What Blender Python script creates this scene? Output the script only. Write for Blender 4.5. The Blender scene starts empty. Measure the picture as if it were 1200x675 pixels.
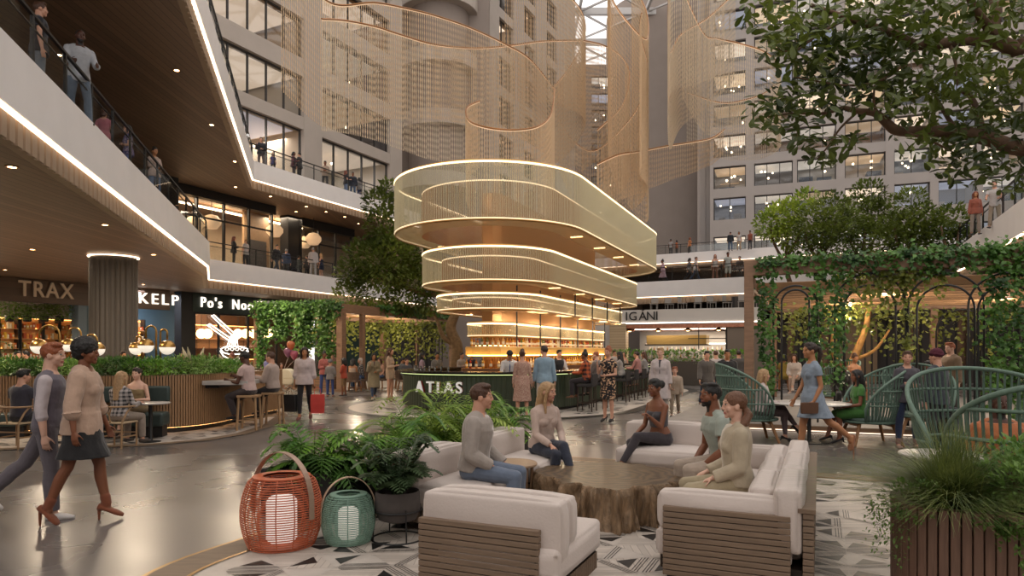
WORLD, EXPO, LEDS, RINGE, IN = 1.5, 0.12, 4.0, 2.0, 2.0
import bpy, bmesh, math, random
from math import sin, cos, pi, radians as R
from mathutils import Vector, Matrix, Euler, Quaternion, noise
random.seed(7)
RNG = random.Random(11)
V = Vector
COL = bpy.context.scene.collection
# ---------------------------------------------------------------- frame of reference
F, EYE, HX, HY = 800.0, 1.69, 600.0, 412.0      # focal length (px of a 1200x675 frame), eye height, principal column, horizon row
def P(px, py, d):                                # world point seen at a pixel at depth d
    return V(((px-HX)/F*d, d, EYE+(HY-py)/F*d))
def D(py, z=0.0):                                # depth of a pixel row on the level z
    return (EYE-z)*F/(py-HY)
def G(px, py, z=0.0):
    return P(px, py, D(py, z))
UX = V((0.411, 0.9116, 0)); VX = V((0.9116, -0.411, 0))   # the hall's long axis and its cross axis
UANG = math.atan2(UX.y, UX.x)                    # heading of the long axis
def UV(o, u, v, z=0.0):
    return V((o[0], o[1], 0)) + UX*u + VX*v + V((0, 0, z))
# ---------------------------------------------------------------- materials
def lin(c):
    return c/12.92 if c <= 0.04045 else ((c+0.055)/1.055)**2.4
def rgb(h):
    if isinstance(h, str):
        h = h.lstrip('#'); h = [int(h[i:i+2], 16)/255 for i in (0, 2, 4)]
        return tuple(lin(c) for c in h) + (1,)
    return tuple(h[:3]) + (1,)
MATS = {}
def new_mat(name):
    m = bpy.data.materials.new(name); m.use_nodes = True
    nt = m.node_tree; b = nt.nodes['Principled BSDF']
    return m, nt, b
def mat(name, col=None, rough=0.6, metal=0.0, var=0.0, scale=8.0, bump=0.0, stretch=None, emit=None, estr=0, alpha=1, trans=0, spec=0.5, sheen=0, coord='Object', col2=None, bscale=None):
    if name in MATS: return MATS[name]
    m, nt, b = new_mat(name)
    c = rgb(col)
    b.inputs['Base Color'].default_value = c
    b.inputs['Roughness'].default_value = rough
    b.inputs['Metallic'].default_value = metal
    b.inputs['Specular IOR Level'].default_value = spec
    if sheen: b.inputs['Sheen Weight'].default_value = sheen
    if alpha < 1: b.inputs['Alpha'].default_value = alpha
    if emit:
        b.inputs['Emission Color'].default_value = rgb(emit); b.inputs['Emission Strength'].default_value = estr
    if var or bump or col2:
        tc = nt.nodes.new('ShaderNodeTexCoord'); mp = nt.nodes.new('ShaderNodeMapping')
        nt.links.new(tc.outputs[coord], mp.inputs['Vector'])
        if stretch: mp.inputs['Scale'].default_value = stretch
        n = nt.nodes.new('ShaderNodeTexNoise'); n.inputs['Scale'].default_value = scale; n.inputs['Detail'].default_value = 3
        nt.links.new(mp.outputs['Vector'], n.inputs['Vector'])
        if var or col2:
            mx = nt.nodes.new('ShaderNodeMix'); mx.data_type = 'RGBA'
            d = rgb(col2) if col2 else tuple(max(0, x*(1-var)) for x in c[:3])+(1,)
            mx.inputs[6].default_value = d
            mx.inputs[7].default_value = c if col2 else tuple(min(1, x*(1+var)) for x in c[:3])+(1,)
            rp = nt.nodes.new('ShaderNodeMapRange'); rp.inputs[1].default_value = .32; rp.inputs[2].default_value = .68
            nt.links.new(n.outputs['Fac'], rp.inputs[0]); nt.links.new(rp.outputs[0], mx.inputs[0])
            nt.links.new(mx.outputs[2], b.inputs['Base Color'])
        if bump:
            bp = nt.nodes.new('ShaderNodeBump'); bp.inputs['Strength'].default_value = bump; bp.inputs['Distance'].default_value = .02
            src = n
            if bscale:
                src = nt.nodes.new('ShaderNodeTexNoise'); src.inputs['Scale'].default_value = bscale
                nt.links.new(mp.outputs['Vector'], src.inputs['Vector'])
            nt.links.new(src.outputs['Fac'], bp.inputs['Height']); nt.links.new(bp.outputs['Normal'], b.inputs['Normal'])
    MATS[name] = m
    return m
def emat(name, col, strength):
    if name in MATS: return MATS[name]
    m, nt, b = new_mat(name)
    b.inputs['Base Color'].default_value = rgb(col)
    b.inputs['Emission Color'].default_value = rgb(col); b.inputs['Emission Strength'].default_value = strength
    MATS[name] = m; return m
def glass(name, tint='ffffff', clear=.85, rough=.05):      # thin pane: mostly clear, a little mirror
    if name in MATS: return MATS[name]
    m, nt, b = new_mat(name); nt.nodes.remove(b)
    out = nt.nodes['Material Output']
    t = nt.nodes.new('ShaderNodeBsdfTransparent'); t.inputs[0].default_value = rgb(tint)
    g = nt.nodes.new('ShaderNodeBsdfGlossy'); g.inputs['Roughness'].default_value = rough; g.inputs[0].default_value = (.8,.8,.8,1)
    x = nt.nodes.new('ShaderNodeMixShader'); x.inputs[0].default_value = 1-clear
    nt.links.new(t.outputs[0], x.inputs[1]); nt.links.new(g.outputs[0], x.inputs[2]); nt.links.new(x.outputs[0], out.inputs[0])
    MATS[name] = m; return m
def sheer(name, col, clear=.5, trl=.5, em=0.0):             # translucent acrylic / fabric
    if name in MATS: return MATS[name]
    m, nt, b = new_mat(name); nt.nodes.remove(b)
    out = nt.nodes['Material Output']
    t = nt.nodes.new('ShaderNodeBsdfTransparent')
    d = nt.nodes.new('ShaderNodeBsdfDiffuse'); d.inputs[0].default_value = rgb(col)
    l = nt.nodes.new('ShaderNodeBsdfTranslucent'); l.inputs[0].default_value = rgb(col)
    a = nt.nodes.new('ShaderNodeMixShader'); a.inputs[0].default_value = trl
    nt.links.new(d.outputs[0], a.inputs[1]); nt.links.new(l.outputs[0], a.inputs[2])
    g = nt.nodes.new('ShaderNodeBsdfGlossy'); g.inputs['Roughness'].default_value = .25; g.inputs[0].default_value = rgb(col)
    a2 = nt.nodes.new('ShaderNodeMixShader'); a2.inputs[0].default_value = .12
    nt.links.new(a.outputs[0], a2.inputs[1]); nt.links.new(g.outputs[0], a2.inputs[2])
    x = nt.nodes.new('ShaderNodeMixShader'); x.inputs[0].default_value = 1-clear
    nt.links.new(t.outputs[0], x.inputs[1]); nt.links.new(a2.outputs[0], x.inputs[2])
    nt.links.new(x.outputs[0], out.inputs[0])
    MATS[name] = m; return m
def leafmat(name, c1, c2, trl=.3, rough=.45, scale=3.0):   # per-leaf colour spread by position
    if name in MATS: return MATS[name]
    m, nt, b = new_mat(name)
    tc = nt.nodes.new('ShaderNodeTexCoord')
    n = nt.nodes.new('ShaderNodeTexNoise'); n.inputs['Scale'].default_value = scale; n.inputs['Detail'].default_value = 5
    nt.links.new(tc.outputs['Object'], n.inputs['Vector'])
    rp = nt.nodes.new('ShaderNodeMapRange'); rp.inputs[1].default_value = .35; rp.inputs[2].default_value = .65
    nt.links.new(n.outputs['Fac'], rp.inputs[0])
    mx = nt.nodes.new('ShaderNodeMix'); mx.data_type = 'RGBA'; mx.inputs[6].default_value = rgb(c1); mx.inputs[7].default_value = rgb(c2)
    nt.links.new(rp.outputs[0], mx.inputs[0]); nt.links.new(mx.outputs[2], b.inputs['Base Color'])
    b.inputs['Roughness'].default_value = rough
    l = nt.nodes.new('ShaderNodeBsdfTranslucent'); nt.links.new(mx.outputs[2], l.inputs[0])
    x = nt.nodes.new('ShaderNodeMixShader'); x.inputs[0].default_value = trl
    nt.links.new(b.outputs[0], x.inputs[1]); nt.links.new(l.outputs[0], x.inputs[2])
    nt.links.new(x.outputs[0], nt.nodes['Material Output'].inputs[0])
    MATS[name] = m; return m
def stripemat(name, c1, c2, period, width, axis='X', rough=.5, var=.12, bump=.6, coord='Object'):   # boards with dark joints
    if name in MATS: return MATS[name]
    m, nt, b = new_mat(name)
    tc = nt.nodes.new('ShaderNodeTexCoord'); s = nt.nodes.new('ShaderNodeSeparateXYZ'); nt.links.new(tc.outputs[coord], s.inputs[0])
    d = nt.nodes.new('ShaderNodeMath'); d.operation = 'DIVIDE'; d.inputs[1].default_value = period
    nt.links.new(s.outputs[axis], d.inputs[0])
    fr = nt.nodes.new('ShaderNodeMath'); fr.operation = 'FRACT'; nt.links.new(d.outputs[0], fr.inputs[0])
    lt = nt.nodes.new('ShaderNodeMath'); lt.operation = 'LESS_THAN'; lt.inputs[1].default_value = width; nt.links.new(fr.outputs[0], lt.inputs[0])
    fl = nt.nodes.new('ShaderNodeMath'); fl.operation = 'FLOOR'; nt.links.new(d.outputs[0], fl.inputs[0])
    wn = nt.nodes.new('ShaderNodeTexWhiteNoise'); wn.noise_dimensions = '1D'; nt.links.new(fl.outputs[0], wn.inputs['W'])
    n = nt.nodes.new('ShaderNodeTexNoise'); n.inputs['Scale'].default_value = 5; n.inputs['Detail'].default_value = 4
    mp = nt.nodes.new('ShaderNodeMapping'); mp.inputs['Scale'].default_value = {'X': (6, 1, 1), 'Y': (1, 6, 1), 'Z': (1, 1, 6)}[axis]
    nt.links.new(tc.outputs[coord], mp.inputs[0]); nt.links.new(mp.outputs[0], n.inputs['Vector'])
    ad = nt.nodes.new('ShaderNodeMath'); ad.operation = 'ADD'; nt.links.new(wn.outputs[0], ad.inputs[0]); nt.links.new(n.outputs['Fac'], ad.inputs[1])
    mr = nt.nodes.new('ShaderNodeMapRange'); mr.inputs[1].default_value = .2; mr.inputs[2].default_value = 1.8
    mr.inputs[3].default_value = 1-2*var; mr.inputs[4].default_value = 1+2*var; nt.links.new(ad.outputs[0], mr.inputs[0])
    vm = nt.nodes.new('ShaderNodeVectorMath'); vm.operation = 'SCALE'; vm.inputs[0].default_value = rgb(c1)[:3]; nt.links.new(mr.outputs[0], vm.inputs['Scale'])
    mx = nt.nodes.new('ShaderNodeMix'); mx.data_type = 'RGBA'; nt.links.new(lt.outputs[0], mx.inputs[0])
    nt.links.new(vm.outputs[0], mx.inputs[6]); mx.inputs[7].default_value = rgb(c2)
    nt.links.new(mx.outputs[2], b.inputs['Base Color']); b.inputs['Roughness'].default_value = rough
    MATS[name] = m; return m
# ---------------------------------------------------------------- mesh building
def basis(a):                                    # two vectors square to a
    a = a.normalized(); t = V((0, 0, 1)) if abs(a.z) < .9 else V((1, 0, 0))
    x = a.cross(t).normalized(); return x, a.cross(x).normalized()
class MB:
    def __init__(s): s.v = []; s.f = []; s.m = []
    def add(s, vs, fs, mi=0):
        k = len(s.v); s.v.extend(tuple(v) for v in vs); s.f.extend(tuple(i+k for i in f) for f in fs); s.m.extend([mi]*len(fs))
    def box(s, c, size, rot=0.0, mi=0, M=None):
        x, y, z = size[0]/2, size[1]/2, size[2]/2
        vs = [V((a*x, b*y, d*z)) for d in (-1, 1) for b in (-1, 1) for a in (-1, 1)]
        Rm = M if M is not None else Matrix.Rotation(rot, 3, 'Z')
        s.add([Rm @ v + V(c) for v in vs], [(0, 2, 3, 1), (4, 5, 7, 6), (0, 1, 5, 4), (2, 6, 7, 3), (0, 4, 6, 2), (1, 3, 7, 5)], mi)
    def bar(s, a, b, w, h=None, mi=0, up=V((0, 0, 1))):     # box between two points
        a, b = V(a), V(b); h = h or w; d = b-a
        if d.length < 1e-6: return
        d.normalize(); x = d.cross(up)
        if x.length < 1e-4: x = d.cross(V((1, 0, 0)))
        x.normalize(); y = x.cross(d)
        vs = [p + x*(i*w/2) + y*(j*h/2) for p in (a, b) for (i, j) in ((-1, -1), (1, -1), (1, 1), (-1, 1))]
        s.add(vs, [(0, 1, 2, 3), (7, 6, 5, 4), (0, 4, 5, 1), (1, 5, 6, 2), (2, 6, 7, 3), (3, 7, 4, 0)], mi)
    def tube(s, pts, r, n=8, mi=0, closed=False, flat=1.0, caps=True):
        pts = [V(p) for p in pts]; N = len(pts)
        rs = r if isinstance(r, (list, tuple)) else [r]*N
        t0 = (pts[1]-pts[0]).normalized(); x, y = basis(t0); vs = []; prev = t0
        for i in range(N):
            if closed: t = pts[(i+1) % N]-pts[i-1]
            else: t = pts[min(i+1, N-1)]-pts[max(i-1, 0)]
            if t.length < 1e-7: t = prev.copy()
            t.normalize(); q = prev.rotation_difference(t); x = q @ x; y = q @ y; prev = t
            for k in range(n):
                a = 2*pi*k/n; vs.append(pts[i] + x*(cos(a)*rs[i]) + y*(sin(a)*rs[i]*flat))
        fs = []
        for i in range(N if closed else N-1):
            j = (i+1) % N
            for k in range(n):
                l = (k+1) % n; fs.append((i*n+k, i*n+l, j*n+l, j*n+k))
        if not closed and caps: fs += [tuple(range(n))[::-1], tuple((N-1)*n+k for k in range(n))]
        s.add(vs, fs, mi)
    def cyl(s, a, b, r, r2=None, n=12, mi=0): s.tube([a, b], [r, r if r2 is None else r2], n, mi)
    def ring(s, c, rad, r, n=24, m=6, mi=0, rx=1, ry=1):
        s.tube([V(c)+V((cos(2*pi*k/n)*rad*rx, sin(2*pi*k/n)*rad*ry, 0)) for k in range(n)], r, m, mi, closed=True)
    def lathe(s, prof, c=(0, 0, 0), n=20, mi=0, cap=True):   # profile [(r, z), ...]
        vs = []; fs = []; c = V(c)
        for (r, z) in prof:
            for k in range(n): a = 2*pi*k/n; vs.append(c+V((cos(a)*r, sin(a)*r, z)))
        for i in range(len(prof)-1):
            for k in range(n):
                l = (k+1) % n; fs.append((i*n+k, i*n+l, (i+1)*n+l, (i+1)*n+k))
        if cap: fs += [tuple(range(n))[::-1], tuple((len(prof)-1)*n+k for k in range(n))]
        s.add(vs, fs, mi)
    def ell(s, c, r, M=None, n=12, m=8, mi=0):
        r = (r, r, r) if not isinstance(r, (tuple, list, Vector)) else r
        vs = [V((0, 0, -r[2]))]; c = V(c)
        for i in range(1, m):
            t = pi*i/m - pi/2
            for k in range(n): a = 2*pi*k/n; vs.append(V((cos(a)*cos(t)*r[0], sin(a)*cos(t)*r[1], sin(t)*r[2])))
        vs.append(V((0, 0, r[2]))); fs = []
        for k in range(n): fs.append((0, 1+(k+1) % n, 1+k))
        for i in range(m-2):
            for k in range(n): l = (k+1) % n; b = 1+i*n; fs.append((b+k, b+l, b+n+l, b+n+k))
        b = 1+(m-2)*n
        for k in range(n): fs.append((b+k, b+(k+1) % n, len(vs)-1))
        if M is not None: vs = [M @ v for v in vs]
        s.add([v+c for v in vs], fs, mi)
    def loft(s, rings, mi=0):                    # rings: equal-length point loops, capped
        n = len(rings[0]); vs = [p for r in rings for p in r]; fs = []
        for i in range(len(rings)-1):
            for k in range(n): l = (k+1) % n; fs.append((i*n+k, i*n+l, (i+1)*n+l, (i+1)*n+k))
        fs += [tuple(range(n))[::-1], tuple((len(rings)-1)*n+k for k in range(n))]
        s.add(vs, fs, mi)
    def prism(s, poly, z0, z1, mi=0):            # plan polygon pulled up
        n = len(poly); vs = [V((p[0], p[1], z0)) for p in poly]+[V((p[0], p[1], z1)) for p in poly]
        fs = [tuple(range(n))[::-1], tuple(range(n, 2*n))]+[(k, (k+1) % n, n+(k+1) % n, n+k) for k in range(n)]
        s.add(vs, fs, mi)
    def quad(s, a, b, c, d, mi=0): s.add([a, b, c, d], [(0, 1, 2, 3)], mi)
    def leaf(s, p, d, up, L, W, mi=0, bend=.15):  # folded leaf of four triangles
        d = d.normalized(); x = d.cross(up)
        if x.length < 1e-3: x = d.cross(V((1, 0, 0)))
        x.normalize(); n = x.cross(d)
        s.add([p, p+d*(L*.45)+x*(W*.5)+n*(W*bend), p+d*(L*.5), p+d*(L*.45)-x*(W*.5)+n*(W*bend), p+d*L-n*(L*bend)], [(0, 1, 2), (0, 2, 3), (1, 4, 2), (2, 4, 3)], mi)
    def mesh(s, name, mats):
        me = bpy.data.meshes.new(name); me.from_pydata(s.v, [], s.f); me.update()
        for m in (mats if isinstance(mats, (list, tuple)) else [mats]): me.materials.append(m)
        if any(s.m): me.polygons.foreach_set('material_index', s.m)
        return me
    def build(s, name, mats, parent=None, smooth=False, bevel=0, seg=2, loc=None, rotz=0, sub=0):
        me = s.mesh(name, mats)
        if smooth:
            me.polygons.foreach_set('use_smooth', [True]*len(me.polygons))
            if smooth != 2: me.set_sharp_from_angle(angle=R(40))
        o = bpy.data.objects.new(name, me); COL.objects.link(o)
        if parent: o.parent = parent
        if loc is not None: o.location = loc
        o.rotation_euler.z = rotz
        if bevel:
            b = o.modifiers.new('b', 'BEVEL'); b.width = bevel; b.segments = seg; b.limit_method = 'ANGLE'
            b.harden_normals = False
            if smooth: me.polygons.foreach_set('use_smooth', [True]*len(me.polygons))
        if sub:
            q = o.modifiers.new('s', 'SUBSURF'); q.levels = q.render_levels = sub
        return o
def tag(o, label, cat, group=None, kind=None):
    o['label'] = label; o['category'] = cat
    if group: o['group'] = group
    if kind: o['kind'] = kind
    return o
def empty(name, label, cat, loc=(0, 0, 0), rotz=0, group=None):
    o = bpy.data.objects.new(name, None); COL.objects.link(o); o.location = loc; o.rotation_euler.z = rotz
    o.empty_display_size = .1
    return tag(o, label, cat, group)
def struct(o): o['kind'] = 'structure'; return o
def dup(root, loc=None, rotz=None, label=None, group=None):
    r = root.copy(); COL.objects.link(r)
    if loc is not None: r.location = loc
    if rotz is not None: r.rotation_euler.z = rotz
    if label: r['label'] = label
    if group: r['group'] = group
    for ch in list(root.children):
        c = ch.copy(); COL.objects.link(c); c.parent = r
        for g in ch.children:
            e = g.copy(); COL.objects.link(e); e.parent = c
    return r
def text(name, s, size, depth, m, parent, loc, rot, spacing=1.0, off=0.0, align='CENTER'):
    cu = bpy.data.curves.new(name, 'FONT'); cu.body = s; cu.size = size; cu.extrude = depth; cu.align_x = align; cu.align_y = 'CENTER'
    cu.space_character = spacing; cu.materials.append(m)
    cu.offset = off; cu.resolution_u = 4; c = bpy.data.objects.new(name, cu); COL.objects.link(c); bpy.context.view_layer.update()
    me = bpy.data.meshes.new_from_object(c.evaluated_get(bpy.context.evaluated_depsgraph_get())); bpy.data.objects.remove(c); me.materials.clear(); me.materials.append(m)
    o = bpy.data.objects.new(name, me); COL.objects.link(o); o.parent = parent; o.location = loc; o.rotation_euler = rot
    return o
def stadium(c1, c2, r, n=24):                    # plan outline round two centres
    a = math.atan2(c2[1]-c1[1], c2[0]-c1[0]); pts = []
    for k in range(n+1): t = a+pi/2+pi*k/n; pts.append(V((c1[0]+cos(t)*r, c1[1]+sin(t)*r, 0)))
    for k in range(n+1): t = a-pi/2+pi*k/n; pts.append(V((c2[0]+cos(t)*r, c2[1]+sin(t)*r, 0)))
    return pts
def resample(pts, step, closed=False):
    pts = [V(p) for p in pts]
    if closed: pts = pts+[pts[0]]
    out = [pts[0].copy()]; acc = 0.0
    for a, b in zip(pts, pts[1:]):
        L = (b-a).length
        if L < 1e-9: continue
        t = step-acc
        while t <= L: out.append(a.lerp(b, t/L)); t += step
        acc = L-(t-step)
    return out
def spline(pts, n=10):                           # Catmull-Rom
    pts = [V(p) for p in pts]; out = []
    for i in range(len(pts)-1):
        p0 = pts[max(i-1, 0)]; p1 = pts[i]; p2 = pts[i+1]; p3 = pts[min(i+2, len(pts)-1)]
        for k in range(n):
            t = k/n; out.append(.5*((2*p1)+(p2-p0)*t+(2*p0-5*p1+4*p2-p3)*t*t+(3*p1-p0-3*p2+p3)*t**3))
    out.append(pts[-1]); return out
# ---------------------------------------------------------------- people
SKIN = {'fair': 'cfa48e', 'light': 'c4937a', 'tan': 'a8744f', 'brown': '7a4a31', 'dark': '4f2d1e'}
def skin(k): return mat('skin_'+k, SKIN[k], .5, var=.06, scale=9)
def lipm(k): return mat('lips_'+k, {'fair': 'a8675e', 'light': 'a0605a', 'tan': '8a4d42', 'brown': '6d3a32', 'dark': '55302a'}[k], .4)
EYE_M = mat('eye_dark', '241a16', .25)
HAIRC = {'black': '14100e', 'dark': '2a1a12', 'brown': '4a2d1c', 'auburn': '6e3420', 'ginger': '8c4a28', 'blond': 'a8865f', 'chestnut': '6a4630', 'grey': '8d8a86', 'white': 'cfc8bd', 'purple': '3f1626'}
def hairm(k): return mat('hair_'+k, HAIRC[k], .45, var=.3, scale=30, stretch=(6, 6, 1), bump=.5)
def cloth(c, rough=.85): return mat('cloth_'+c, c, rough, var=.07, scale=14, sheen=.2, bump=.15, bscale=40)
def printm(name, base, spot, scale=22, th=.56):            # printed cloth
    if name in MATS: return MATS[name]
    m, nt, b = new_mat(name)
    tc = nt.nodes.new('ShaderNodeTexCoord'); n = nt.nodes.new('ShaderNodeTexNoise'); n.inputs['Scale'].default_value = scale; n.inputs['Detail'].default_value = 1
    nt.links.new(tc.outputs['Object'], n.inputs['Vector'])
    g = nt.nodes.new('ShaderNodeMath'); g.operation = 'GREATER_THAN'; g.inputs[1].default_value = th; nt.links.new(n.outputs['Fac'], g.inputs[0])
    mx = nt.nodes.new('ShaderNodeMix'); mx.data_type = 'RGBA'; mx.inputs[6].default_value = rgb(base); mx.inputs[7].default_value = rgb(spot)
    nt.links.new(g.outputs[0], mx.inputs[0]); nt.links.new(mx.outputs[2], b.inputs['Base Color']); b.inputs['Roughness'].default_value = .85
    MATS[name] = m; return m
def plaidm(name, base, line, per=.06):
    if name in MATS: return MATS[name]
    m, nt, b = new_mat(name)
    tc = nt.nodes.new('ShaderNodeTexCoord'); s = nt.nodes.new('ShaderNodeSeparateXYZ'); nt.links.new(tc.outputs['Object'], s.inputs[0])
    outs = []
    for ax in ('X', 'Z'):
        d = nt.nodes.new('ShaderNodeMath'); d.operation = 'DIVIDE'; d.inputs[1].default_value = per; nt.links.new(s.outputs[ax], d.inputs[0])
        f = nt.nodes.new('ShaderNodeMath'); f.operation = 'FRACT'; nt.links.new(d.outputs[0], f.inputs[0])
        g = nt.nodes.new('ShaderNodeMath'); g.operation = 'GREATER_THAN'; g.inputs[1].default_value = .55; nt.links.new(f.outputs[0], g.inputs[0]); outs.append(g)
    a = nt.nodes.new('ShaderNodeMath'); a.operation = 'ADD'; nt.links.new(outs[0].outputs[0], a.inputs[0]); nt.links.new(outs[1].outputs[0], a.inputs[1])
    h = nt.nodes.new('ShaderNodeMath'); h.operation = 'MULTIPLY'; h.inputs[1].default_value = .5; nt.links.new(a.outputs[0], h.inputs[0])
    mx = nt.nodes.new('ShaderNodeMix'); mx.data_type = 'RGBA'; mx.inputs[6].default_value = rgb(base); mx.inputs[7].default_value = rgb(line)
    nt.links.new(h.outputs[0], mx.inputs[0]); nt.links.new(mx.outputs[2], b.inputs['Base Color']); b.inputs['Roughness'].default_value = .85
    MATS[name] = m; return m
WRINKLE = bpy.data.textures.new('folds', 'CLOUDS'); WRINKLE.noise_scale = .09
LOCKS = bpy.data.textures.new('locks', 'CLOUDS'); LOCKS.noise_scale = .03
PENDING = []
def soft(mb, name, mats, parent, vox, smooth=3, disp=0, tex=None, post=None):     # fuse closed pieces into one skin
    me = mb.mesh(name, mats); o = bpy.data.objects.new(name, me); COL.objects.link(o)
    if parent: o.parent = parent
    r = o.modifiers.new('r', 'REMESH'); r.mode = 'VOXEL'; r.voxel_size = vox; r.use_smooth_shade = True
    if smooth:
        s = o.modifiers.new('s', 'SMOOTH'); s.iterations = smooth; s.factor = .5
    if disp:
        d = o.modifiers.new('d', 'DISPLACE'); d.texture = tex or WRINKLE; d.strength = disp; d.mid_level = .5; d.texture_coords = 'LOCAL'
    PENDING.append((o, post, mats if isinstance(mats, (list, tuple)) else [mats])); return o
def settle():                                    # bake the fused skins
    dg = bpy.context.evaluated_depsgraph_get()
    for o, post, ms in PENDING:
        me = bpy.data.meshes.new_from_object(o.evaluated_get(dg)); old = o.data; nm = o.name
        o.modifiers.clear(); o.data = me; bpy.data.meshes.remove(old)
        me.name = nm.split('.')[0]; me.materials.clear()
        for m in ms: me.materials.append(m)
        me.polygons.foreach_set('use_smooth', [True]*len(me.polygons))
        if post: post(me)
    PENDING.clear()
def ellring(c, rx, ry, Mx, n=16, sq=0.0):
    out = []
    for k in range(n):
        a = 2*pi*k/n; ca, sa = cos(a), sin(a)
        if sq: ca = math.copysign(abs(ca)**(1-sq), ca); sa = math.copysign(abs(sa)**(1-sq), sa)
        out.append(c + Mx @ V((ca*rx, sa*ry, 0)))
    return out
def limb(mb, a, b, r1, r2, n=12):
    mb.tube([a, b], [r1, r2], n); mb.ell(a, r1, n=n, m=8); mb.ell(b, r2, n=n, m=8)
STAND = dict(legs=((2, 4, 3), (2, 4, 3)), arms=(((.18, 0, -1), (.1, .15, -1)), ((.18, 0, -1), (.1, .15, -1))))
WALK = dict(legs=((24, 1, 6, 0), (-18, 1, 22, 35)), arms=(((.14, -.35, -1), (.1, -.05, -1)), ((.14, .3, -1), (.1, .55, -1))), lean=(3, 0, 0))
WALK2 = dict(legs=((-18, 1, 22, 35), (24, 1, 6, 0)), arms=(((.14, .3, -1), (.1, .55, -1)), ((.14, -.35, -1), (.1, -.05, -1))), lean=(3, 0, 0))
DOWN = ((0, .1, -1), (0, .1, -1))
SIT = dict(legs=((84, 7, 86), (84, 7, 86)), arms=(((.15, .2, -1), (-.25, .85, -.5)), ((.15, .2, -1), (-.25, .85, -.5))), lean=(6, 0, 0), palm=DOWN)
SITX = dict(legs=((84, 2, 84), (97, -10, 62, 25)), arms=(((.15, .3, -1), (-.3, .85, -.25)), ((.15, .3, -1), (-.3, .85, -.25))), lean=(8, 0, 0), palm=DOWN)
CROSS = dict(legs=((0, 5, 2), (3, 5, 5)), arms=(((.22, .12, -1), (-.85, .5, .1)), ((.22, .12, -1), (-.85, .55, .2))))
TALK = dict(legs=((2, 4, 3), (4, 5, 8)), arms=(((.2, .1, -1), (-.2, .9, .2)), ((.18, 0, -1), (.1, .2, -1))))
PHONE = dict(legs=((2, 4, 3), (3, 4, 6)), arms=(((.25, .4, -1), (-.2, .55, 1.0)), ((.2, .1, -1), (-.6, .7, -.1))))
LEANF = dict(legs=((8, 6, 2), (8, 6, 6)), arms=(((.25, .6, -1), (-.15, 1, -.1)), ((.25, .6, -1), (-.15, 1, -.1))), lean=(10, 0, 0))
def posed(base, **k): d = dict(base); d.update(k); return d
NPEOPLE = [0]
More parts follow.
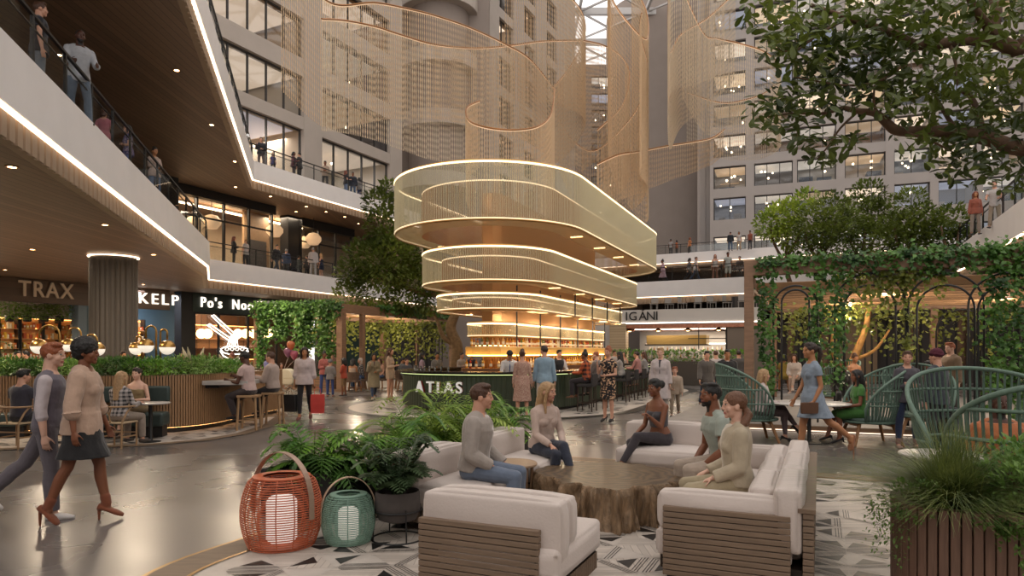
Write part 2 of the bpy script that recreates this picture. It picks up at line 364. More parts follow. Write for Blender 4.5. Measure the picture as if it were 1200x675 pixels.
def person(label, pos, face, h=1.75, sex='m', pose=STAND, top=('tee', '999999'), bottom=('pants', '333333'), shoes='2a2420', skin_k='light', hair=('short', 'brown'), q=.012, seat=None, group=None, extra=None, build=1.0, heel=0):
    s = h/1.75; fem = sex == 'f'; child = h < 1.45
    root_z = 0.0
    T = Matrix.Identity(3)
    lean = pose.get('lean', (0, 0, 0))
    T = Matrix.Rotation(R(lean[2]), 3, 'Z') @ Matrix.Rotation(R(lean[1]), 3, 'Y') @ Matrix.Rotation(-R(lean[0]), 3, 'X')
    Pv = V((0, 0, .95))
    # legs
    legs = []
    for i, sg in enumerate((1, -1)):             # right, left
        L = pose['legs'][i]; a, b, k = R(L[0]), R(L[1]), R(L[2]); fp = R(L[3]) if len(L) > 3 else 0.0
        yaw = R(L[4])*-sg if len(L) > 4 else 0.0
        hip = Pv + V((sg*.088, 0, -.03))
        dt = V((sg*sin(b), sin(a)*cos(b), -cos(a)*cos(b))); ds = V((sg*sin(b)*.4, sin(a-k), -cos(a-k))).normalized()
        Y = Matrix.Rotation(yaw, 3, 'Z'); dt = Y @ dt; ds = Y @ ds
        kn = hip+dt*.43; an = kn+ds*.41
        fd = Y @ V((sg*.12, cos(fp+heel*.6), -sin(fp+heel*.6))); fd.normalize()
        legs.append((hip, kn, an, fd))
    soles = []
    for hip, kn, an, fd in legs:
        toe = an+fd*.17+V((0, 0, -.075)); hl = an-fd*.06+V((0, 0, -.075)); soles.append(min(toe.z, hl.z if not heel else toe.z))
    if seat is None: dz = -min(soles)
    else: dz = (seat+.105)/s-.95+.02
    off = V((0, 0, dz)); Pv = Pv+off
    legs = [(a+off, b+off, c+off, d) for a, b, c, d in legs]
    tp = lambda x, y, z: Pv + T @ V((x, y, z))
    if fem: prof = [(-.12, .10, .085, 0), (-.04, .172, .118, -.012), (.05, .158, .108, -.005), (.14, .120, .088, 0), (.25, .130, .098, .004), (.36, .146, .105, .004), (.43, .148, .088, -.002), (.475, .105, .068, -.006), (.51, .058, .052, -.008)]
    else: prof = [(-.12, .10, .085, 0), (-.04, .163, .115, -.008), (.05, .158, .110, 0), (.14, .145, .102, .002), (.25, .158, .112, .004), (.36, .178, .120, .004), (.43, .178, .102, -.002), (.48, .125, .078, -.006), (.515, .066, .060, -.008)]
    prof = [(z, rx*build, ry*build, y) for z, rx, ry, y in prof]
    shw = (.158 if fem else .185)*(.5+.5*build); ar = .86 if fem else 1.0; lr = .97 if fem else 1.0
    if child: ar *= .9; lr *= .9
    arms = []
    for i, sg in enumerate((1, -1)):
        (u, f) = pose['arms'][i][:2]
        du = (T @ V((u[0]*sg, u[1], u[2])).normalized()); df = (T @ V((f[0]*sg, f[1], f[2])).normalized())
        sh = tp(sg*shw, -.005, .418); el = sh+du*.285; wr = el+df*.245
        arms.append((sh, el, wr, df))
    nb = tp(0, -.012, .50)
    hy, hp = pose.get('head', (0, 0))[:2]; hr = pose.get('head', (0, 0, 0))[2] if len(pose.get('head', (0, 0))) > 2 else 0
    Hd = Matrix.Rotation(R(lean[2]*.6+hy), 3, 'Z') @ Matrix.Rotation(-R(hp+lean[0]*.4), 3, 'X') @ Matrix.Rotation(R(hr), 3, 'Y')
    hs = (1.30 if h < 1.25 else 1.18) if child else 1.03
    hc = nb + (T @ V((0, .018, .04))) + Hd @ V((0, .012, .122*hs))
    hp_ = lambda x, y, z: hc + Hd @ V((x*hs, y*hs, z*hs))
    S = lambda v: v*s
    fine = q <= .012
    def torso(mb, e, z0=None, z1=None, hem=0.0):
        rings = []
        for (z, rx, ry, y) in prof:
            if z0 is not None and z < z0-.001: continue
            if z1 is not None and z > z1+.001: continue
            rings.append(ellring(S(tp(0, y, z)), (rx+e)*s, (ry+e)*s, T, 20, .12))
        mb.loft(rings)
        if fem and not child:
            for sg in (1, -1): mb.ell(S(tp(sg*.062, .068, .305)), (.058*s+e*s, .052*s+e*s, .056*s+e*s))
    def yoke(mb, e):
        for sg in (1, -1):
            mb.tube([S(tp(sg*(.018 if e == 0 else .052), -.018, .505 if e == 0 else .478)), S(tp(sg*.075, -.014, .463)), S(tp(sg*shw*.86, -.008, .425))], [(.046+e)*s, (.05*ar+e)*s, (.045*ar+e)*s], 12)
            mb.ell(S(tp(sg*shw*.86, -.008, .425)), (.045*ar+e)*s)
    def legseg(mb, e, cut=1.0, flare=0.0, thigh_only=False):
        for hip, kn, an, fd in legs:
            limb(mb, S(hip), S(kn), (.088*lr*build+e)*s, (.057*lr+e)*s)
            if thigh_only: continue
            c = kn.lerp(an, .3)+(an-kn).cross(V((1, 0, 0))).normalized()*.012
            limb(mb, S(kn), S(c), (.055*lr+e)*s, (.057*lr+e+flare*.3)*s)
            end = kn.lerp(an, cut)
            r2 = (.057*lr+(.036-.057*lr)*max(0, (cut-.3)/.7)+e+flare)*s
            mb.tube([S(c), S(end)], [(.057*lr+e+flare*.3)*s, r2], 12)
    def armseg(mb, e, upper=1.0, fore=1.0, flare=0.0):
        for sh, el, wr, df in arms:
            mb.ell(S(sh+T @ V((0, 0, -.006))), ((.051*ar+e)*s))
            if upper < 1:
                p = sh.lerp(el, upper); mb.tube([S(sh), S(p)], [(.052*ar+e)*s, (.046*ar+e+flare)*s], 12); continue
            limb(mb, S(sh), S(el), (.050*ar+e)*s, (.038*ar+e)*s)
            if fore > 0:
                m_ = el.lerp(wr, .28); limb(mb, S(el), S(m_), (.038*ar+e)*s, (.041*ar+e)*s)
                p = el.lerp(wr, fore); mb.tube([S(m_), S(p)], [(.041*ar+e)*s, (.041*ar+(.026-.041)*ar*max(0, (fore-.28)/.72)+e+flare)*s], 12)
    # body
    B = MB(); torso(B, 0); legseg(B, 0); armseg(B, 0); yoke(B, 0)
    for sg in (1, -1):
        if seat is not None or lean[0] > 8: B.ell(S(tp(sg*.08, -.015, -.045)), (.092*s, .098*s, .085*s))
    for i, (sh, el, wr, df) in enumerate(arms):
        sg = (1, -1)[i]
        # hand
        curl = pose.get('curl', (.45, .45))[i]; hk = .82 if fem else .92
        if child: hk *= .9
        inn = T @ V((-sg, .15, .1)); pn = (inn-df*inn.dot(df)).normalized(); palm = pose.get('palm', (None, None))[i]
        if palm: pn = V(palm); pn = (pn-df*pn.dot(df)).normalized()
        sd = df.cross(pn).normalized()           # across the palm
        thumb_to = T @ V((0, 1, .3))
        if sd.dot(thumb_to) < 0: sd = -sd        # sd points to the thumb side
        Mh = Matrix((sd, pn, df)).transposed(); w = wr
        rg = []
        for (l, rw, rt) in ((-.01, .024, .02), (.02, .03, .02), (.055, .039, .0175), (.088, .040, .0145), (.096, .034, .010)):
            rg.append(ellring(S(w+df*(l*hk)), rw*hk*s, rt*hk*s, Mh, 12, .25))
        B.loft(rg)
        fr = .0095 if q < .008 else max(.0098, q*.72)
        for j, (ofs, sc_, spd) in enumerate(((.029, .95, 7), (.010, 1.05, 2), (-.010, .98, -3), (-.028, .78, -9))):
            p = w+df*(.086*hk)+sd*(ofs*hk); a = R(8); rr = fr*hk
            for seg, ln in enumerate((.044, .028, .022)):
                a += curl*R((28, 42, 30)[seg]); d2 = (df*cos(a)+pn*sin(a)); d2 = (d2+sd*math.tan(R(spd))*.9).normalized()
                p2 = p+d2*(ln*sc_*hk); limb(B, S(p), S(p2), rr*s, rr*.9*s, 8); p = p2; rr *= .9
        p = w+df*(.022*hk)+sd*(.026*hk)
        for seg, (ln, av) in enumerate(((.042, .85), (.032, .55+.0*curl), (.026, .35))):
            d2 = (df*(1-av*.35)+sd*av*.75+pn*(.25+.5*curl)).normalized(); p2 = p+d2*(ln*hk); limb(B, S(p), S(p2), (fr*1.18-seg*.0012)*hk*s, (fr*1.1-seg*.0012)*hk*s, 8); p = p2
    limb(B, S(nb), S(hp_(0, -.018, -.05)), (.056 if fem else .066)*s*(.9 if child else 1), (.050 if fem else .060)*s*(.9 if child else 1))
    HM = Hd.copy(); k = hs*s
    B.ell(S(hp_(0, -.004, .022)), (.074*k, .094*k, .094*k), HM, 20, 14)
    B.ell(S(hp_(0, .022, -.045)), ((.054 if fem else .058)*k, .066*k, .064*k), HM, 16, 10)
    B.ell(S(hp_(0, .066, -.092)), ((.020 if fem else .026)*k, .022*k, .019*k), HM)
    for sg in (1, -1):
        B.ell(S(hp_(sg*.037, .052, -.026)), (.026*k, .03*k, .032*k), HM)
        B.ell(S(hp_(sg*.031, .076, .034)), (.026*k, .014*k, .008*k), HM)
        B.ell(S(hp_(sg*.075, -.006, -.008)), (.011*k, .021*k, .032*k), HM)
        B.ell(S(hp_(sg*.010, .092, -.028)), (.007*k, .009*k, .006*k), HM)
    B.tube([S(hp_(0, .084, .028)), S(hp_(0, .096, -.004)), S(hp_(0, .105, -.024)), S(hp_(0, .092, -.036))], [.008*k, .0085*k, .0105*k, .006*k], 10)
    B.ell(S(hp_(0, .082, -.0575)), (.026*k, .013*k, .006*k), HM); B.ell(S(hp_(0, .079, -.068)), (.022*k, .013*k, .006*k), HM)
    barefoot = shoes is None
    for hip, kn, an, fd in legs:
        limb(B, S(an), S(an+fd*.01+V((0, 0, -.03))), .038*s, .036*s)
        up = V((0, 0, 1)); sx = fd.cross(up).normalized(); up2 = sx.cross(fd)
        Mf = Matrix((sx, up2, -fd)).transposed()
        B.loft([ellring(S(an+fd*l+up2*z), rx*s, rz*s, Mf, 12, .2) for (l, z, rx, rz) in ((-.055, -.045, .026, .026), (-.03, -.042, .034, .032), (.04, -.045, .037, .03), (.11, -.056, .042, .019), (.155, -.061, .036, .014), (.175, -.063, .02, .009))])
    rotz = math.atan2(-face[0], face[1])
    sk = skin(skin_k); mats = [sk, lipm(skin_k), hairm(hair[1] if isinstance(hair[1], str) else 'dark'), EYE_M, mat('eye_white', 'd8d0c8', .3)]
    def paint(me):
        if not fine: return
        inv = Hd.transposed(); c0 = hc*s
        for p in me.polygons:
            l = inv @ (p.center-c0)
            if l.length > .16*k: continue
            l /= k; ax = abs(l.x)
            if l.y > .055:
                if .016 < ax < .047 and .037 < l.z < .044: p.material_index = 2
                elif .020 < ax < .041 and .007 < l.z < .018 and l.y > .05: p.material_index = 3 if (.026 < ax < .036 or q > .008) else 4
                elif ax < (.026 if q < .009 else .018) and (-.071 if q < .009 else -.066) < l.z < (-.050 if q < .009 else -.054) and l.y > .07: p.material_index = 1
            if pose.get('beard') and l.y > .02 and l.z < -.058+.012*(l.y < .05) and not (ax < .024 and -.066 < l.z < -.052): p.material_index = 2
    body = soft(B, 'person', mats, None, q, 2, post=paint)
    body.location = pos; body.rotation_euler.z = rotz
    tag(body, label, 'person', group)
    NPEOPLE[0] += 1
    cq = max(q*1.15, .0085); e0 = .013 if q < .01 else .016
    # tops
    def put(mb, name, m, disp=.012, sm=3):
        return soft(mb, name, m, body, cq, sm, disp if q < .014 else 0)
    def cm(c): return c if not isinstance(c, str) else cloth(c)
    def skirt(mb, zt, zb, e, flare):
        if seat is not None:
            torso(mb, e, -.12, zt)
            for hip, kn, an, fd in legs: limb(mb, S(hip), S(hip.lerp(kn, .92)), (.10+e)*s, (.075+e)*s)
            mid = (legs[0][1]+legs[1][1])*.5; mb.ell(S((legs[0][0]+legs[1][0])*.5*.45+mid*.55), (.11*s, .2*s, .07*s), Matrix.Rotation(0, 3, 'Z'))
            return
        rings = []; n = 6
        for j in range(n+1):
            t = j/n; z = zt+(zb-zt)*t; wz = Pv.z+z
            xs = []; 
            for hip, kn, an, fd in legs:
                if wz > kn.z: f = min(1, max(0, (hip.z-wz)/(hip.z-kn.z+1e-6))); xs.append(hip.lerp(kn, f))
                else: f = min(1, (kn.z-wz)/(kn.z-an.z+1e-6)); xs.append(kn.lerp(an, f))
            c = (xs[0]+xs[1])*.5; c.z = wz; sp = abs(xs[0].y-xs[1].y)*.5; sx = abs(xs[0].x-xs[1].x)*.5
            bw = .128 if fem else .15
            rx = max(bw + (.178-bw)*min(1, t*3), sx+.08) + e + flare*t; ry = max(.09+(.125-.09)*min(1, t*3), sp+.075)+e+flare*t
            if t < .2: c.x *= t*5; c.y *= t*5
            rr = ellring(S(c), rx*s, ry*s, Matrix.Identity(3), 24)
            if t > .3: rr = [p+ (p-S(c)).normalized()*(.012*s*t*sin(i*2*pi/24*6)) for i, p in enumerate(rr)]
            rings.append(rr)
        mb.loft(rings[::-1])
    if top:
        kind = top[0]; m_ = cm(top[1]); mb = MB()
        hemz = -.04 if kind not in ('coat', 'vestw') else -.12
        if kind == 'tank': torso(mb, e0, top[2] if len(top) > 2 else -.04, .36); nm = 'tank_top'
        elif kind == 'dress':
            hem = top[2]; torso(mb, e0, .05, .48 if top[3] != 'none' else .36); skirt(mb, .12, hem, e0, top[4] if len(top) > 4 else .03); nm = 'dress'
            if top[3] != 'none': yoke(mb, e0)
            if top[3] == 'short': armseg(mb, e0, .45, 0, .01)
            elif top[3] == 'long': armseg(mb, e0, 1, .92, .006)
            else:
                for sg in (1, -1): mb.tube([S(tp(sg*.08, .08, .34)), S(tp(sg*.085, .04, .455)), S(tp(sg*.08, -.07, .38))], .022*s, 8)
        else:
            e = e0 + {'jacket': .016, 'coat': .02, 'loose': .026}.get(kind, 0)
            torso(mb, e+.002, hemz, .48); yoke(mb, e); nm = {'tee': 't_shirt', 'long': 'shirt', 'jacket': 'jacket', 'coat': 'coat', 'loose': 'blouse', 'vest': 'vest', 'rolled': 'shirt', 'offs': 'sweater'}.get(kind, 'shirt')
            if kind in ('tee',): armseg(mb, e, .5, 0, .01)
            elif kind == 'loose': armseg(mb, e, 1, .25, .02)
            elif kind == 'rolled': armseg(mb, e, 1, .3, .004)
            elif kind == 'vest':
                sb = MB(); torso(sb, e-.008, .05, .48); yoke(sb, e-.006); armseg(sb, e, 1, .3, .004); put(sb, 'shirt', cloth(top[3] if len(top) > 3 else 'cfc9c4'))
            elif kind == 'offs': armseg(mb, e, 1, .95, .004)
            else: armseg(mb, e, 1, .93, .004)
            if kind in ('jacket', 'coat', 'loose', 'long', 'offs'): skz = {'coat': -.5, 'loose': -.1}.get(kind, -.1)
            if kind == 'coat':
                skirt(mb, .05, -.45, e, .02)
            elif kind in ('loose', 'long', 'jacket', 'offs', 'tee') and seat is None:
                mb.loft([ellring(S(tp(0, -.006, z)), (rx+e)*s, (ry+e)*s, T, 20) for z, rx, ry in ((-.13, .188*build, .142*build), (-.04, .182*build, .136*build), (.08, .16*build, .114*build))])
            if kind in ('long', 'jacket', 'rolled', 'coat'):
                mb.tube([S(tp(sg*.0+cos(a)*.066, sin(a)*.058-.008, .492+.012*sin(-a))) for a in [2*pi*i/12 for i in range(12)] for sg in (1,)], .017*s, 6, closed=True)
        put(mb, nm, m_)
        if len(top) > 2 and kind in ('jacket', 'coat', 'vest', 'long') and isinstance(top[2], str) and top[2]:   # shirt showing in the open front
            ib = MB(); e = e0+{'jacket': .018, 'coat': .022}.get(kind, .004)
            ib.loft([ellring(S(tp(0, y+.02*1, z)), w*s, (ry+e-.012)*s, T, 14) for z, w, ry, y in ((.02, .03, prof[2][2], prof[2][3]), (.14, .034, prof[3][2], prof[3][3]), (.25, .042, prof[4][2], prof[4][3]), (.36, .052, prof[5][2], prof[5][3]), (.44, .05, .088, 0), (.50, .045, .05, 0))])
            put(ib, 'shirt_front', cloth(top[2]), 0)
    if bottom:
        kind = bottom[0]; m_ = cm(bottom[1]); mb = MB()
        if kind in ('pants', 'jeans', 'wide', 'slim'):
            fl = {'wide': .03, 'slim': -.004}.get(kind, .012); e = .008 if kind == 'slim' else .011
            torso(mb, e, -.12, .05); legseg(mb, e, .97, fl); nm = 'trousers'
        elif kind == 'shorts': torso(mb, .012, -.12, .05); legseg(mb, .02, 0, 0, True); nm = 'shorts'
        elif kind == 'skirt': skirt(mb, .08, bottom[2], .014, bottom[3] if len(bottom) > 3 else .02); nm = 'skirt'
        for sg in (1, -1):
            if kind != 'skirt': mb.ell(S(tp(sg*.08, -.015, -.045)), (.092*s+.01, .098*s+.01, .085*s+.01))
        put(mb, nm, m_, .010)
    if shoes:
        heeled = isinstance(shoes, tuple); sm = cm(shoes[1] if heeled else shoes); ank = heeled and shoes[0] == 'boot'
        for hip, kn, an, fd in legs:
            mb = MB(); up = V((0, 0, 1)); sx = fd.cross(up).normalized(); up2 = sx.cross(fd); Mf = Matrix((sx, up2, -fd)).transposed(); e = .007
            mb.loft([ellring(S(an+fd*l+up2*z), (rx+e)*s, (rz+e)*s, Mf, 14, .3) for (l, z, rx, rz) in ((-.065, -.048, .026, .024), (-.035, -.046, .036, .029 if not heeled else .02), (.03, -.048, .038, .030 if not heeled else .016), (.11, -.056, .043, .019), (.16, -.061, .037, .013), (.185, -.064, .02, .008))])
            if ank: limb(mb, S(an), S(an+(kn-an)*.18), .046*s, .05*s)
            if heeled and heel:
                hl = an-fd*.05-up2*.05; g = hl-V((0, 0, max(.02, hl.z-(min(soles)+dz))))
                if seat is not None: g = hl-up2*.08
                mb.tube([S(hl), S(g)], [.02*s, .011*s], 8)
            soft(mb, 'shoe', sm, body, min(cq, .012), 2)
    # hair
    st, hcol = hair[0], hair[1]; hm = hairm(hcol) if not hasattr(hcol, 'name') else hcol
    if st != 'bald':
        mb = MB(); E = lambda c, r: mb.ell(S(hp_(*c)), (r[0]*k, r[1]*k, r[2]*k), HM, 18, 12)
        if st == 'shaved': E((0, -.012, .030), (.0775, .096, .091))
        elif st == 'afro': E((0, -.025, .055), (.112, .118, .105)); E((0, -.05, .0), (.095, .08, .08))
        else: E((0, -.015, .036), (.083, .101, .092))
        if st in ('short', 'side'):
            E((.018, .035, .098), (.058, .052, .030)); E((-.02, .0, .108), (.058, .06, .025))
        if st in ('bun', 'updo', 'pony', 'lowpony'): E((0, .02, .088), (.062, .06, .04))
        if st == 'bun': E((0, -.135, .03), (.055, .055, .055))
        if st == 'updo': E((0, -.03, .125), (.055, .055, .045)); E((0, -.09, .07), (.05, .05, .05))
        if st == 'topbun': E((0, -.03, .145), (.05, .05, .045))
        if st in ('pony', 'lowpony'):
            z0 = .05 if st == 'pony' else -.03
            mb.tube([S(hp_(0, -.095, z0)), S(hp_(0, -.14, z0-.01)), S(hp_(.0, -.155, z0-.09)), S(hp_(0, -.14, z0-.19)), S(hp_(0, -.125, z0-.27))], [.022*k, .033*k, .038*k, .028*k, .008*k], 10)
        if st == 'sidepony':
            mb.tube([S(hp_(0, -.095, -.03)), S(hp_(-.05, -.105, -.08)), S(hp_(-.095, -.06, -.14)), S(hp_(-.11, .0, -.22)), S(hp_(-.10, .05, -.31))], [.03*k, .04*k, .04*k, .032*k, .01*k], 10)
        if st in ('long', 'bob', 'curly', 'verylong'):
            zb = {'long': -.29, 'bob': -.115, 'curly': -.20, 'verylong': -.40}[st]; w = 1.2 if st == 'curly' else 1.0
            rg = []
            for j in range(6):
                t = j/5; z = .05+(zb-.05)*t
                rg.append(ellring(S(hp_(0, -.052-.05*t, z)), (.083+.014*sin(pi*t))*w*k*(1-.25*t*t), (.064+.012*t)*w*k*(1-.15*t), HM, 18))
            mb.loft(rg[::-1])
            for sg in (1, -1):
                mb.tube([S(hp_(sg*.03, .058, .098)), S(hp_(sg*.07, .05, .055)), S(hp_(sg*.083, .022, -.02)), S(hp_(sg*.082, .012, -.12)), S(hp_(sg*.088, .03 if zb < -.15 else .01, max(zb, -.25) if zb < -.15 else -.13))], [.018*k, .019*k, .022*k, .024*k, .014*k], 8)
        if st == 'beanie':
            mb = MB(); E((0, -.012, .055), (.09, .108, .092)); mb.tube([S(hp_(cos(a)*.088, -.01+sin(a)*.105, .048-.012*sin(-a))) for a in [2*pi*i/16 for i in range(16)]], .017*k, 8, closed=True)
        if st == 'scarf':
            mb = MB(); E((0, -.02, .036), (.09, .106, .1)); E((0, -.04, -.08), (.085, .075, .08))
        ho = soft(mb, 'hair' if st not in ('beanie', 'scarf') else ('beanie' if st == 'beanie' else 'headscarf'), hm, body, max(q, .0075), 2, (.022 if st in ('afro', 'curly') else .012) if fine else 0, LOCKS)
    if extra: extra(dict(body=body, S=S, tp=tp, hp=hp_, arms=arms, legs=legs, s=s, T=T, Hd=Hd, put=put, prof=prof, torso=torso, e0=e0))
    body['hands'] = [list((Matrix.Rotation(rotz, 3, 'Z') @ S(a[2]+a[3]*.07))+V(pos)) for a in arms]
    return body
def hand(p, i): return V(p['hands'][i])
# ---------------------------------------------------------------- camera, sky, surfaces
sc = bpy.context.scene
cam = bpy.data.cameras.new('camera'); cam_o = bpy.data.objects.new('camera', cam); COL.objects.link(cam_o)
cam_o.location = (0, 0, EYE); cam_o.rotation_euler = (pi/2, 0, 0); cam.lens = 24; cam.sensor_width = 36; cam.shift_y = (HY-337.5)/1200; cam.clip_end = 400
sc.camera = cam_o
w = bpy.data.worlds.new('sky'); sc.world = w; w.use_nodes = True
bg = w.node_tree.nodes['Background']; bg.inputs[0].default_value = (1.0, .94, .895, 1); bg.inputs[1].default_value = WORLD
sc.view_settings.view_transform = 'Standard'; sc.view_settings.look = 'None'; sc.view_settings.exposure = EXPO; sc.view_settings.gamma = 1
sc.view_settings.use_curve_mapping = False
sc.cycles.transparent_max_bounces = 24; sc.cycles.max_bounces = 6; sc.cycles.diffuse_bounces = 3; sc.cycles.glossy_bounces = 3
sc.cycles.sample_clamp_indirect = 4; sc.cycles.caustics_reflective = False; sc.cycles.caustics_refractive = False
WHITE = mat('white_plaster', 'efebe9', .6, var=.02, scale=1.5)
STONE = mat('taupe_stone', 'b3a89e', .75, var=.04, scale=.8)
STONE2 = mat('taupe_wall', '8d8179', .8, var=.04, scale=.6)
DARKM = mat('black_steel', '1b1a1a', .45, spec=.4)
GREYM = mat('grey_steel', '3a3837', .5)
CEIL = stripemat('ceiling_boards', '7a614d', '382a1f', .22, .06, 'X', .5, .14)
LIPW = stripemat('lip_slats', '9b8671', '4b3d31', .30, .10, 'X', .6, .06)
OAK = stripemat('oak_slats', '8a6a4d', '2c1f16', .07, .3, 'X', .55, .1)
WALNUT = mat('walnut', '4a3426', .5, var=.2, scale=6, stretch=(1, 8, 8))
OAKP = mat('oak_plain', '9a7a5a', .5, var=.14, scale=5, stretch=(8, 8, 1))
GLASS = glass('clear_glass', 'f6f8f8', .965, .02)
WGLASS = glass('window_glass', 'dfe3e8', .90, .03)
LED = emat('led_warm', 'ffe2c0', LEDS)
LEDW = emat('led_white', 'fff0e0', LEDS*.7)
SPOT = emat('spot_glow', 'ffc890', 30)
# polished concrete
fm, nt, b = new_mat('polished_concrete')
tc = nt.nodes.new('ShaderNodeTexCoord'); n1 = nt.nodes.new('ShaderNodeTexNoise'); n1.inputs['Scale'].default_value = .5; n1.inputs['Detail'].default_value = 3.5; n1.inputs['Roughness'].default_value = .5
nt.links.new(tc.outputs['Object'], n1.inputs['Vector'])
cr = nt.nodes.new('ShaderNodeValToRGB'); cr.color_ramp.elements[0].position = .3; cr.color_ramp.elements[1].position = .75
cr.color_ramp.elements[0].color = rgb('57524f'); cr.color_ramp.elements[1].color = rgb('716b68')
nt.links.new(n1.outputs['Fac'], cr.inputs[0]); nt.links.new(cr.outputs[0], b.inputs['Base Color'])
mr = nt.nodes.new('ShaderNodeMapRange'); mr.inputs[1].default_value = .3; mr.inputs[2].default_value = .7; mr.inputs[3].default_value = .21; mr.inputs[4].default_value = .34
nt.links.new(n1.outputs['Fac'], mr.inputs[0]); nt.links.new(mr.outputs[0], b.inputs['Roughness']); b.inputs['Specular IOR Level'].default_value = .6
bm = MB(); bm.box((5, 45, -.1), (150, 130, .2)); struct(bm.build('floor', fm))
# ---------------------------------------------------------------- geometric tile floors
TILE_L = stripemat('tile_boards', 'bfb4a9', 'a0958a', .06, .12, 'X', .45, .08, coord='Object')
TILE_M = stripemat('tile_boards_crossed', 'bbb0a5', '9c9187', .05, .14, 'Y', .45, .1, coord='Object')
TILE_P = mat('tile_plain', 'bdb3a9', .45, var=.06, scale=5)
TILE_K = mat('tile_black', '1c1a19', .4)
GOLDL = mat('brass_inlay', 'b08a50', .35, .8)
WOODB = mat('border_wood', '73614f', .5, var=.16, scale=4, stretch=(1, 6, 1))
def roundpoly(pts, r, n=8):                      # rounded corners
    out = []; N = len(pts)
    for i in range(N):
        p, a, c = V(pts[i]), V(pts[i-1]), V(pts[(i+1) % N]); da = (a-p).normalized(); dc = (c-p).normalized()
        rr = r[i] if isinstance(r, (list, tuple)) else r
        if rr <= 0: out.append(p); continue
        for k in range(n+1):
            t = k/n; out.append((p+da*rr)*(1-t)**2 + p*(2*t*(1-t)) + (p+dc*rr)*t*t)
    return out
def inside(p, poly):
    c = False; n = len(poly); j = n-1
    for i in range(n):
        a, b_ = poly[i], poly[j]
        if (a[1] > p[1]) != (b_[1] > p[1]) and p[0] < (b_[0]-a[0])*(p[1]-a[1])/(b_[1]-a[1])+a[0]: c = not c
        j = i
    return c
def shrink(poly, d):                             # inset of a counter-clockwise outline
    out = []; n = len(poly)
    for i in range(n):
        t = (V(poly[(i+1) % n])-V(poly[i-1])); t.z = 0
        if t.length < 1e-9: out.append(V(poly[i])); continue
        t.normalize(); out.append(V(poly[i])+V((-t.y, t.x, 0))*d)
    return out
def ccw(poly):
    a = sum(poly[i-1][0]*poly[i][1]-poly[i][0]*poly[i-1][1] for i in range(len(poly)))
    return poly if a > 0 else poly[::-1]
def ringstrip(mb, o, i_, z, mi=0):
    n = len(o)
    for k in range(n):
        l = (k+1) % n; mb.quad((o[k][0], o[k][1], z), (o[l][0], o[l][1], z), (i_[l][0], i_[l][1], z), (i_[k][0], i_[k][1], z), mi)
def tilefield(name, poly, side, mats, z, seed, ang, black=.30):
    rg = random.Random(seed); mb = MB(); h = side*.866
    mb.add([(p[0], p[1], z) for p in poly], [tuple(range(len(poly)))], 2)
    xs = [p[0] for p in poly]; ys = [p[1] for p in poly]; cx, cy = (min(xs)+max(xs))/2, (min(ys)+max(ys))/2; ext = max(max(xs)-min(xs), max(ys)-min(ys))*.75
    N = int(ext/side)+2; ca, sa = cos(ang), sin(ang)
    W = lambda x, y: V((cx+x*ca-y*sa, cy+x*sa+y*ca, z+.002))
    def inset(T, f): c = (T[0]+T[1]+T[2])/3; return [c+(p-c)*f for p in T]
    for j in range(-N, N):
        for i in range(-N, N):
            x0 = i*side+(j % 2)*side/2; y0 = j*h
            for T in ([W(x0, y0), W(x0+side, y0), W(x0+side/2, y0+h)], [W(x0+side, y0), W(x0+side*1.5, y0+h), W(x0+side/2, y0+h)]):
                if not all(inside(p, poly) for p in T): continue
                k = rg.randrange(3); T = T[k:]+T[:k]; A, B, C = T; base = inset(T, .975)
                ty = rg.random(); mb.add(base, [(0, 1, 2)], rg.choice((0, 0, 1, 1, 2)))
                A, B, C = base; up = V((0, 0, .002))
                def band(t0, t1, mi, f0=0, f1=1):
                    a0, b0 = A.lerp(C, t0), B.lerp(C, t0); a1, b1 = A.lerp(C, t1), B.lerp(C, t1)
                    mb.add([a0.lerp(b0, f0)+up, a0.lerp(b0, f1)+up, a1.lerp(b1, f1)+up, a1.lerp(b1, f0)+up], [(0, 1, 2, 3)], mi)
                def small(t0, t1, f0, f1, fa):
                    a0, b0 = A.lerp(C, t0), B.lerp(C, t0); a1, b1 = A.lerp(C, t1), B.lerp(C, t1)
                    mb.add([a0.lerp(b0, f0)+up, a0.lerp(b0, f1)+up, a1.lerp(b1, fa)+up], [(0, 1, 2)], 3)
                if ty < black:
                    for q in (.04, .105, .17): band(q, q+.022, 3)
                    small(.27, .66, .05, .95, .5)
                elif ty < black+.16: small(.05, .42, .15, .85, .3+.4*rg.random())
                elif ty < black+.34:
                    for q in (.04, .105, .17): band(q, q+.022, 3)
    return struct(mb.build(name, mats))
TM = [TILE_L, TILE_M, TILE_P, TILE_K]
uvp = lambda u, v: V((UX.x*u+VX.x*v, UX.y*u+VX.y*v, 0))
lounge = ccw(roundpoly([uvp(10.35, -4.75), uvp(10.35, 4.6), uvp(2.2, 4.6), uvp(2.9, -4.75)], [.6, .3, .5, 1.3], 12))
l2 = shrink(lounge, .34); l1 = shrink(lounge, .035); l3 = shrink(lounge, .375)
tilefield('floor_tiles', l2, .42, TM, .006, 3, UANG)
bm = MB(); ringstrip(bm, lounge, l1, .012, 0); ringstrip(bm, l2, l3, .014, 0); struct(bm.build('trim_1', GOLDL))
bm = MB(); ringstrip(bm, l1, l2, .011, 0); struct(bm.build('trim_2', WOODB))
BC1, BC2 = V((-.64, 21.4, 0)), V((3.4, 30.6, 0))
s0 = ccw(stadium(BC1, BC2, 4.75)); s1 = shrink(s0, .38)
tilefield('floor_tiles_bar', s1, .62, [TILE_P, TILE_P, TILE_P, TILE_K], .006, 5, UANG+.2, .4)
bm = MB(); ringstrip(bm, s0, s1, .010, 0); struct(bm.build('trim_3', TILE_K))
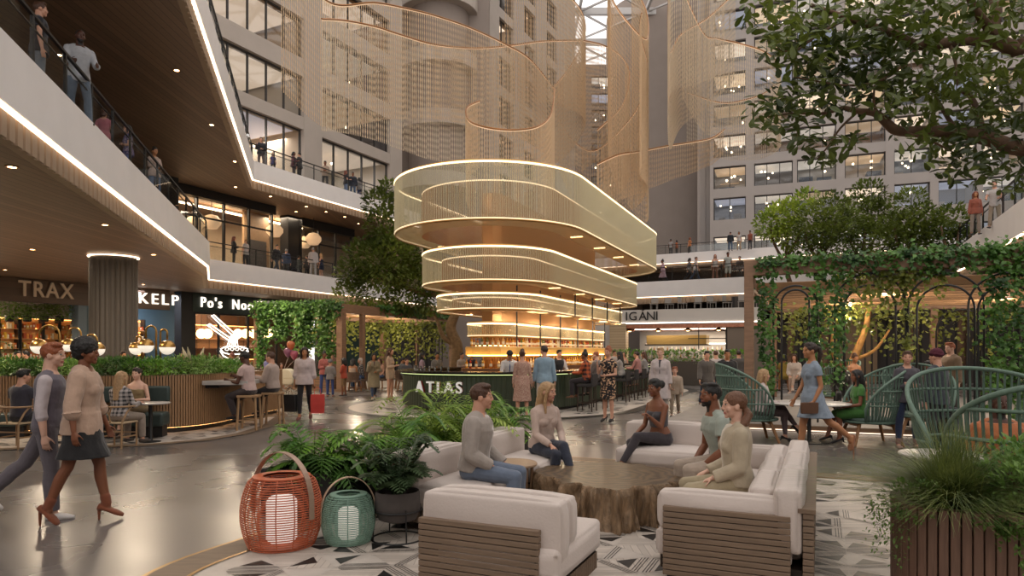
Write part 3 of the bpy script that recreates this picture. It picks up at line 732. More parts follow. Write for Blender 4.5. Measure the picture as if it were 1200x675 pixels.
island = ccw([V(p+(0,)) for p in ((-16, 10.9), (-10.5, 11.35), (-8.2, 11.75), (-6.6, 12.15), (-5.75, 12.9), (-5.4, 14), (-5.4, 15.5), (-5.9, 18), (-8.4, 24.5), (-12.2, 33), (-20.5, 33))])
i1 = shrink(island, .28)
tilefield('floor_tiles_island', i1, .42, [TILE_P, TILE_M, TILE_P, mat('tile_grey', '4a4643', .45)], .006, 9, .3)
bm = MB(); ringstrip(bm, island, i1, .011, 0); struct(bm.build('trim_4', WOODB))
# ---------------------------------------------------------------- balconies
def edge_pts(a, b, n): return [V(a).lerp(V(b), k/n) for k in range(n+1)]
def fascia(name, line, zb, zt, inn, lip=.46, thick=.28):   # line: plan points; inn: sign of the side the slab lies on (left of travel = +1)
    m = MB(); ml = MB(); ms = MB()
    for a, b_ in zip(line, line[1:]):
        a, b_ = V((a[0], a[1], 0)), V((b_[0], b_[1], 0)); d = (b_-a).normalized(); nrm = V((-d.y, d.x, 0))*inn
        def wall(mb, o1, o2, z0, z1):
            q = [a+nrm*o1, b_+nrm*o1, b_+nrm*o2, a+nrm*o2]
            mb.add([p+V((0, 0, z)) for z in (z0, z1) for p in q], [(0, 1, 2, 3), (7, 6, 5, 4), (0, 4, 5, 1), (1, 5, 6, 2), (2, 6, 7, 3), (3, 7, 4, 0)])
        wall(m, 0, thick, zb, zt)
        wall(ml, .03, .13, zb-.03, zb-.004)
        L = (b_-a).length; k = int(L/.3)
        wall(ms, .16, .3, zb-lip, zb)
        for i in range(k):
            p = a+d*(i+.5)*.3
            ms.bar(p+nrm*.13+V((0, 0, zb-lip)), p+nrm*.13+V((0, 0, zb-.06)), .2, .07, up=nrm)
    f = struct(m.build(name, WHITE)); l = ml.build('led_strip', LED, f); s = ms.build('slatted_lip', mat('lip_wood', 'a08a74', .6, var=.05, scale=2), f)
    return f
def ceiling(name, poly, z, m=CEIL, top=None):
    mb = MB(); mb.prism(poly, z, top or z+.12); return struct(mb.build(name, m))
def railing(label, line, z, h=1.1, inn=1, off=.14, post=1.6, pane=True, group=None):
    line = [V((p[0], p[1], 0)) for p in line]
    root = empty('railing', label, 'railing', (line[0].x, line[0].y, z), 0, group); mp = MB(); mh = MB(); mg = MB(); o0 = line[0]
    for a, b_ in zip(line, line[1:]):
        d = (b_-a).normalized(); nr = V((-d.y, d.x, 0))*inn*off; L = (b_-a).length; n = max(1, round(L/post))
        for zz, w_ in ((h, .06), (h-.22, .03)):
            mh.bar(a+nr-o0+V((0, 0, zz)), b_+nr-o0+V((0, 0, zz)), w_, w_*.8)
        for i in range(n+1):
            p = a.lerp(b_, i/n)+nr-o0; pm = MB(); pm.bar(p, p+V((0, 0, h)), .05, .05, up=V((1, 0, 0))); pm.build('post', DARKM, root)
        if pane: mg.bar(a+nr*.6-o0+V((0, 0, h*.42)), b_+nr*.6-o0+V((0, 0, h*.42)), .015, h*.78, up=V((0, 0, 1)))
    mh.build('handrail', DARKM, root)
    if pane: mg.build('glass_panel', GLASS, root)
    return root
xa = lambda Y: -13.3+.2875*(30-Y)
L2A = [(xa(4), 4), (xa(30), 30)]; L2B = [(-15.7, 35.5), (-15.7+.456*24, 59.5)]
L3A = [(-13.8+.296*31.5, 5), (-13.8, 36.5)]; L3B = [(-13.8, 36.5), (-13.8+.5*14, 50.5)]
Z2B, Z2T, Z2F = 5.45, 6.5, 6.25; Z3B, Z3T, Z3F = 10.9, 11.9, 11.7
fascia('balcony_fascia', L2A, Z2B, Z2T, 1); fascia('balcony_fascia', [L2A[1], L2B[0]], Z2B, Z2T, 1); fascia('balcony_fascia', L2B, Z2B, Z2T, 1)
fascia('balcony_fascia', L3A, Z3B, Z3T, 1); fascia('balcony_fascia', L3B, Z3B, Z3T, 1)
ceiling('ceiling', [(xa(4)-.2, 4), (xa(30)-.2, 30), (-15.9, 35.5), (-4.9, 59.5), (-4, 75), (-30, 75), (-50, 40), (-50, 4)], 5.05, CEIL, 5.4)
ceiling('balcony_slab', [(xa(4)-.2, 4), (xa(30)-.2, 30), (-15.9, 35.5), (-4.9, 59.5), (-4, 75), (-30, 75), (-50, 40), (-50, 4)], 5.5, mat('slab_floor', '8a7f76', .5), Z2F)
p3 = [(L3A[0][0]-.2, 5), (-14.0, 36.5), (-7.0, 50.5), (-3, 75), (-40, 75), (-50, 40), (-50, 5)]
ceiling('ceiling_upper', p3, 10.45, CEIL, 10.8)
ceiling('balcony_slab', p3, 10.9, mat('slab_floor', '8a7f76', .5), Z3F)
railing('black steel railing with glass panels on the nearest left balcony', L2A, Z2T-.02, .95)
railing('short black railing turning in at the left balcony corner', [L2A[1], L2B[0]], Z2T-.02, .95)
railing('black railing along the farther second floor balcony on the left', L2B, Z2T-.02, .95)
railing('black railing on the near run of the top left balcony', L3A, Z3T-.02, .95)
railing('black railing in front of the glazed top left balcony rooms', L3B, Z3T-.02, .95)
# downlights in the boarded ceilings
def downlight(p, label, group):
    o = empty('downlight', label, 'ceiling light', p, 0, group)
    a = MB(); a.lathe([(.11, 0), (.11, -.02), (.075, -.02), (.075, .0)], n=16, cap=False); a.build('trim_ring', mat('brushed_brass', 'a8845c', .35, .9), o)
    c = MB(); c.lathe([(.07, -.004), (.07, -.012)], n=12); c.build('lamp', SPOT, o); return o
DL1 = [(14, 195), (123, 263), (180, 298), (38, 292), (6, 316), (168, 333), (290, 342), (112, 312), (232, 318)]
for (px, py) in DL1:
    d = (5.05-EYE)*F/(HY-py); downlight(P(px, py, d), 'round warm downlight in the boarded ceiling over the shops', 'ground floor downlights')
DL2 = [(207, 82), (248, 146), (69, 64), (275, 189), (276, 219), (317, 230), (347, 248), (382, 248), (404, 254), (420, 262), (359, 242)]
for (px, py) in DL2:
    d = (10.45-EYE)*F/(HY-py); downlight(P(px, py, d), 'round warm downlight in the brown ceiling over the balcony', 'upper balcony downlights')
# ---------------------------------------------------------------- facades
NWIN = [0]
ROOMC = ['cfc6ba', 'b9b4ae', '9aa0a8', 'c9b49a', '8f99a8', 'd8d2c8', '7f7a78', 'a8865f']
def facade(name, A, t, cols, rows, zlo, zhi, send, m=STONE, depth=.5, mull=1.5, room=5.0, seed=1, lights=1.0, sstart=0.0, frame=.10, wallm=None):
    A = V((A[0], A[1], 0)); t = V((t[0], t[1], 0)).normalized(); n = V((t.y, -t.x, 0))      # n looks into the hall
    if n.dot(V((0, 0, 0))-A) < 0: n = -n
    Q = lambda s, o, z: A+t*s+n*o+V((0, 0, z)); rg = random.Random(seed); mb = MB()
    def blk(mb, s0, s1, o0, o1, z0, z1, mi=0):
        vs = [Q(s, o, z) for z in (z0, z1) for (s, o) in ((s0, o0), (s1, o0), (s1, o1), (s0, o1))]
        mb.add(vs, [(0, 1, 2, 3), (7, 6, 5, 4), (0, 4, 5, 1), (1, 5, 6, 2), (2, 6, 7, 3), (3, 7, 4, 0)], mi)
    cur = sstart
    for (s0, s1) in cols: blk(mb, cur, s0, -depth, 0, zlo, zhi); cur = s1
    blk(mb, cur, send, -depth, 0, zlo, zhi)
    for (s0, s1) in cols:
        z = zlo
        for (z0, z1) in rows: 
            if z0 > z: blk(mb, s0, s1, -depth, -.04, z, z0)
            z = z1
        blk(mb, s0, s1, -depth, -.04, z, zhi)
    struct(mb.build(name, m))
    for (z0, z1) in rows:
        for (s0, s1) in cols:
            NWIN[0] += 1; f = MB(); o = -depth*.72; fr = frame
            blk(f, s0, s1, o-.06, o+.06, z0, z0+fr); blk(f, s0, s1, o-.06, o+.06, z1-fr, z1); blk(f, s0, s0+fr, o-.06, o+.06, z0, z1); blk(f, s1-fr, s1, o-.06, o+.06, z0, z1)
            k = max(1, round((s1-s0)/mull))
            for i in range(1, k): q = s0+(s1-s0)*i/k; blk(f, q-fr*.4, q+fr*.4, o-.06, o+.07, z0, z1)
            fo = struct(f.build('window_%d' % NWIN[0], GREYM)); g = MB(); g.quad(Q(s0, o, z0), Q(s1, o, z0), Q(s1, o, z1), Q(s0, o, z1)); g.build('pane', WGLASS, fo)
            # the room behind: back wall, ceiling, floor and its lamps
            r = MB(); c = mat('room_'+str(rg.randrange(8)), ROOMC[rg.randrange(8)], .8) if False else None
            ci = rg.randrange(8); rm = mat('room_paint_%d' % ci, ROOMC[ci], .8); b0 = -depth-room
            blk(r, s0-.3, s1+.3, b0-.1, b0, z0-.4, z1+.3); blk(r, s0-.4, s0-.3, b0, -depth, z0-.4, z1+.3); blk(r, s1+.3, s1+.4, b0, -depth, z0-.4, z1+.3)
            blk(r, s0-.3, s1+.3, b0, -depth, z1+.1, z1+.3); blk(r, s0-.3, s1+.3, b0, -depth, z0-.5, z0-.3)
            ro = struct(r.build('wall_room', rm)); l = MB(); L = s1-s0
            blk(l, s0, s1, b0+.5, -depth-.5, z1+.05, z1+.09)
            zq = z0+.9+rg.random()*.9; blk(l, s0+L*.1, s0+L*.7, b0+.06, b0+.12, zq, zq+.06) if rg.random() < .5 else None
            kk = rg.randrange(5); ll = emat('room_lamp_%d%s' % (kk, name), ('ffdcb0', 'fff0dc', 'ffe6c8', 'ffd8a8', 'e8ecff')[kk], (1.5, .9, 1.9, .7, .5)[kk]*lights); l.build('ceiling_lamp', ll, ro)
            fu = MB(); x = s0+.3
            while x < s1-.8:
                wd = .5+rg.random()*1.4; hh = .5+rg.random()*1.3; blk(fu, x, min(s1, x+wd), b0+.3, b0+.9+rg.random()*2, z0-.3, z0-.3+hh, rg.randrange(3)); x += wd+.4+rg.random()*1.5
            pl_ = MB()
            for i in range(rg.randrange(5)): q = Q(s0+L*(.15+.7*rg.random()), b0+.8+rg.random()*3.2, z1-.35-rg.random()*.7); pl_.ell(q, .09+.07*rg.random(), n=8, m=5)
            if pl_.v: pl_.build('pendant_globe', emat('room_globe', 'ffe0b4', 7), ro)
            if fu.v: fu.build('furnishing', [mat('furn_dark', '4a4038', .6), mat('furn_blue', '47586e', .6), mat('furn_pale', 'b8aea2', .6)], ro)
    return Q, n, t
FA, FT = (-16.5, 37.9), (.454, .891)
ROWS = [(16.8+3.75*k, 19.4+3.75*k) for k in range(5)]
QL, NL, TL = facade('wall_left', FA, FT, [(-6, 6.85), (8.5, 15.9)], [(Z3F+.05, 16.0)]+ROWS, Z3F, 46, 17.4, STONE, .5, 1.5, 6, 3, .26, -8)
facade('wall_left_far', (-3.9, 60), (.433, .90), [(1.0, 4.2), (6.2, 9.4), (12, 15), (18, 21)], [(12.4+3.75*k, 15.2+3.75*k) for k in range(8)], 0, 48, 27, STONE, .5, 1.1, 5, 5, .7)
# curved stair tower between them
bm = MB(); bm.box((-6.5, 60, 24), (9, .6, 48)); struct(bm.build('wall_tower', STONE2))
for k in range(6):
    z = 15.5+5.2*k; bm = MB(); pts = [V((-6.4+cos(a)*3.4, 59.7-sin(a)*3.2, 0)) for a in [pi*i/20 for i in range(21)]]
    bm.prism(pts[::-1], z, z+1.25); struct(bm.build('balcony_drum', STONE, bevel=.05))
    bm = MB(); pts = [V((-6.4+cos(a)*2.6, 59.7-sin(a)*2.4, 0)) for a in [pi*i/20 for i in range(21)]]; bm.prism(pts[::-1], z+1.25, z+5.2); struct(bm.build('wall_drum', STONE2))
# back wall with small windows, plain shaft, fins
Db = 95.0; bx = lambda px: (px-HX)/F*Db; bz = lambda py: EYE+(HY-py)/F*Db
rowsb = [(bz(y+15), bz(y)) for y in (245, 225.5, 206, 187, 167.5, 148, 128.5, 109, 89)][:9]
facade('wall_back', (bx(640), Db), (1, 0), [(bx(693)-bx(640), bx(728)-bx(640)), (bx(733)-bx(640), bx(765)-bx(640))], rowsb, 0, bz(76), bx(775)-bx(640), STONE2, .4, 1.1, 4, 8, .8, 0)
bm = MB(); bm.lathe([(9, 0), (9, 50)], (bx(800)-1, 99, 0), 48); o = struct(bm.build('wall_shaft', STONE2, smooth=True))
for i, px in enumerate((822, 829)):
    bm = MB(); bm.box((P(px, 300, 86).x, 86, 25), (.7, 1.2, 50)); struct(bm.build('column_fin', mat('pale_fin', 'b5aca6', .6)))
RA = (28.5-2.54*3.2, 80+3.2); RT = (.9305, -.3663)
def rs(px):                                      # distance along the right facade where a column of the photo meets it
    k = (px-HX)/F; return (k*RA[1]-RA[0])/(RT[0]-k*RT[1])
cols = [(rs(a), rs(b_)) for a, b_ in ((836, 874), (883.7, 929), (934, 980), (990, 1038), (1048, 1090), (1100, 1145), (1152, 1200), (1208, 1260))]
QR, NR, TR = facade('wall_right', RA, RT, cols, [(12.0, 15.4)]+[(17.4+3.72*k, 20.0+3.72*k) for k in range(8)], Z3F, 50, rs(1270), mat('grey_stone', 'b0a8a3', .75, var=.03, scale=.7), .7, 1.5, 5, 21, .5, rs(832))
# roof: ring of plaster, steel trusses and glass
bm = MB()
for i in range(-6, 16):
    y = 10+i*9
    bm.bar((-45, y, 47), (70, y, 47), .5, .9)
for i in range(-5, 9): bm.bar((i*9, -40, 47.4), (i*9, 150, 47.4), .35, .6)
for i in range(-8, 18):
    y = 10+i*9; s = 1 if i % 2 else -1
    for j in range(-5, 8): bm.bar((j*9, y, 47), (j*9+9*(1 if (i+j) % 2 else 0)-(0 if (i+j) % 2 else -9), y+9, 47), .22, .22); bm.bar((j*9, y+9, 47), (j*9+9, y, 47), .22, .22)
struct(bm.build('ceiling_truss', mat('truss_white', 'b9b6b4', .5)))
# unseen walls added behind and beside the camera to shut out sky light
bm = MB(); bm.box((5, -9, 4), (112, .5, 8)); struct(bm.build('wall_added_behind', WHITE)); bm = MB(); bm.box((-50, 40, 23), (.5, 98, 47)); struct(bm.build('wall_added_left', STONE2)); bm = MB(); bm.box((61, 40, 23), (.5, 98, 47)); struct(bm.build('wall_added_right', STONE))
# ---------------------------------------------------------------- right hand balconies
V2 = (.872, -.49)
r2a = V((8.6-4*.872, 47.5+4*.49, 0)); r2b = r2a+V((V2[0], V2[1], 0))*18
fascia('balcony_fascia', [r2a, r2b], Z2B, Z2T, 1); railing('grey railing of the second floor balcony facing the camera', [r2a, r2b], Z2T-.02, .95)
r3a = V((9.0, 75.2, 0)); r3b = V((40, 59, 0))
fascia('balcony_fascia', [r3a, r3b], Z3B, Z3T, 1); railing('railing of the third floor balcony under the far windows', [r3a, r3b], Z3T-.02, .95)
ceiling('balcony_slab', [(r2a.x, r2a.y+.3), (r2b.x, r2b.y+.3), (40, 60), (12, 78)], 5.5, mat('slab_floor', '8a7f76', .5), Z2F)
ceiling('ceiling_back', [(r2a.x, r2a.y+.3), (r2b.x, r2b.y+.3), (40, 60), (12, 78)], 5.05, CEIL, 5.4)
ceiling('ceiling_back', [(9, 75.5), (40, 59.3), (60, 80), (12, 90)], 10.45, CEIL, 10.8)
ceiling('balcony_slab', [(9, 75.5), (40, 59.3), (60, 80), (12, 90)], 10.9, mat('slab_floor', '8a7f76', .5), Z3F)
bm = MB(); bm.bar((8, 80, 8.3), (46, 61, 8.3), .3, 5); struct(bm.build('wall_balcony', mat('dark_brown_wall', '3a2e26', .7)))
for i in range(9):
    p = V((13, 72, 10.45)).lerp(V((36, 60.5, 10.45)), i/8); downlight(p, 'tiny downlight under the third floor balcony at the back', 'far balcony downlights')
# balcony coming in from the right edge
rr0 = V((19.9+.411*2, 30+.9116*2, 0)); rr1 = V((19.9-.411*16, 30-.9116*16, 0))
fascia('balcony_fascia', [rr1, rr0], Z2B, Z2T, -1); railing('black railing on the right hand balcony behind the tree', [rr1, rr0], Z2T-.02, .95, inn=-1)
ceiling('ceiling_right', [rr1+V((.2, 0, 0)), rr0+V((.2, 0, 0)), rr0+V((20, 5, 0)), rr1+V((20, 5, 0))], 5.05, CEIL, 5.4)
ceiling('balcony_slab', [rr1+V((.2, 0, 0)), rr0+V((.2, 0, 0)), rr0+V((20, 5, 0)), rr1+V((20, 5, 0))], 5.5, mat('slab_floor', '8a7f76', .5), Z2F)
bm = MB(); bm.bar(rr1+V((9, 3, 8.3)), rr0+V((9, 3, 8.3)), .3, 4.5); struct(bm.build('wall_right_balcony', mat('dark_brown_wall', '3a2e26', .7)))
# ---------------------------------------------------------------- shop fronts on the left
SA, ST, SN = V((-22.8, 30.4, 0)), V((.4886, .8725, 0)), V((.8725, -.4886, 0))
SQ = lambda s, o, z=0.0: SA+ST*s+SN*o+V((0, 0, z)); SANG = math.atan2(ST.y, ST.x)
def ss(px, o=0.0): k = (px-HX)/F; a = SA+SN*o; return (k*a.y-a.x)/(ST.x-k*ST.y)
def sblk(mb, s0, s1, o0, o1, z0, z1, mi=0):
    vs = [SQ(s, o, z) for z in (z0, z1) for (s, o) in ((s0, o0), (s1, o0), (s1, o1), (s0, o1))]
    mb.add(vs, [(0, 1, 2, 3), (7, 6, 5, 4), (0, 4, 5, 1), (1, 5, 6, 2), (2, 6, 7, 3), (3, 7, 4, 0)], mi)
def sobj(name, m, spec, parent=None):
    mb = MB()
    for b_ in spec: sblk(mb, *b_)
    return mb.build(name, m, parent)
SIGNW = stripemat('sign_boards', '4b382b', '2a1e17', .3, .03, 'Z', .5, .1)
# continuous back walls
struct(sobj('wall_shop_back', mat('shop_back', 'a09890', .8), [(-16, 9.5, -6.4, -6.2, 0, 5.1)]))
struct(sobj('wall_blue_shop', mat('kelp_blue', '46606f', .7), [(5.0, 11, -3.2, -3.0, 0, 5.1), (4.6, 4.8, -3.2, 0, 0, 5.1)]))
struct(sobj('wall_noodle_back', mat('noodle_back', '6b4a33', .7), [(9.0, 24, -6.4, -6.2, 0, 5.1)]))
struct(sobj('column_black', DARKM, [(ss(211), ss(228), -.5, .1, 0, 5.05)]))
struct(sobj('column_blue', mat('blue_grey', '5c6c78', .6), [(ss(91), ss(101), -.5, .05, 0, 3.95)]))
struct(sobj('wall_far_left', mat('charcoal_wall', '2c2a29', .7), [(19.5, 52, -.6, -.3, 0, 5.05)]))
struct(sobj('wall_far_slats', stripemat('charcoal_slats', '3a3735', '1a1817', .35, .3, 'X', .6, .05), [(28, 52, -.3, -.22, 0, 5.05)]))
struct(sobj('wall_brick', mat('pale_brick', '8a6a58', .8, var=.25, scale=12), [(20.2, 21.6, -.3, .3, 0, 5.05)]))
struct(sobj('wall_green', mat('deep_green', '1f3a33', .6), [(22.2, 26, -.3, -.1, 0, 5.05)]))
def sign(name, label, s0, s1, m, txt, px0, px1, ymid, capz, lm, bold=0, spacing=1.0):
    root = empty(name, label, 'shop sign', SQ((s0+s1)/2, 0, 3.95)); o0 = root.location
    mb = MB(); sblk(mb, s0, s1, -.1, .12, 3.95, 5.04); mb.v = [tuple(V(v)-o0) for v in mb.v]; mb.build('sign_board', m, root)
    a, b_ = ss(px0), ss(px1); mid = (a+b_)/2; zc = EYE+(HY-ymid)/F*(SQ(mid, 0).y)
    t = text('lettering', txt, capz/.69, .05, lm, root, SQ(mid, .19, zc)-o0, Euler((pi/2, 0, SANG)), spacing, bold)
    bpy.context.view_layer.update(); wd = t.dimensions.x
    if wd > 0: t.scale.x = (b_-a)/wd
    return root
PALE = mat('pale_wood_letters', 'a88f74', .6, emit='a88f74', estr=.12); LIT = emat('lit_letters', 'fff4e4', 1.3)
sign('shop_sign', 'wooden shop header with pale wood letters at the left edge', -12, 4.2, SIGNW, 'TRAX', 19, 83.5, 341, .70, PALE, .008, 1.15)
sign('shop_sign', 'brown shop header with bright white letters beside the black pillar', 4.9, 8.1, SIGNW, 'KELP', 160, 206, 351.5, .56, LIT, .0, 1.35)
sign('shop_sign', 'dark green header with white serif lettering for the noodle shop', 9.5, 19.5, mat('sign_green', '17251f', .5), "Po's  Noodle", 233, 311, 357.5, .58, LIT, .0, 1.25)
# shelving with packages
PKG = [mat('package_%d' % i, c, .5) for i, c in enumerate(('d88a3c', 'e0a860', 'c4622c', 'e8d8b8', 'b8502a', 'd8b040'))]
pkg_proto = None
def shelf_unit(label, s0, s1, o, z0, z1, n, per, group, cat_label, lm):
    global pkg_proto
    root = empty('shelf_unit', label, 'shelves', SQ((s0+s1)/2, o, 0), 0, 'lit shop shelves'); o0 = root.location
    def put(name, m, spec):
        mb = MB()
        for b_ in spec: sblk(mb, *b_)
        mb.v = [tuple(V(v)-o0) for v in mb.v]; return mb.build(name, m, root)
    put('back_panel', mat('shelf_back', 'c9a878', .7), [(s0, s1, o-.42, o-.4, .2, z1)])
    for s in (s0, s1): put('upright', DARKM, [(s-.03, s+.03, o-.4, o, 0, z1)])
    for k in range(n):
        z = z0+(z1-z0)*k/n; sh = put('shelf', mat('shelf_board', 'b89468', .6), [(s0, s1, o-.4, o, z-.03, z)])
        if lm: put('shelf_light', lm, [(s0+.05, s1-.05, o-.38, o-.34, z+.5, z+.53)])
        for i in range(per):
            w_ = (s1-s0-.16)/per; hgt = .2+.12*RNG.random(); s = s0+.1+w_*(i+.5)
            if RNG.random() < .08: continue
            mb = MB(); mb.box((0, 0, hgt/2), (w_*.8, .2, hgt)); 
            if RNG.random() < .4: mb.box((0, -.101, hgt*.5), (w_*.5, .004, hgt*.35), mi=1)
            p = mb.build('package', [RNG.choice(PKG), mat('package_label', 'efe6d4', .5)], None, loc=SQ(s, o-.14, z), rotz=SANG)
            tag(p, cat_label, 'package', group)
SHL = emat('shelf_glow', 'ffb060', 5)
for i, (a, b_) in enumerate(((0, 22), (25, 51), (52, 70), (71, 89), (101, 108))):
    sa, sb = ss(a, -2.6), ss(b_, -2.6)
    shelf_unit(['tall lit shelf unit at the left edge of the wooden header shop', 'second lit shelf unit from the left under the pale wood letters', 'middle lit shelf unit full of orange packages', 'lit shelf unit beside the blue grey pillar', 'narrow lit shelf between the pillar and the fluted column'][i], sa, sb, -2.6, 1.35, 3.3, 4, 6 if i < 4 else 3, 'orange packages on the lit shop shelves', 'small orange package on a lit shelf of the left shop', SHL)
shelf_unit('tall dark shelf with lit boxes inside the blue shop', ss(158, -2.4), ss(170, -2.4), -2.4, 1.0, 3.5, 4, 4, 'boxes on the blue shop shelf', 'small amber box on the shelf in the blue shop', SHL)
# noodle shop: glazed front, neon bowl, globe lamps
gl = empty('glazed_storefront', 'black framed glass front of the noodle shop', 'shop front', SQ(14, 0, 0)); o0 = gl.location
def gput(name, m, spec):
    mb = MB()
    for b_ in spec: sblk(mb, *b_)
    mb.v = [tuple(V(v)-o0) for v in mb.v]; return mb.build(name, m, gl)
for s in (9.6, 11.3, 13.4, 15.6, 17.6, 19.4): gput('mullion', DARKM, [(s-.05, s+.05, -.1, .02, 0, 3.95)])
gput('rail', DARKM, [(9.6, 19.4, -.1, .02, 0, .12), (9.6, 19.4, -.1, .02, 3.84, 3.95)]); gput('pane', GLASS, [(9.6, 19.4, -.05, -.04, .1, 3.9)])
nb = empty('neon_sign', 'white neon sign of a noodle bowl with chopsticks in the shop window', 'neon sign', SQ(13, .1, 2.4)); o0 = nb.location; NEON = emat('neon_white', 'fffaf0', 1.8)
def np_(px, py): s = ss(px); q = SQ(s, .12); return V((q.x, q.y, EYE+(HY-py)/F*q.y))-o0
def ntube(name, pts, r=.035, closed=False): mb = MB(); mb.tube([np_(*p) for p in pts], r, 6, closed=closed); mb.build(name, NEON, nb)
ntube('chopstick', [(246, 370), (249, 369), (279, 396), (276, 398)], closed=True); ntube('chopstick', [(241, 381), (244, 379.5), (275, 401), (272, 403)], closed=True)
ntube('bowl', [(257, 409), (262, 406.5), (272, 405.5), (283, 406.5), (289, 409), (286, 413), (278, 415), (267, 415), (260, 413)], closed=True)
ntube('bowl', [(256.5, 411), (260, 417), (268, 421), (278, 421), (286, 417), (289.5, 411)])
for k in range(6):
    x = 267+k*1.7; ntube('noodle', [(x+3, 391+k*.8), (x+1, 396), (x-1+.4*k, 401), (x-3+k, 407)], .022)
for k in range(4): ntube('noodle', [(262+k*6, 409), (264+k*6, 407.3), (267+k*6, 408.5), (265+k*6, 411), (262+k*6, 409.8)], .018)
GLOBE = emat('globe_warm', 'ffd490', 7)
for i, px in enumerate((279, 288, 298, 307, 316, 236, 243)):
    s = ss(px, -2.5); q = SQ(s, -2.5); d = q.y; z = EYE+(HY-391)/F*d
    o = empty('globe_lamp', 'round yellow globe lamp hanging inside the noodle shop', 'pendant lamp', (q.x, q.y, z), 0, 'globe lamps in the noodle shop')
    mb = MB(); mb.ell((0, 0, 0), .3, n=16, m=10); mb.build('globe', GLOBE, o, smooth=2); mb = MB(); mb.cyl((0, 0, .3), (0, 0, 5.05-z), .015, n=6); mb.build('cord', DARKM, o)
tag(sobj('kitchen_cabinet', stripemat('noodle_cabinet', '8a5c38', '4a2d18', .45, .06, 'X', .5, .12), [(10, 19, -5.6, -5.0, 0, 1.1), (10, 19, -5.6, -5.2, 1.9, 3.4)]), 'long wooden back counter inside the noodle shop', 'counter')
tag(sobj('shelf_board', mat('noodle_shelf_wood', 'a87448', .5), [(10, 19, -5.3, -4.9, 2.5, 2.56), (10, 19, -5.3, -4.9, 3.0, 3.06)]), 'wooden wall shelf over the noodle shop counter', 'shelf')
struct(sobj('trim_5', emat('counter_glow', 'ffb468', 4), [(10, 19, -4.95, -4.9, 1.12, 1.16), (10, 19, -5.2, -5.15, 3.42, 3.47)]))
# hanging plants in black pots under the TRAX header
LEAF_HANG = leafmat('hanging_leaves', '3c5c22', '7c9c3c', .3, .5, 4)
for i, (px, lbl) in enumerate(((11, 'first black pot of hanging greenery from the left, high in the wooden header shop'), (32, 'second black pot of hanging greenery under the letter T'), (52, 'third black pot of hanging greenery under the letter A'), (70, 'fourth black pot of hanging greenery beside the blue pillar'))):
    s = ss(px, -.9); q = SQ(s, -.9); d = q.y; zb = EYE+(HY-377)/F*d
    o = empty('hanging_plant', lbl, 'hanging plant', (q.x, q.y, zb), 0, 'hanging plants in the shop')
    mb = MB(); mb.lathe([(.14, 0), (.18, .04), (.18, .28), (.16, .28), (.16, .24)], n=14); mb.build('pot', DARKM, o); mb = MB(); mb.cyl((0, 0, .25), (0, 0, 5.05-zb), .012, n=5); mb.build('wire', DARKM, o)
    mb = MB(); rg = random.Random(i)
    for k in range(420):
        a = rg.random()*2*pi; r = rg.random()**.5*.75; z = .35+rg.random()*.75-.25*(r > .4); mb.leaf(V((cos(a)*r, sin(a)*r*.6, z)), V((cos(a), sin(a), -.4+rg.random()*.6)), V((0, 0, 1)), .14+rg.random()*.1, .09)
    mb.build('foliage', LEAF_HANG, o)
# fluted column
bm = MB(); prof = []
N = 144; vs = []; 
for z in (0, 4.95):
    for k in range(N):
        a = 2*pi*k/N; r = .70+.055*abs(sin(a*13)); vs.append((-14+cos(a)*r, 24+sin(a)*r, z))
bm.add(vs, [(k, (k+1) % N, N+(k+1) % N, N+k) for k in range(N)]); struct(bm.build('column_fluted', mat('column_plaster', '48433e', .6), smooth=True))
bm = MB(); bm.ring((-14, 24, 5.0), .78, .025, 32); struct(bm.build('trim_6', LED))
# ---------------------------------------------------------------- second floor shop fronts (left balcony)
u0 = V((-17.4, 34.2, 0)); ut = V((.456, .89, 0)).normalized(); un = V((ut.y, -ut.x, 0))
def upx(px): k = (px-HX)/F; return (k*u0.y-u0.x)/(ut.x-k*ut.y)
def ufront(name, label, px0, px1, off, n, ztop, transom=8.9):
    s0, s1 = upx(px0), upx(px1); root = empty(name, label, 'shop front', u0+ut*s0-un*off+V((0, 0, Z2F))); o0 = root.location
    q = lambda s, o, z: u0+ut*s+un*(o-off)+V((0, 0, z))-o0
    def blk(mb, a, b_, c, d, e, f): mb.add([q(s, o, z) for z in (e, f) for (s, o) in ((a, c), (b_, c), (b_, d), (a, d))], [(0, 1, 2, 3), (7, 6, 5, 4), (0, 4, 5, 1), (1, 5, 6, 2), (2, 6, 7, 3), (3, 7, 4, 0)])
    for i in range(n+1):
        s = s0+(s1-s0)*i/n; mb = MB(); blk(mb, s-.05, s+.05, -.08, .08, Z2F, ztop); mb.build('mullion', DARKM, root)
    mb = MB(); blk(mb, s0, s1, -.06, .06, transom, transom+.08); blk(mb, s0, s1, -.06, .06, Z2F, Z2F+.1); mb.build('transom', DARKM, root)
    mb = MB(); blk(mb, s0-.1, s1+.1, -.2, .25, ztop, 10.44); mb.build('bulkhead', DARKM, root)
    mb = MB(); blk(mb, s0, s1, -.01, .0, Z2F, ztop); mb.build('pane', GLASS, root); return root
ufront('glazed_storefront', 'black framed glass shop front behind the couple on the left balcony', 205, 327, .6, 4, 9.95)
ufront('glazed_storefront', 'second glazed shop front on the left balcony past the black pillar', 374, 432, 1.6, 3, 9.9)
q = lambda s, o, z: u0+ut*s-un*o+V((0, 0, z))
def ublk(name, m, s0, s1, o0, o1, z0, z1):
    mb = MB(); mb.add([q(s, o, z) for z in (z0, z1) for (s, o) in ((s0, o0), (s1, o0), (s1, o1), (s0, o1))], [(3, 2, 1, 0), (4, 5, 6, 7), (0, 1, 5, 4), (1, 2, 6, 5), (2, 3, 7, 6), (3, 0, 4, 7)]); return mb.build(name, m)
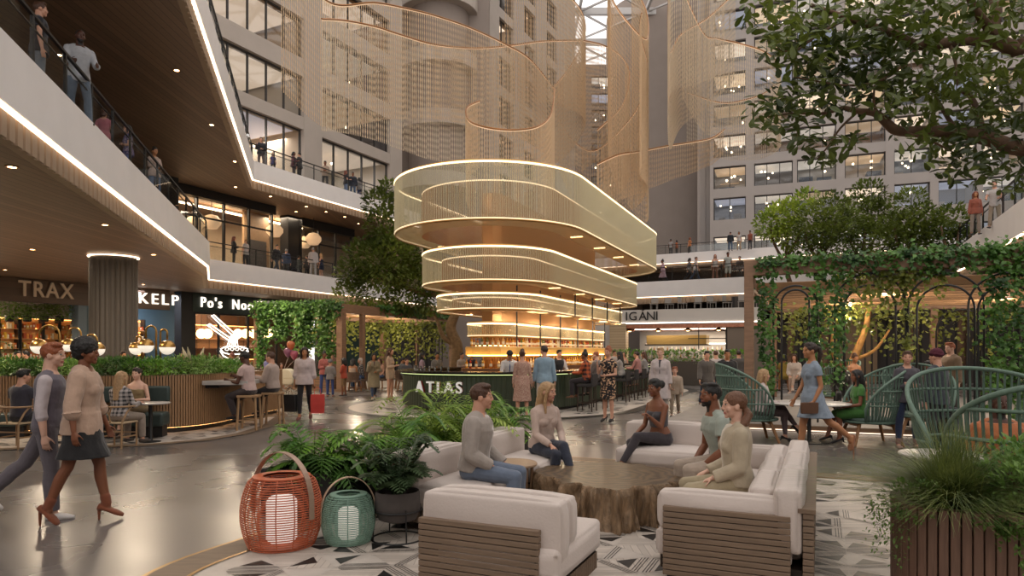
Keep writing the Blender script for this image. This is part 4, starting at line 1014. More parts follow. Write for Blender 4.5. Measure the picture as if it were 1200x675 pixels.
CREAM = mat('cream_wall', 'b8a48c', .7)
struct(ublk('wall_balcony_back', CREAM, -9, 30, 6.5, 6.7, Z2F, 10.46)); struct(ublk('wall_balcony_end', CREAM, 21, 21.2, -1.0, 6.5, Z2F, 10.44))
struct(ublk('column_black', DARKM, upx(357)+.2, upx(370)+.3, 1.6, 2.3, Z2F, 10.46)); struct(ublk('wall_oak_portal', OAKP, upx(328), upx(356), 3.0, 3.2, Z2F, 10.46))
struct(ublk('door_1', mat('grey_door', '4a4440', .5), upx(330), upx(352), 2.9, 3.0, Z2F, 8.7))
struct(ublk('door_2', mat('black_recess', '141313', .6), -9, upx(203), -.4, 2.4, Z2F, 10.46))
SHADE = sheer('paper_shade', 'f0dcc0', .05, .6)
for i, (px, py, off) in enumerate(((257, 262, 2.0), (277, 260, 2.0), (336, 270, 1.0), (381, 280, 1.0), (396, 284, 3.0))):
    s = upx(px); pt = q(s, off, 0); z = EYE+(HY-py)/F*pt.y
    o = empty('pendant_lamp', ['left of the two cream pendants behind the couple on the balcony', 'right of the two cream pendants behind the couple on the balcony', 'cream globe pendant hanging over the balcony left of the black pillar', 'cream globe pendant hanging right of the black balcony pillar', 'cream globe pendant deep in the second balcony shop'][i], 'pendant lamp', (pt.x, pt.y, z), 0, 'cream pendants on the left balcony')
    mb = MB(); mb.lathe([(.05, .42), (.3, .34), (.5, .1), (.5, -.12), (.3, -.38), (.08, -.42)], n=20); mb.build('shade', mat('woven_shade', 'd8b890', .7, emit='ffd0a0', estr=.35), o, smooth=True)
    mb = MB(); mb.cyl((0, 0, .4), (0, 0, 10.46-z), .02, n=6); mb.build('cord', DARKM, o)
struct(ublk('trim_7', emat('balcony_room_light', 'ffd8a8', 8), -6, 13, 3.4, 3.7, 10.2, 10.26))
# ---------------------------------------------------------------- IGANI pavilion and the walls behind on the right
ia, ib = V((6.1, 41.8, 0)), V((13.9, 38.5, 0)); it = (ib-ia).normalized(); inr = V((it.y, -it.x, 0)); IANG = math.atan2(it.y, it.x)
iq = lambda s, o, z: ia+it*s+inr*o+V((0, 0, z)); IL = (ib-ia).length
def iblk(name, m, spec, parent=None, o0=None):
    mb = MB()
    for (s0, s1, o0_, o1, z0, z1) in spec:
        mb.add([iq(s, o, z)-(o0 or V((0, 0, 0))) for z in (z0, z1) for (s, o) in ((s0, o0_), (s1, o0_), (s1, o1), (s0, o1))], [(0, 1, 2, 3), (7, 6, 5, 4), (0, 4, 5, 1), (1, 5, 6, 2), (2, 6, 7, 3), (3, 7, 4, 0)])
    return mb.build(name, m, parent)
sg = empty('shop_sign', 'long white restaurant fascia with widely spaced black letters', 'shop sign', iq(3, 0, 3.4)); o0 = sg.location
iblk('sign_board', mat('white_band', 'c8c2bc', .5), [(.2, IL+.15, -.3, 0, 3.42, 4.2)], sg, o0); iblk('light_strip', LEDW, [(.2, IL+.15, 0, .05, 3.36, 3.42)], sg, o0)
LB = mat('black_letters', '141414', .4)
def ipx(px): k = (px-HX)/F; return (k*ia.y-ia.x)/(it.x-k*it.y)
for ch, px in zip('IGANI', (734.5, 742, 753.5, 763, 770)):
    text('letter', ch, .74, .03, LB, sg, iq(ipx(px), .06, 3.80)-o0, Euler((pi/2, 0, IANG)))
mb = MB(); p = iq(ipx(753.8), .06, 4.14)-o0; mb.bar(p-it*.08, p+it*.06+V((0, 0, .06)), .05, .05); mb.build('accent', LB, sg)
struct(iblk('ceiling_restaurant', mat('copper_scales', '9a6650', .4, .4, bump=.8, var=.2, scale=9), [(.2, IL+1, -7, -.1, 3.1, 3.3)]))
struct(iblk('wall_restaurant_back', mat('white_tile', 'a9a8a8', .4, var=.05, scale=8), [(.2, IL, -7.2, -7, 0, 3.3)]))
struct(iblk('wall_restaurant_side', mat('taupe_panel', '75685c', .7), [(IL-1.7, IL+.6, -.5, -.2, 0, 3.42)])); struct(iblk('wall_restaurant_left', mat('white_wall', 'b8b2ae', .6), [(-3.2, .0, -.5, -.2, 0, 5.05)]))
struct(iblk('column_fluted_beige', stripemat('beige_rings', 'b09a7c', '8a7658', .16, .15, 'Z', .5, .05), [(-.1, .9, -.6, .1, 0, 3.4)]))
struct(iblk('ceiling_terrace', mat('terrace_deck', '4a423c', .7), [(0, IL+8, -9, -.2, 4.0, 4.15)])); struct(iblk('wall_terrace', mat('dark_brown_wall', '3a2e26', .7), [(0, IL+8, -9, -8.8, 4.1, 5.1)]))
hood = empty('extractor_hood', 'long brass hood over the open kitchen of the restaurant', 'hood', iq(4.2, -3, 2.4)); o0 = hood.location
iblk('hood_body', mat('ribbed_brass', '8a7448', .35, .7, bump=.4, scale=20), [(1.6, 5.3, -4, -2.6, 2.15, 2.72)], hood, o0); iblk('hood_rim', DARKM, [(1.5, 5.4, -4.05, -2.55, 2.08, 2.15)], hood, o0)
for i in range(4):
    s = 1.0+i*1.75; p = iq(s, -.5, 2.95); o = empty('heat_lamp', 'low copper lamp fixed to the restaurant ceiling edge', 'ceiling light', p, 0, 'copper lamps along the restaurant front')
    mb = MB(); mb.lathe([(.06, .16), (.12, .1), (.3, .02), (.3, -.01), (.26, -.01)], n=16); mb.build('shade', mat('copper', 'b0603c', .3, .9), o); mb = MB(); mb.ell((0, 0, 0), (.12, .12, .05)); mb.build('bulb', GLOBE, o)
for zi, z in enumerate((1.25, 1.75)):
    sh = tag(iblk('bottle_shelf', mat('steel_shelf', '77716b', .4, .5), [(.8, 6.4, -6.8, -6.5, z-.04, z)]), ['lower long steel shelf on the white kitchen wall', 'upper long steel shelf on the white kitchen wall'][zi], 'shelf')
    for i in range(18):
        p = iq(1.0+i*.3, -6.65, z); mb = MB(); mb.lathe([(.05, 0), (.055, .02), (.055, .17), (.02, .24), (.02, .3)], n=8)
        tag(mb.build('jar', [mat('jar_glass_%d' % (i % 3), ('c8bca8', '8a6a44', 'd8d2c8')[i % 3], .3)], loc=p), 'small jar on the long kitchen shelves of the restaurant', 'jar', 'jars on the kitchen shelves')
struct(iblk('trim_8', emat('kitchen_light', 'ffe8cc', 7), [(.8, 6.6, -6.6, -6.4, 2.2, 2.25), (1, IL-1, -2.2, -1.9, 3.06, 3.1)]))
# black frame shelf over the kitchen counter
fs = empty('pot_rack', 'black steel frame rack hanging over the restaurant pass', 'rack', iq(6.2, -1, 2.2)); o0 = fs.location
iblk('rack_bars', DARKM, [(4.4, 8.6, -1.3, -1.24, 2.9, 2.95), (4.4, 8.6, -1.3, -1.24, 2.45, 2.5), (5.0, 5.05, -1.3, -1.2, 1.8, 3.1), (8.0, 8.05, -1.3, -1.2, 1.4, 3.1), (6.6, 7.2, -1.5, -.9, 0, 3.1)], fs, o0)
for i in range(11):                                 # chairs on the roof terrace, seen as pale backs
    p = iq(2.4+i*.85, -1.0-.4*(i % 2), 4.15); o = empty('terrace_chair', 'pale chair on the dark roof terrace above the restaurant', 'chair', p, IANG+(i % 3)*.6, 'terrace chairs above the restaurant')
    a = MB(); a.box((0, 0, .45), (.42, .42, .04)); a.build('seat', mat('terrace_white', '9a938c', .5), o); a = MB(); a.box((0, .2, .7), (.42, .04, .35)); a.build('backrest', mat('terrace_white', '9a938c', .5), o)
    a = MB()
    for x in (-.18, .18):
        for y in (-.18, .18): a.bar((x, y, 0), (x, y, .45), .03)
    a.build('legs_frame', mat('terrace_white', '9a938c', .5), o)
# right hand ground floor backdrop behind the pergola
rb0 = V((13.5, 38.9, 0)); rb1 = rb0+V((.9116, -.411, 0))*30
mb = MB(); mb.bar(rb0+V((0, 3, 2.5)), rb1+V((0, 3, 2.5)), .3, 5.1); struct(mb.build('wall_right_back', stripemat('dark_slats', '3f3733', '1d1917', .5, .2, 'X', .6, .08)))
mb = MB(); mb.bar(rb0+V((.2, 1.5, 2.5))+it*4.8, rb0+V((.2, 1.5, 2.5))+it*7.0, .3, 5.1); struct(mb.build('wall_right_panel', mat('tan_panel', '8a7258', .7)))
# ---------------------------------------------------------------- the oval bar
GREENR = mat('green_lacquer', '333d2c', .45, var=.05, scale=2); TOPB = mat('black_stone_top', '191615', .25, var=.2, scale=4)
bar = empty('bar_counter', 'long oval bar counter with ribbed green front and black top', 'bar', (BC1.x, BC1.y, 0)); bo = bar.location.copy()
def sta(r, n=24): return [p-bo for p in stadium(BC1, BC2, r, n)]
out = resample(ccw(sta(2.72, 40)), .035, True); vs = []; N = len(out)
for z in (.10, 1.0):
    for k in range(N):
        t = (out[(k+1) % N]-out[k-1]).normalized(); nn = V((t.y, -t.x, 0)); p = out[k]+nn*(.03*abs(sin(pi*k/4))); vs.append(V((p.x, p.y, z)))
mb = MB(); mb.add(vs, [(k, (k+1) % N, N+(k+1) % N, N+k) for k in range(N)]); mb.build('ribbed_front', GREENR, bar, smooth=True)
def ringprism(name, ro, ri, z0, z1, m, parent, n=24, off=None):
    o = ccw(sta(ro, n)); i_ = ccw(sta(ri, n)); mb = MB(); k = len(o)
    for a in range(k):
        b_ = (a+1) % k
        for z, f in ((z0, 0), (z1, 1)): mb.quad(*[V((p.x, p.y, z)) for p in ((o[a], o[b_], i_[b_], i_[a]) if f else (o[a], i_[a], i_[b_], o[b_]))])
        mb.quad(V((o[a].x, o[a].y, z0)), V((o[b_].x, o[b_].y, z0)), V((o[b_].x, o[b_].y, z1)), V((o[a].x, o[a].y, z1))); mb.quad(V((i_[a].x, i_[a].y, z1)), V((i_[b_].x, i_[b_].y, z1)), V((i_[b_].x, i_[b_].y, z0)), V((i_[a].x, i_[a].y, z0)))
    return mb.build(name, m, parent)
ringprism('counter_top', 2.92, 2.25, 1.06, 1.13, TOPB, bar); ringprism('plinth', 2.6, 2.4, 0, .1, DARKM, bar); ringprism('light_strip', 2.82, 2.79, 1.04, 1.055, emat('bar_strip', 'd8e8a0', 1.6), bar); ringprism('work_top', 2.3, 1.75, .86, .9, mat('steel_top', '5a5550', .3, .6), bar); ringprism('inner_wall', 2.4, 2.36, 0, 1.06, DARKM, bar)
# letters on the curved end
sgn = empty('bar_sign', 'raised white and red letters on the curved green bar front', 'sign', (BC1.x, BC1.y, .7)); LW = mat('letter_white', 'd8d0c8', .4, emit='ffffff', estr=.25); LR = mat('letter_red', '8c2a20', .4)
for ch, px in zip('ATLAS', (492.5, 505, 515.5, 526.5, 538)):
    best = min((abs((BC1.x+cos(a)*2.8)/(BC1.y+sin(a)*2.8)*F+HX-px), a) for a in [R(160+k*.25) for k in range(600)])[1]
    nrm = V((cos(best), sin(best), 0)); p = nrm*2.82+V((0, 0, -.02)); rz = math.atan2(nrm.y, nrm.x)+pi/2
    text('letter', ch, .44, .03, LW, sgn, p, Euler((pi/2, 0, rz)), 1.0, .006); text('letter_return', ch, .44, .03, LR, sgn, p-nrm*.05, Euler((pi/2, 0, rz)), 1.0, .008)
# back bar
bb = empty('back_bar', 'central lit shelving of the bar under copper mesh panels', 'shelving', (BC1.x, BC1.y, 0)); COPM = sheer('copper_mesh', 'c09468', .22, .4); BRASS = mat('brass', 'b0884c', .3, .9)
ringprism('cabinet', .95, .2, 0, 1.18, mat('copper_cabinet', '7a5238', .4, .3, var=.1, scale=3), bb, 8); ringprism('shelf', .8, .1, 1.82, 1.85, mat('glass_shelf', 'c8b08a', .3), bb, 8); ringprism('shelf_front', .82, .78, 1.58, 1.82, sheer('lit_acrylic', 'e8d090', .3, .5), bb, 8)
ringprism('light_strip', .76, .70, 1.56, 1.6, emat('shelf_strip', 'ffc878', 12), bb, 8); ringprism('mirror', .30, .1, 1.18, 2.3, mat('bronze_mirror', '8a6038', .25, .7), bb, 8); ringprism('light_strip', .5, .44, 1.86, 1.88, emat('shelf_strip', 'ffc878', 12), bb, 8)
ringprism('core_panel', .34, .33, 2.2, 6.6, COPM, bb, 3); ringprism('core_panel', .18, .17, 1.9, 6.6, mat('copper_sheet', '9a6840', .45, .5), bb, 3)
BM = [mat('bottle_%d' % i, c, .15, alpha=.85) for i, c in enumerate(('b8702c', 'd8b070', '8a2c1c', 'd8d0b8', '5a6a34', 'c89030'))]
def bottle(p, m, hgt, label, group):
    mb = MB(); mb.lathe([(.038, 0), (.04, .01), (.04, hgt*.6), (.015, hgt*.75), (.015, hgt)], n=8); mb.lathe([(.042, hgt*.2), (.042, hgt*.45)], n=8, mi=1, cap=False)
    return tag(mb.build('bottle', [m, mat('bottle_label', 'd8cdb4', .6)], loc=p), label, 'bottle', group)
path = resample(ccw(stadium(BC1, BC2, .66, 8)), .17, True)
for p in path:
    if p.x*.9116-p.y*.411 < (BC1.x*.9116-BC1.y*.411)-.5: continue
    bottle(p+V((0, 0, 1.85)), RNG.choice(BM), .24+.1*RNG.random(), 'liquor bottle on the upper lit shelf behind the bar', 'bottles on the upper bar shelf')
path = resample(ccw(stadium(BC1, BC2, .85, 8)), .24, True)
for p in path:
    if p.x*.9116-p.y*.411 < (BC1.x*.9116-BC1.y*.411)-.6: continue
    bottle(p+V((0, 0, 1.18)), RNG.choice(BM), .26+.08*RNG.random(), 'liquor bottle standing on the low back counter of the bar', 'bottles on the back counter')
GL = glass('drink_glass', 'e8ece8', .6, .1)
for i in range(12):
    a = R(175+i*6); p = BC1+V((cos(a)*2.4, sin(a)*2.4, 1.13)); mb = MB(); mb.lathe([(.03, 0), (.032, .005), (.038, .14), (.035, .14), (.03, .012)], n=10); tag(mb.build('glass', GL, loc=p), 'clear drinking glass standing on the black bar top', 'glass', 'glasses on the bar')
# ---------------------------------------------------------------- tiered glass rings above
ROD = sheer('glass_rod', 'e4dcbc', .4, .5); SHEET = sheer('glass_sheet', 'd8d0b2', .70, .6); LEDR = emat('ring_led', 'ffe8b8', RINGE); COPR = sheer('copper_chain', 'b98860', .3, .35)
tiers = [('largest and highest oval glass ring chandelier over the bar', 3.0, 5.3, 6.83, .055), ('second oval glass ring chandelier below the largest one', 2.15, 3.73, 4.67, .055), ('third oval glass ring chandelier from the top', 1.7, 2.95, 3.38, .055), ('lowest and smallest oval glass ring just above the bottle shelves', .75, 2.18, 2.54, .06)]
for lab, r, z0, z1, st in tiers:
    o = empty('ring_chandelier', lab, 'chandelier', (BC1.x, BC1.y, z0), 0, 'oval glass rings over the bar'); BC2 = V((3.08, 29.9, 0)) if r == 1.7 else V((3.4, 30.6, 0)); pts = ccw(sta(r, 32)); H_ = z1-z0
    mb = MB(); k = len(pts)
    for a in range(k): b_ = (a+1) % k; mb.quad(V((pts[a].x, pts[a].y, 0)), V((pts[b_].x, pts[b_].y, 0)), V((pts[b_].x, pts[b_].y, H_)), V((pts[a].x, pts[a].y, H_)))
    mb.build('glass_sheet', SHEET, o)
    mb = MB()
    for p in resample(pts, st, True): mb.tube([V((p.x, p.y, .01)), V((p.x, p.y, H_-.01))], .009, 3, caps=False)
    mb.build('glass_rods', ROD, o)
    mb = MB(); mb.tube([V((p.x, p.y, H_)) for p in pts], .028, 6, closed=True); mb.build('top_light', LEDR, o)
    mb = MB(); mb.tube([V((p.x, p.y, 0)) for p in pts], .016, 6, closed=True); mb.build('lower_light', emat('ring_led_low', 'ffe4b8', RINGE*.5), o)
    mb = MB(); q_ = ccw(sta(r-.02, 32)); mb.tube([V((p.x, p.y, H_+.04)) for p in q_], .03, 4, closed=True); mb.tube([V((p.x, p.y, -.035)) for p in q_], .022, 4, closed=True); mb.build('rim', BRASS, o)
    if r > 1:
        mb = MB(); i_ = ccw(sta(r*.72, 32))
        for a in range(k): b_ = (a+1) % k; mb.quad(*[V((p.x, p.y, -.06)) for p in (pts[a], pts[b_], i_[b_], i_[a])])
        mb.build('base_flange', sheer('flange', 'b89a70', .35, .4), o)
        mb = MB(); q_ = ccw(sta(r*.72, 32)); zz = H_*.8
        for p in resample(q_, .05, True): mb.tube([V((p.x, p.y, -.05)), V((p.x, p.y, zz))], .012, 3, caps=False)
        mb.build('copper_chains', COPR, o); mb = MB(); mb.tube([V((p.x, p.y, zz)) for p in q_], .022, 6, closed=True); mb.build('inner_light', emat('ring_led_low', 'ffe4b8', RINGE*.5), o)
        for f in (.1, .35, .6, .85):              # black rods and small lamps
            p = BC1.lerp(BC2, f)-bo
            for sd in (1, -1):
                mb = MB(); c = p+VX*(sd*r*.86); mb.bar(c+VX*.3*sd*-1+V((0, 0, -.03)), c+VX*.08+V((0, 0, -.03)), .06, .03); mb.build('lamp_bar', GLOBE, o)
BC2 = V((3.4, 30.6, 0))
for i, f in enumerate((.02, .22, .42, .62, .82, 1.0)):
    p = BC1.lerp(BC2, f)+VX*.78; mb = MB(); mb.bar(p+V((0, 0, 1.18)), p+V((0, 0, 3.75)), .045, .045, up=V((1, 0, 0))); tag(mb.build('hanger_rod', DARKM), 'black upright rod holding the bar tiers', 'rod', 'black rods of the bar tiers')
for i, f in enumerate((.3, .5, .7, .9)):
    p = BC1.lerp(BC2, f)+VX*1.75; mb = MB(); mb.bar(p+V((0, 0, 2.9)), p+V((0, 0, 3.8)), .045, .045, up=V((1, 0, 0))); tag(mb.build('hanger_rod', DARKM), 'short black rod between the second and third glass rings', 'rod', 'black rods between the rings')
# ---------------------------------------------------------------- bar chairs along the right side
CH = mat('stool_fabric', '2e2a2a', .8); LEGM = mat('stool_leg', '3a2a20', .5)
def barchair(p, rz, label):
    o = empty('bar_chair', label, 'bar stool', p, rz, 'dark bar chairs along the counter')
    a = MB(); a.box((0, 0, .74), (.48, .46, .09)); a.build('seat', CH, o, bevel=.03); a = MB(); a.box((0, -.22, .90), (.5, .06, .34)); a.build('backrest', CH, o, bevel=.02)
    for x in (-.2, .2):
        for y in (-.19, .19): a = MB(); a.bar((x, y, .7), (x*1.12, y*1.12, 0), .028); a.build('leg', LEGM, o)
    a = MB()
    for (x0, y0, x1, y1) in ((-.21, .2, .21, .2), (-.21, -.2, .21, -.2), (-.21, -.2, -.21, .2), (.21, -.2, .21, .2)): a.bar((x0, y0, .25), (x1, y1, .25), .02)
    a.build('footrest', LEGM, o); return o
BARCH = []
sl = ['nearest bar chair with a dark back, beside the woman in stripes', 'second bar chair from the near end of the long side', 'third bar chair along the counter behind the floral dress', 'fourth bar chair along the counter', 'fifth bar chair along the counter', 'sixth bar chair along the counter', 'farthest bar chair beside the white blazer']
for i, f in enumerate((-.08, .03, .30, .42, .54, .66, .78)):
    p = BC1.lerp(BC2, f)+VX*3.38; BARCH.append(p); barchair(p, math.atan2(-(-VX.x), -VX.y), sl[i])
# ---------------------------------------------------------------- hanging chain curtains
CHAIN = sheer('gold_chain', 'ecd2b0', .0, .3); CHAIN2 = sheer('pale_chain', 'ecdcc4', .0, .3); RAILM = mat('curtain_rail', 'a8784c', .35, .8); RLED = emat('rail_glow', 'ffdcb8', .3)
def curtain(label, rail, L0, L1, mats=CHAIN, step=.105, w=.024):
    rail = spline(rail, 14); o0 = V(rail[0]); o = empty('chain_curtain', label, 'chain curtain', o0, 0, 'swirling chain curtains under the roof'); o['kind'] = 'stuff'
    mb = MB(); pts = resample(rail, step); n = len(pts); rg = random.Random(n)
    for i, p in enumerate(pts):
        t = i/max(1, n-1); L = L0+(L1-L0)*t; q_ = p-o0; nb_ = max(2, int(L/.13)); mb.tube([q_-V((0, 0, L*j/nb_)) for j in range(nb_+1)], [w if j % 2 else w*.35 for j in range(nb_+1)], 3, caps=False)
    mb.build('chains', mats, o)
    mb = MB(); mb.tube([p-o0 for p in rail], .035, 6); mb.build('rail', RAILM, o); mb = MB(); mb.tube([p-o0-V((0, 0, .06)) for p in rail], .02, 4); mb.build('rail_light', RLED, o)
    return o
C = P
curtain('upper left chain curtain sweeping down from the top of the frame to a point', [C(330, -60, 25), C(385, 2, 27), C(440, 3, 28.5), (C(482, 11, 30)), C(513, 19, 31), C(553, 33, 32.5), C(595, 53, 34), C(622, 70, 35.5), C(648, 102, 38)], 5.2, 4.2)
curtain('upper chain curtain looping round to the right behind the first', [C(648, 102, 38), C(665, 82, 40), C(681, 55, 41), C(686, 30, 40), C(676, 5, 38), C(640, -25, 36), C(590, -40, 35)], 4.4, 7)
curtain('lower left chain curtain with a gently curved rail across the facade', [C(377, 22, 25), C(405, 24, 26.5), C(440, 31, 28), C(468, 40, 29), C(510, 52, 31), C(558, 56, 33), C(598, 53, 35), C(637, 48, 37), C(682, 47, 39)], 4.1, 7.2, CHAIN2)
curtain('chain curtain curling round the skylight and dropping to the right', [C(682, 47, 39), C(705, 52, 40.5), C(725, 63, 41), C(736, 79, 41), C(737, 98, 40.5), C(728, 125, 39.5), C(700, 152, 38)], 7.5, 4.0)
curtain('drum shaped chain curtain hanging right above the top glass ring', [C(562, 118, 31), C(549, 124, 30), C(546, 132, 29), C(552, 143, 28.2), C(575, 150, 28), C(605, 152, 28.5), C(632, 147, 29.5), C(646, 132, 31), C(650, 104, 33)], 3.0, 5.5)
curtain('narrow twisted chain curtain falling in the middle of the atrium', [C(712, -40, 36), C(716, -5, 36), C(735, 25, 35.5), C(758, 45, 36), C(757, 12, 38), C(740, -20, 39)], 9.0, 10.5)
curtain('wide chain curtain falling between the middle swirls', [C(752, 15, 33), C(750, 40, 34), C(758, 80, 36), C(745, 130, 38), C(700, 175, 40), C(672, 165, 41), C(655, 140, 40)], 7.5, 3.0)
curtain('tall chain curtain forming the right hand tube above the balconies', [C(850, -40, 33), C(815, -30, 32), C(788, -20, 32.5), C(783, 10, 34), C(785, 60, 35.5), C(798, 40, 37), C(830, 20, 38), C(862, -10, 39)], 5.2, 5.0, CHAIN2)
curtain('right hand chain curtain with a looping rail beside the tree', [C(800, -12, 35), C(824, 38, 36), C(842, 45, 36.5), C(868, 51, 37), C(895, 60, 37), C(912, 74, 38), C(914, 88, 39.5), C(900, 106, 41), C(876, 116, 42), C(845, 120, 43), C(805, 108, 43)], 5.6, 3.2, CHAIN2)
curtain('lowest right chain curtain with a rising rail near the plain shaft', [C(700, 192, 34), C(725, 181, 35), C(750, 177, 36), C(780, 171, 37), C(812, 166, 38), C(835, 161, 39), C(849, 151, 39.5)], 2.6, 1.4)
# ---------------------------------------------------------------- lounge furniture
ROT0 = UANG-pi/2
FAB = mat('cream_upholstery', 'c6b9b1', .85, var=.03, scale=3, sheen=.25, bump=.12, bscale=60)
SLATW = mat('teak_slats', '786452', .55, var=.14, scale=4, stretch=(1, 12, 12)); SLATB = mat('teak_dark_gap', '2a1f18', .7)
SEAM = mat('seam_piping', 'b5a9a0', .85)
def cushion(name, c, size, parent, r=.05, puff=.018, seam=True):
    me = bmesh.new(); bmesh.ops.create_cube(me, size=1.0)
    bmesh.ops.subdivide_edges(me, edges=me.edges[:], cuts=5, use_grid_fill=True)
    sx, sy, sz = size
    for v in me.verts:
        x, y, z = v.co*2; v.co = V((x*sx/2, y*sy/2, z*sz/2))
        f = (1-x**4)*(1-y**4) if abs(abs(z)-1) < 1e-4 else ((1-x**4)*(1-z**4) if abs(abs(y)-1) < 1e-4 else (1-y**4)*(1-z**4))
        n = V((x if abs(abs(x)-1) < 1e-4 else 0, y if abs(abs(y)-1) < 1e-4 else 0, z if abs(abs(z)-1) < 1e-4 else 0))
        if n.length > 0: v.co += n.normalized()*puff*f
    sharp = [e for e in me.edges if len(e.link_faces) == 2 and e.calc_face_angle(0) > 1.0]
    bmesh.ops.bevel(me, geom=sharp, offset=r, segments=4, profile=.5, affect='EDGES', clamp_overlap=True)
    m = bpy.data.meshes.new(name); me.to_mesh(m); me.free(); m.materials.append(FAB); m.polygons.foreach_set('use_smooth', [True]*len(m.polygons))
    o = bpy.data.objects.new(name, m); COL.objects.link(o); o.parent = parent; o.location = c
    if seam:
        s = MB(); x, y, z = sx/2-r*.3, sy/2-r*.3, sz/2-r*.3
        if sz <= min(sx, sy): loop = [(x, y, z), (-x, y, z), (-x, -y, z), (x, -y, z)]
        elif sy <= sx: loop = [(x, -y, z), (-x, -y, z), (-x, -y, -z), (x, -y, -z)]
        else: loop = [(-x, y, z), (-x, -y, z), (-x, -y, -z), (-x, y, -z)]
        s.tube(roundpoly(loop, r*.9, 5) if sz <= min(sx, sy) else loop, .004, 5, closed=True); so = s.build('seam', SEAM, o)
    return o
def slatpanel(name, parent, a, b, z0, z1, th=.05, n=11):        # horizontal boards
    mb = MB(); a, b = V(a), V(b); d = (b-a).normalized(); hgt = (z1-z0)/n
    for i in range(n):
        z = z0+hgt*(i+.5); mb.bar(a+V((0, 0, z)), b+V((0, 0, z)), th, hgt*.86, up=V((0, 0, 1)))
    o = mb.build(name, SLATW, parent, bevel=.003, seg=1)
    m2 = MB(); m2.bar(a+d*.02+V((0, 0, (z0+z1)/2)), b-d*.02+V((0, 0, (z0+z1)/2)), th*.5, z1-z0-.02, up=V((0, 0, 1))); m2.build('panel_core', SLATB, o); return o
def basefront(parent, a, b, z0, z1, n=None):                    # upright slats of the base
    a, b = V(a), V(b); L = (b-a).length; n = n or max(4, int(L/.035)); mb = MB()
    for i in range(n):
        p = a.lerp(b, (i+.5)/n); mb.bar(p+V((0, 0, z0)), p+V((0, 0, z1)), L/n*.72, .03, up=(b-a).normalized().cross(V((0, 0, 1))))
    o = mb.build('base_slats', SLATW, parent); m2 = MB(); m2.bar(a+V((0, 0, (z0+z1)/2)), b+V((0, 0, (z0+z1)/2)), .02, z1-z0, up=V((0, 0, 1))); m2.build('base_core', SLATB, o)
def lounge_chair(label, u, v, rot, w_=1.0, d_=.95):              # local: faces +y, centre at origin
    o = empty('lounge_chair', label, 'armchair', uvp(u, v), ROT0+rot, 'cream lounge seats on the tiled floor')
    x, y = w_/2, d_/2
    slatpanel('back_panel', o, (-x, -y+.03, 0), (x-.12, -y+.03, 0), .07, .565, .05, 12)
    for a, b in (((-x+.03, y-.04, 0), (x-.03, y-.04, 0)), ((x-.03, -y+.1, 0), (x-.03, y-.04, 0)), ((-x+.03, -y+.1, 0), (-x+.03, y-.04, 0))): basefront(o, a, b, .09, .21)
    m = MB(); m.box((0, .02, .17), (w_-.08, d_-.1, .06)); m.build('seat_deck', SLATB, o)
    for sx in (-1, 1):
        for sy in (-1, 1): m = MB(); m.box((sx*(x-.1), sy*(y-.12), .06), (.06, .06, .12)); m.build('foot', DARKM, o)
    cushion('seat_cushion', (0, .02, .335), (w_, d_-.02, .22), o, .055)
    cushion('back_cushion', (.0, -y+.15, .52), (w_, .17, .42), o, .05); cushion('back_cushion', (.012, -y+.31, .575), (w_-.02, .15, .31), o, .05)
    return o
lounge_chair('cream lounge chair nearest the camera, its slatted wooden back towards us', 4.44, -1.99, 0)
lounge_chair('cream lounge chair beside the dark potted plant where the man in the cardigan sits', 5.92, -3.32, -pi/2, .96)
lounge_chair('cream lounge chair under the blonde woman beside the palm leaves', 7.5, -3.32, -pi/2, .98)
lounge_chair('far cream lounge chair under the woman with crossed legs', 9.08, -1.89, pi, 1.05)
# long sofa on the right
so = empty('sofa', 'long cream sofa with slatted wooden arms and two seated people', 'sofa', uvp(6.44, -.58), ROT0)
hu, hv = 1.45, .52
slatpanel('arm_panel', so, (-hv+.06, -hu, 0), (hv-.12, -hu, 0), .07, .575, .05, 12); slatpanel('arm_panel', so, (-hv+.06, hu, 0), (hv-.12, hu, 0), .07, .575, .05, 12)
for i in range(3):
    y0 = -hu+.0+i*(2*hu/3); slatpanel('back_panel', so, (hv-.01, y0+.01, 0), (hv-.01, y0+2*hu/3-.01, 0), .07, .60, .07, 12)
m = MB(); m.box((hv-.02, 0, .615), (.11, 2*hu, .03)); m.build('top_rail', SLATW, so)
basefront(so, (-hv+.03, -hu+.1, 0), (-hv+.03, hu-.1, 0), .09, .21); m = MB(); m.box((0, 0, .17), (2*hv-.1, 2*hu-.1, .06)); m.build('seat_deck', SLATB, so)
for sx in (-1, 1):
    for sy in (-1, 1): m = MB(); m.box((sx*(hv-.1), sy*(hu-.12), .06), (.06, .06, .12)); m.build('foot', DARKM, so)
for i in range(3): cushion('seat_cushion', (-.02, -hu+.20+(2*hu-.36)/3*(i+.5)-.02, .335), (2*hv-.06, (2*hu-.36)/3-.005, .22), so, .05)
cushion('arm_cushion', (-.06, -hu+.1, .535), (2*hv-.16, .16, .27), so, .05); cushion('arm_cushion', (-.06, hu-.1, .535), (2*hv-.16, .16, .27), so, .05)
cushion('arm_front', (-.06, -hu+.1, .3), (2*hv-.14, .155, .2), so, .05)
for i in range(3):
    L = (2*hu)/3; y = -hu+L*(i+.5); cushion('back_bolster', (hv-.14, y, .53), (.18, L-.004, .44), so, .06)
for i in range(3):
    L = (2*hu-.42)/3; y = -hu+.21+L*(i+.5); cushion('back_cushion', (hv-.32, y, .56), (.17, L-.01, .30), so, .07, .03)
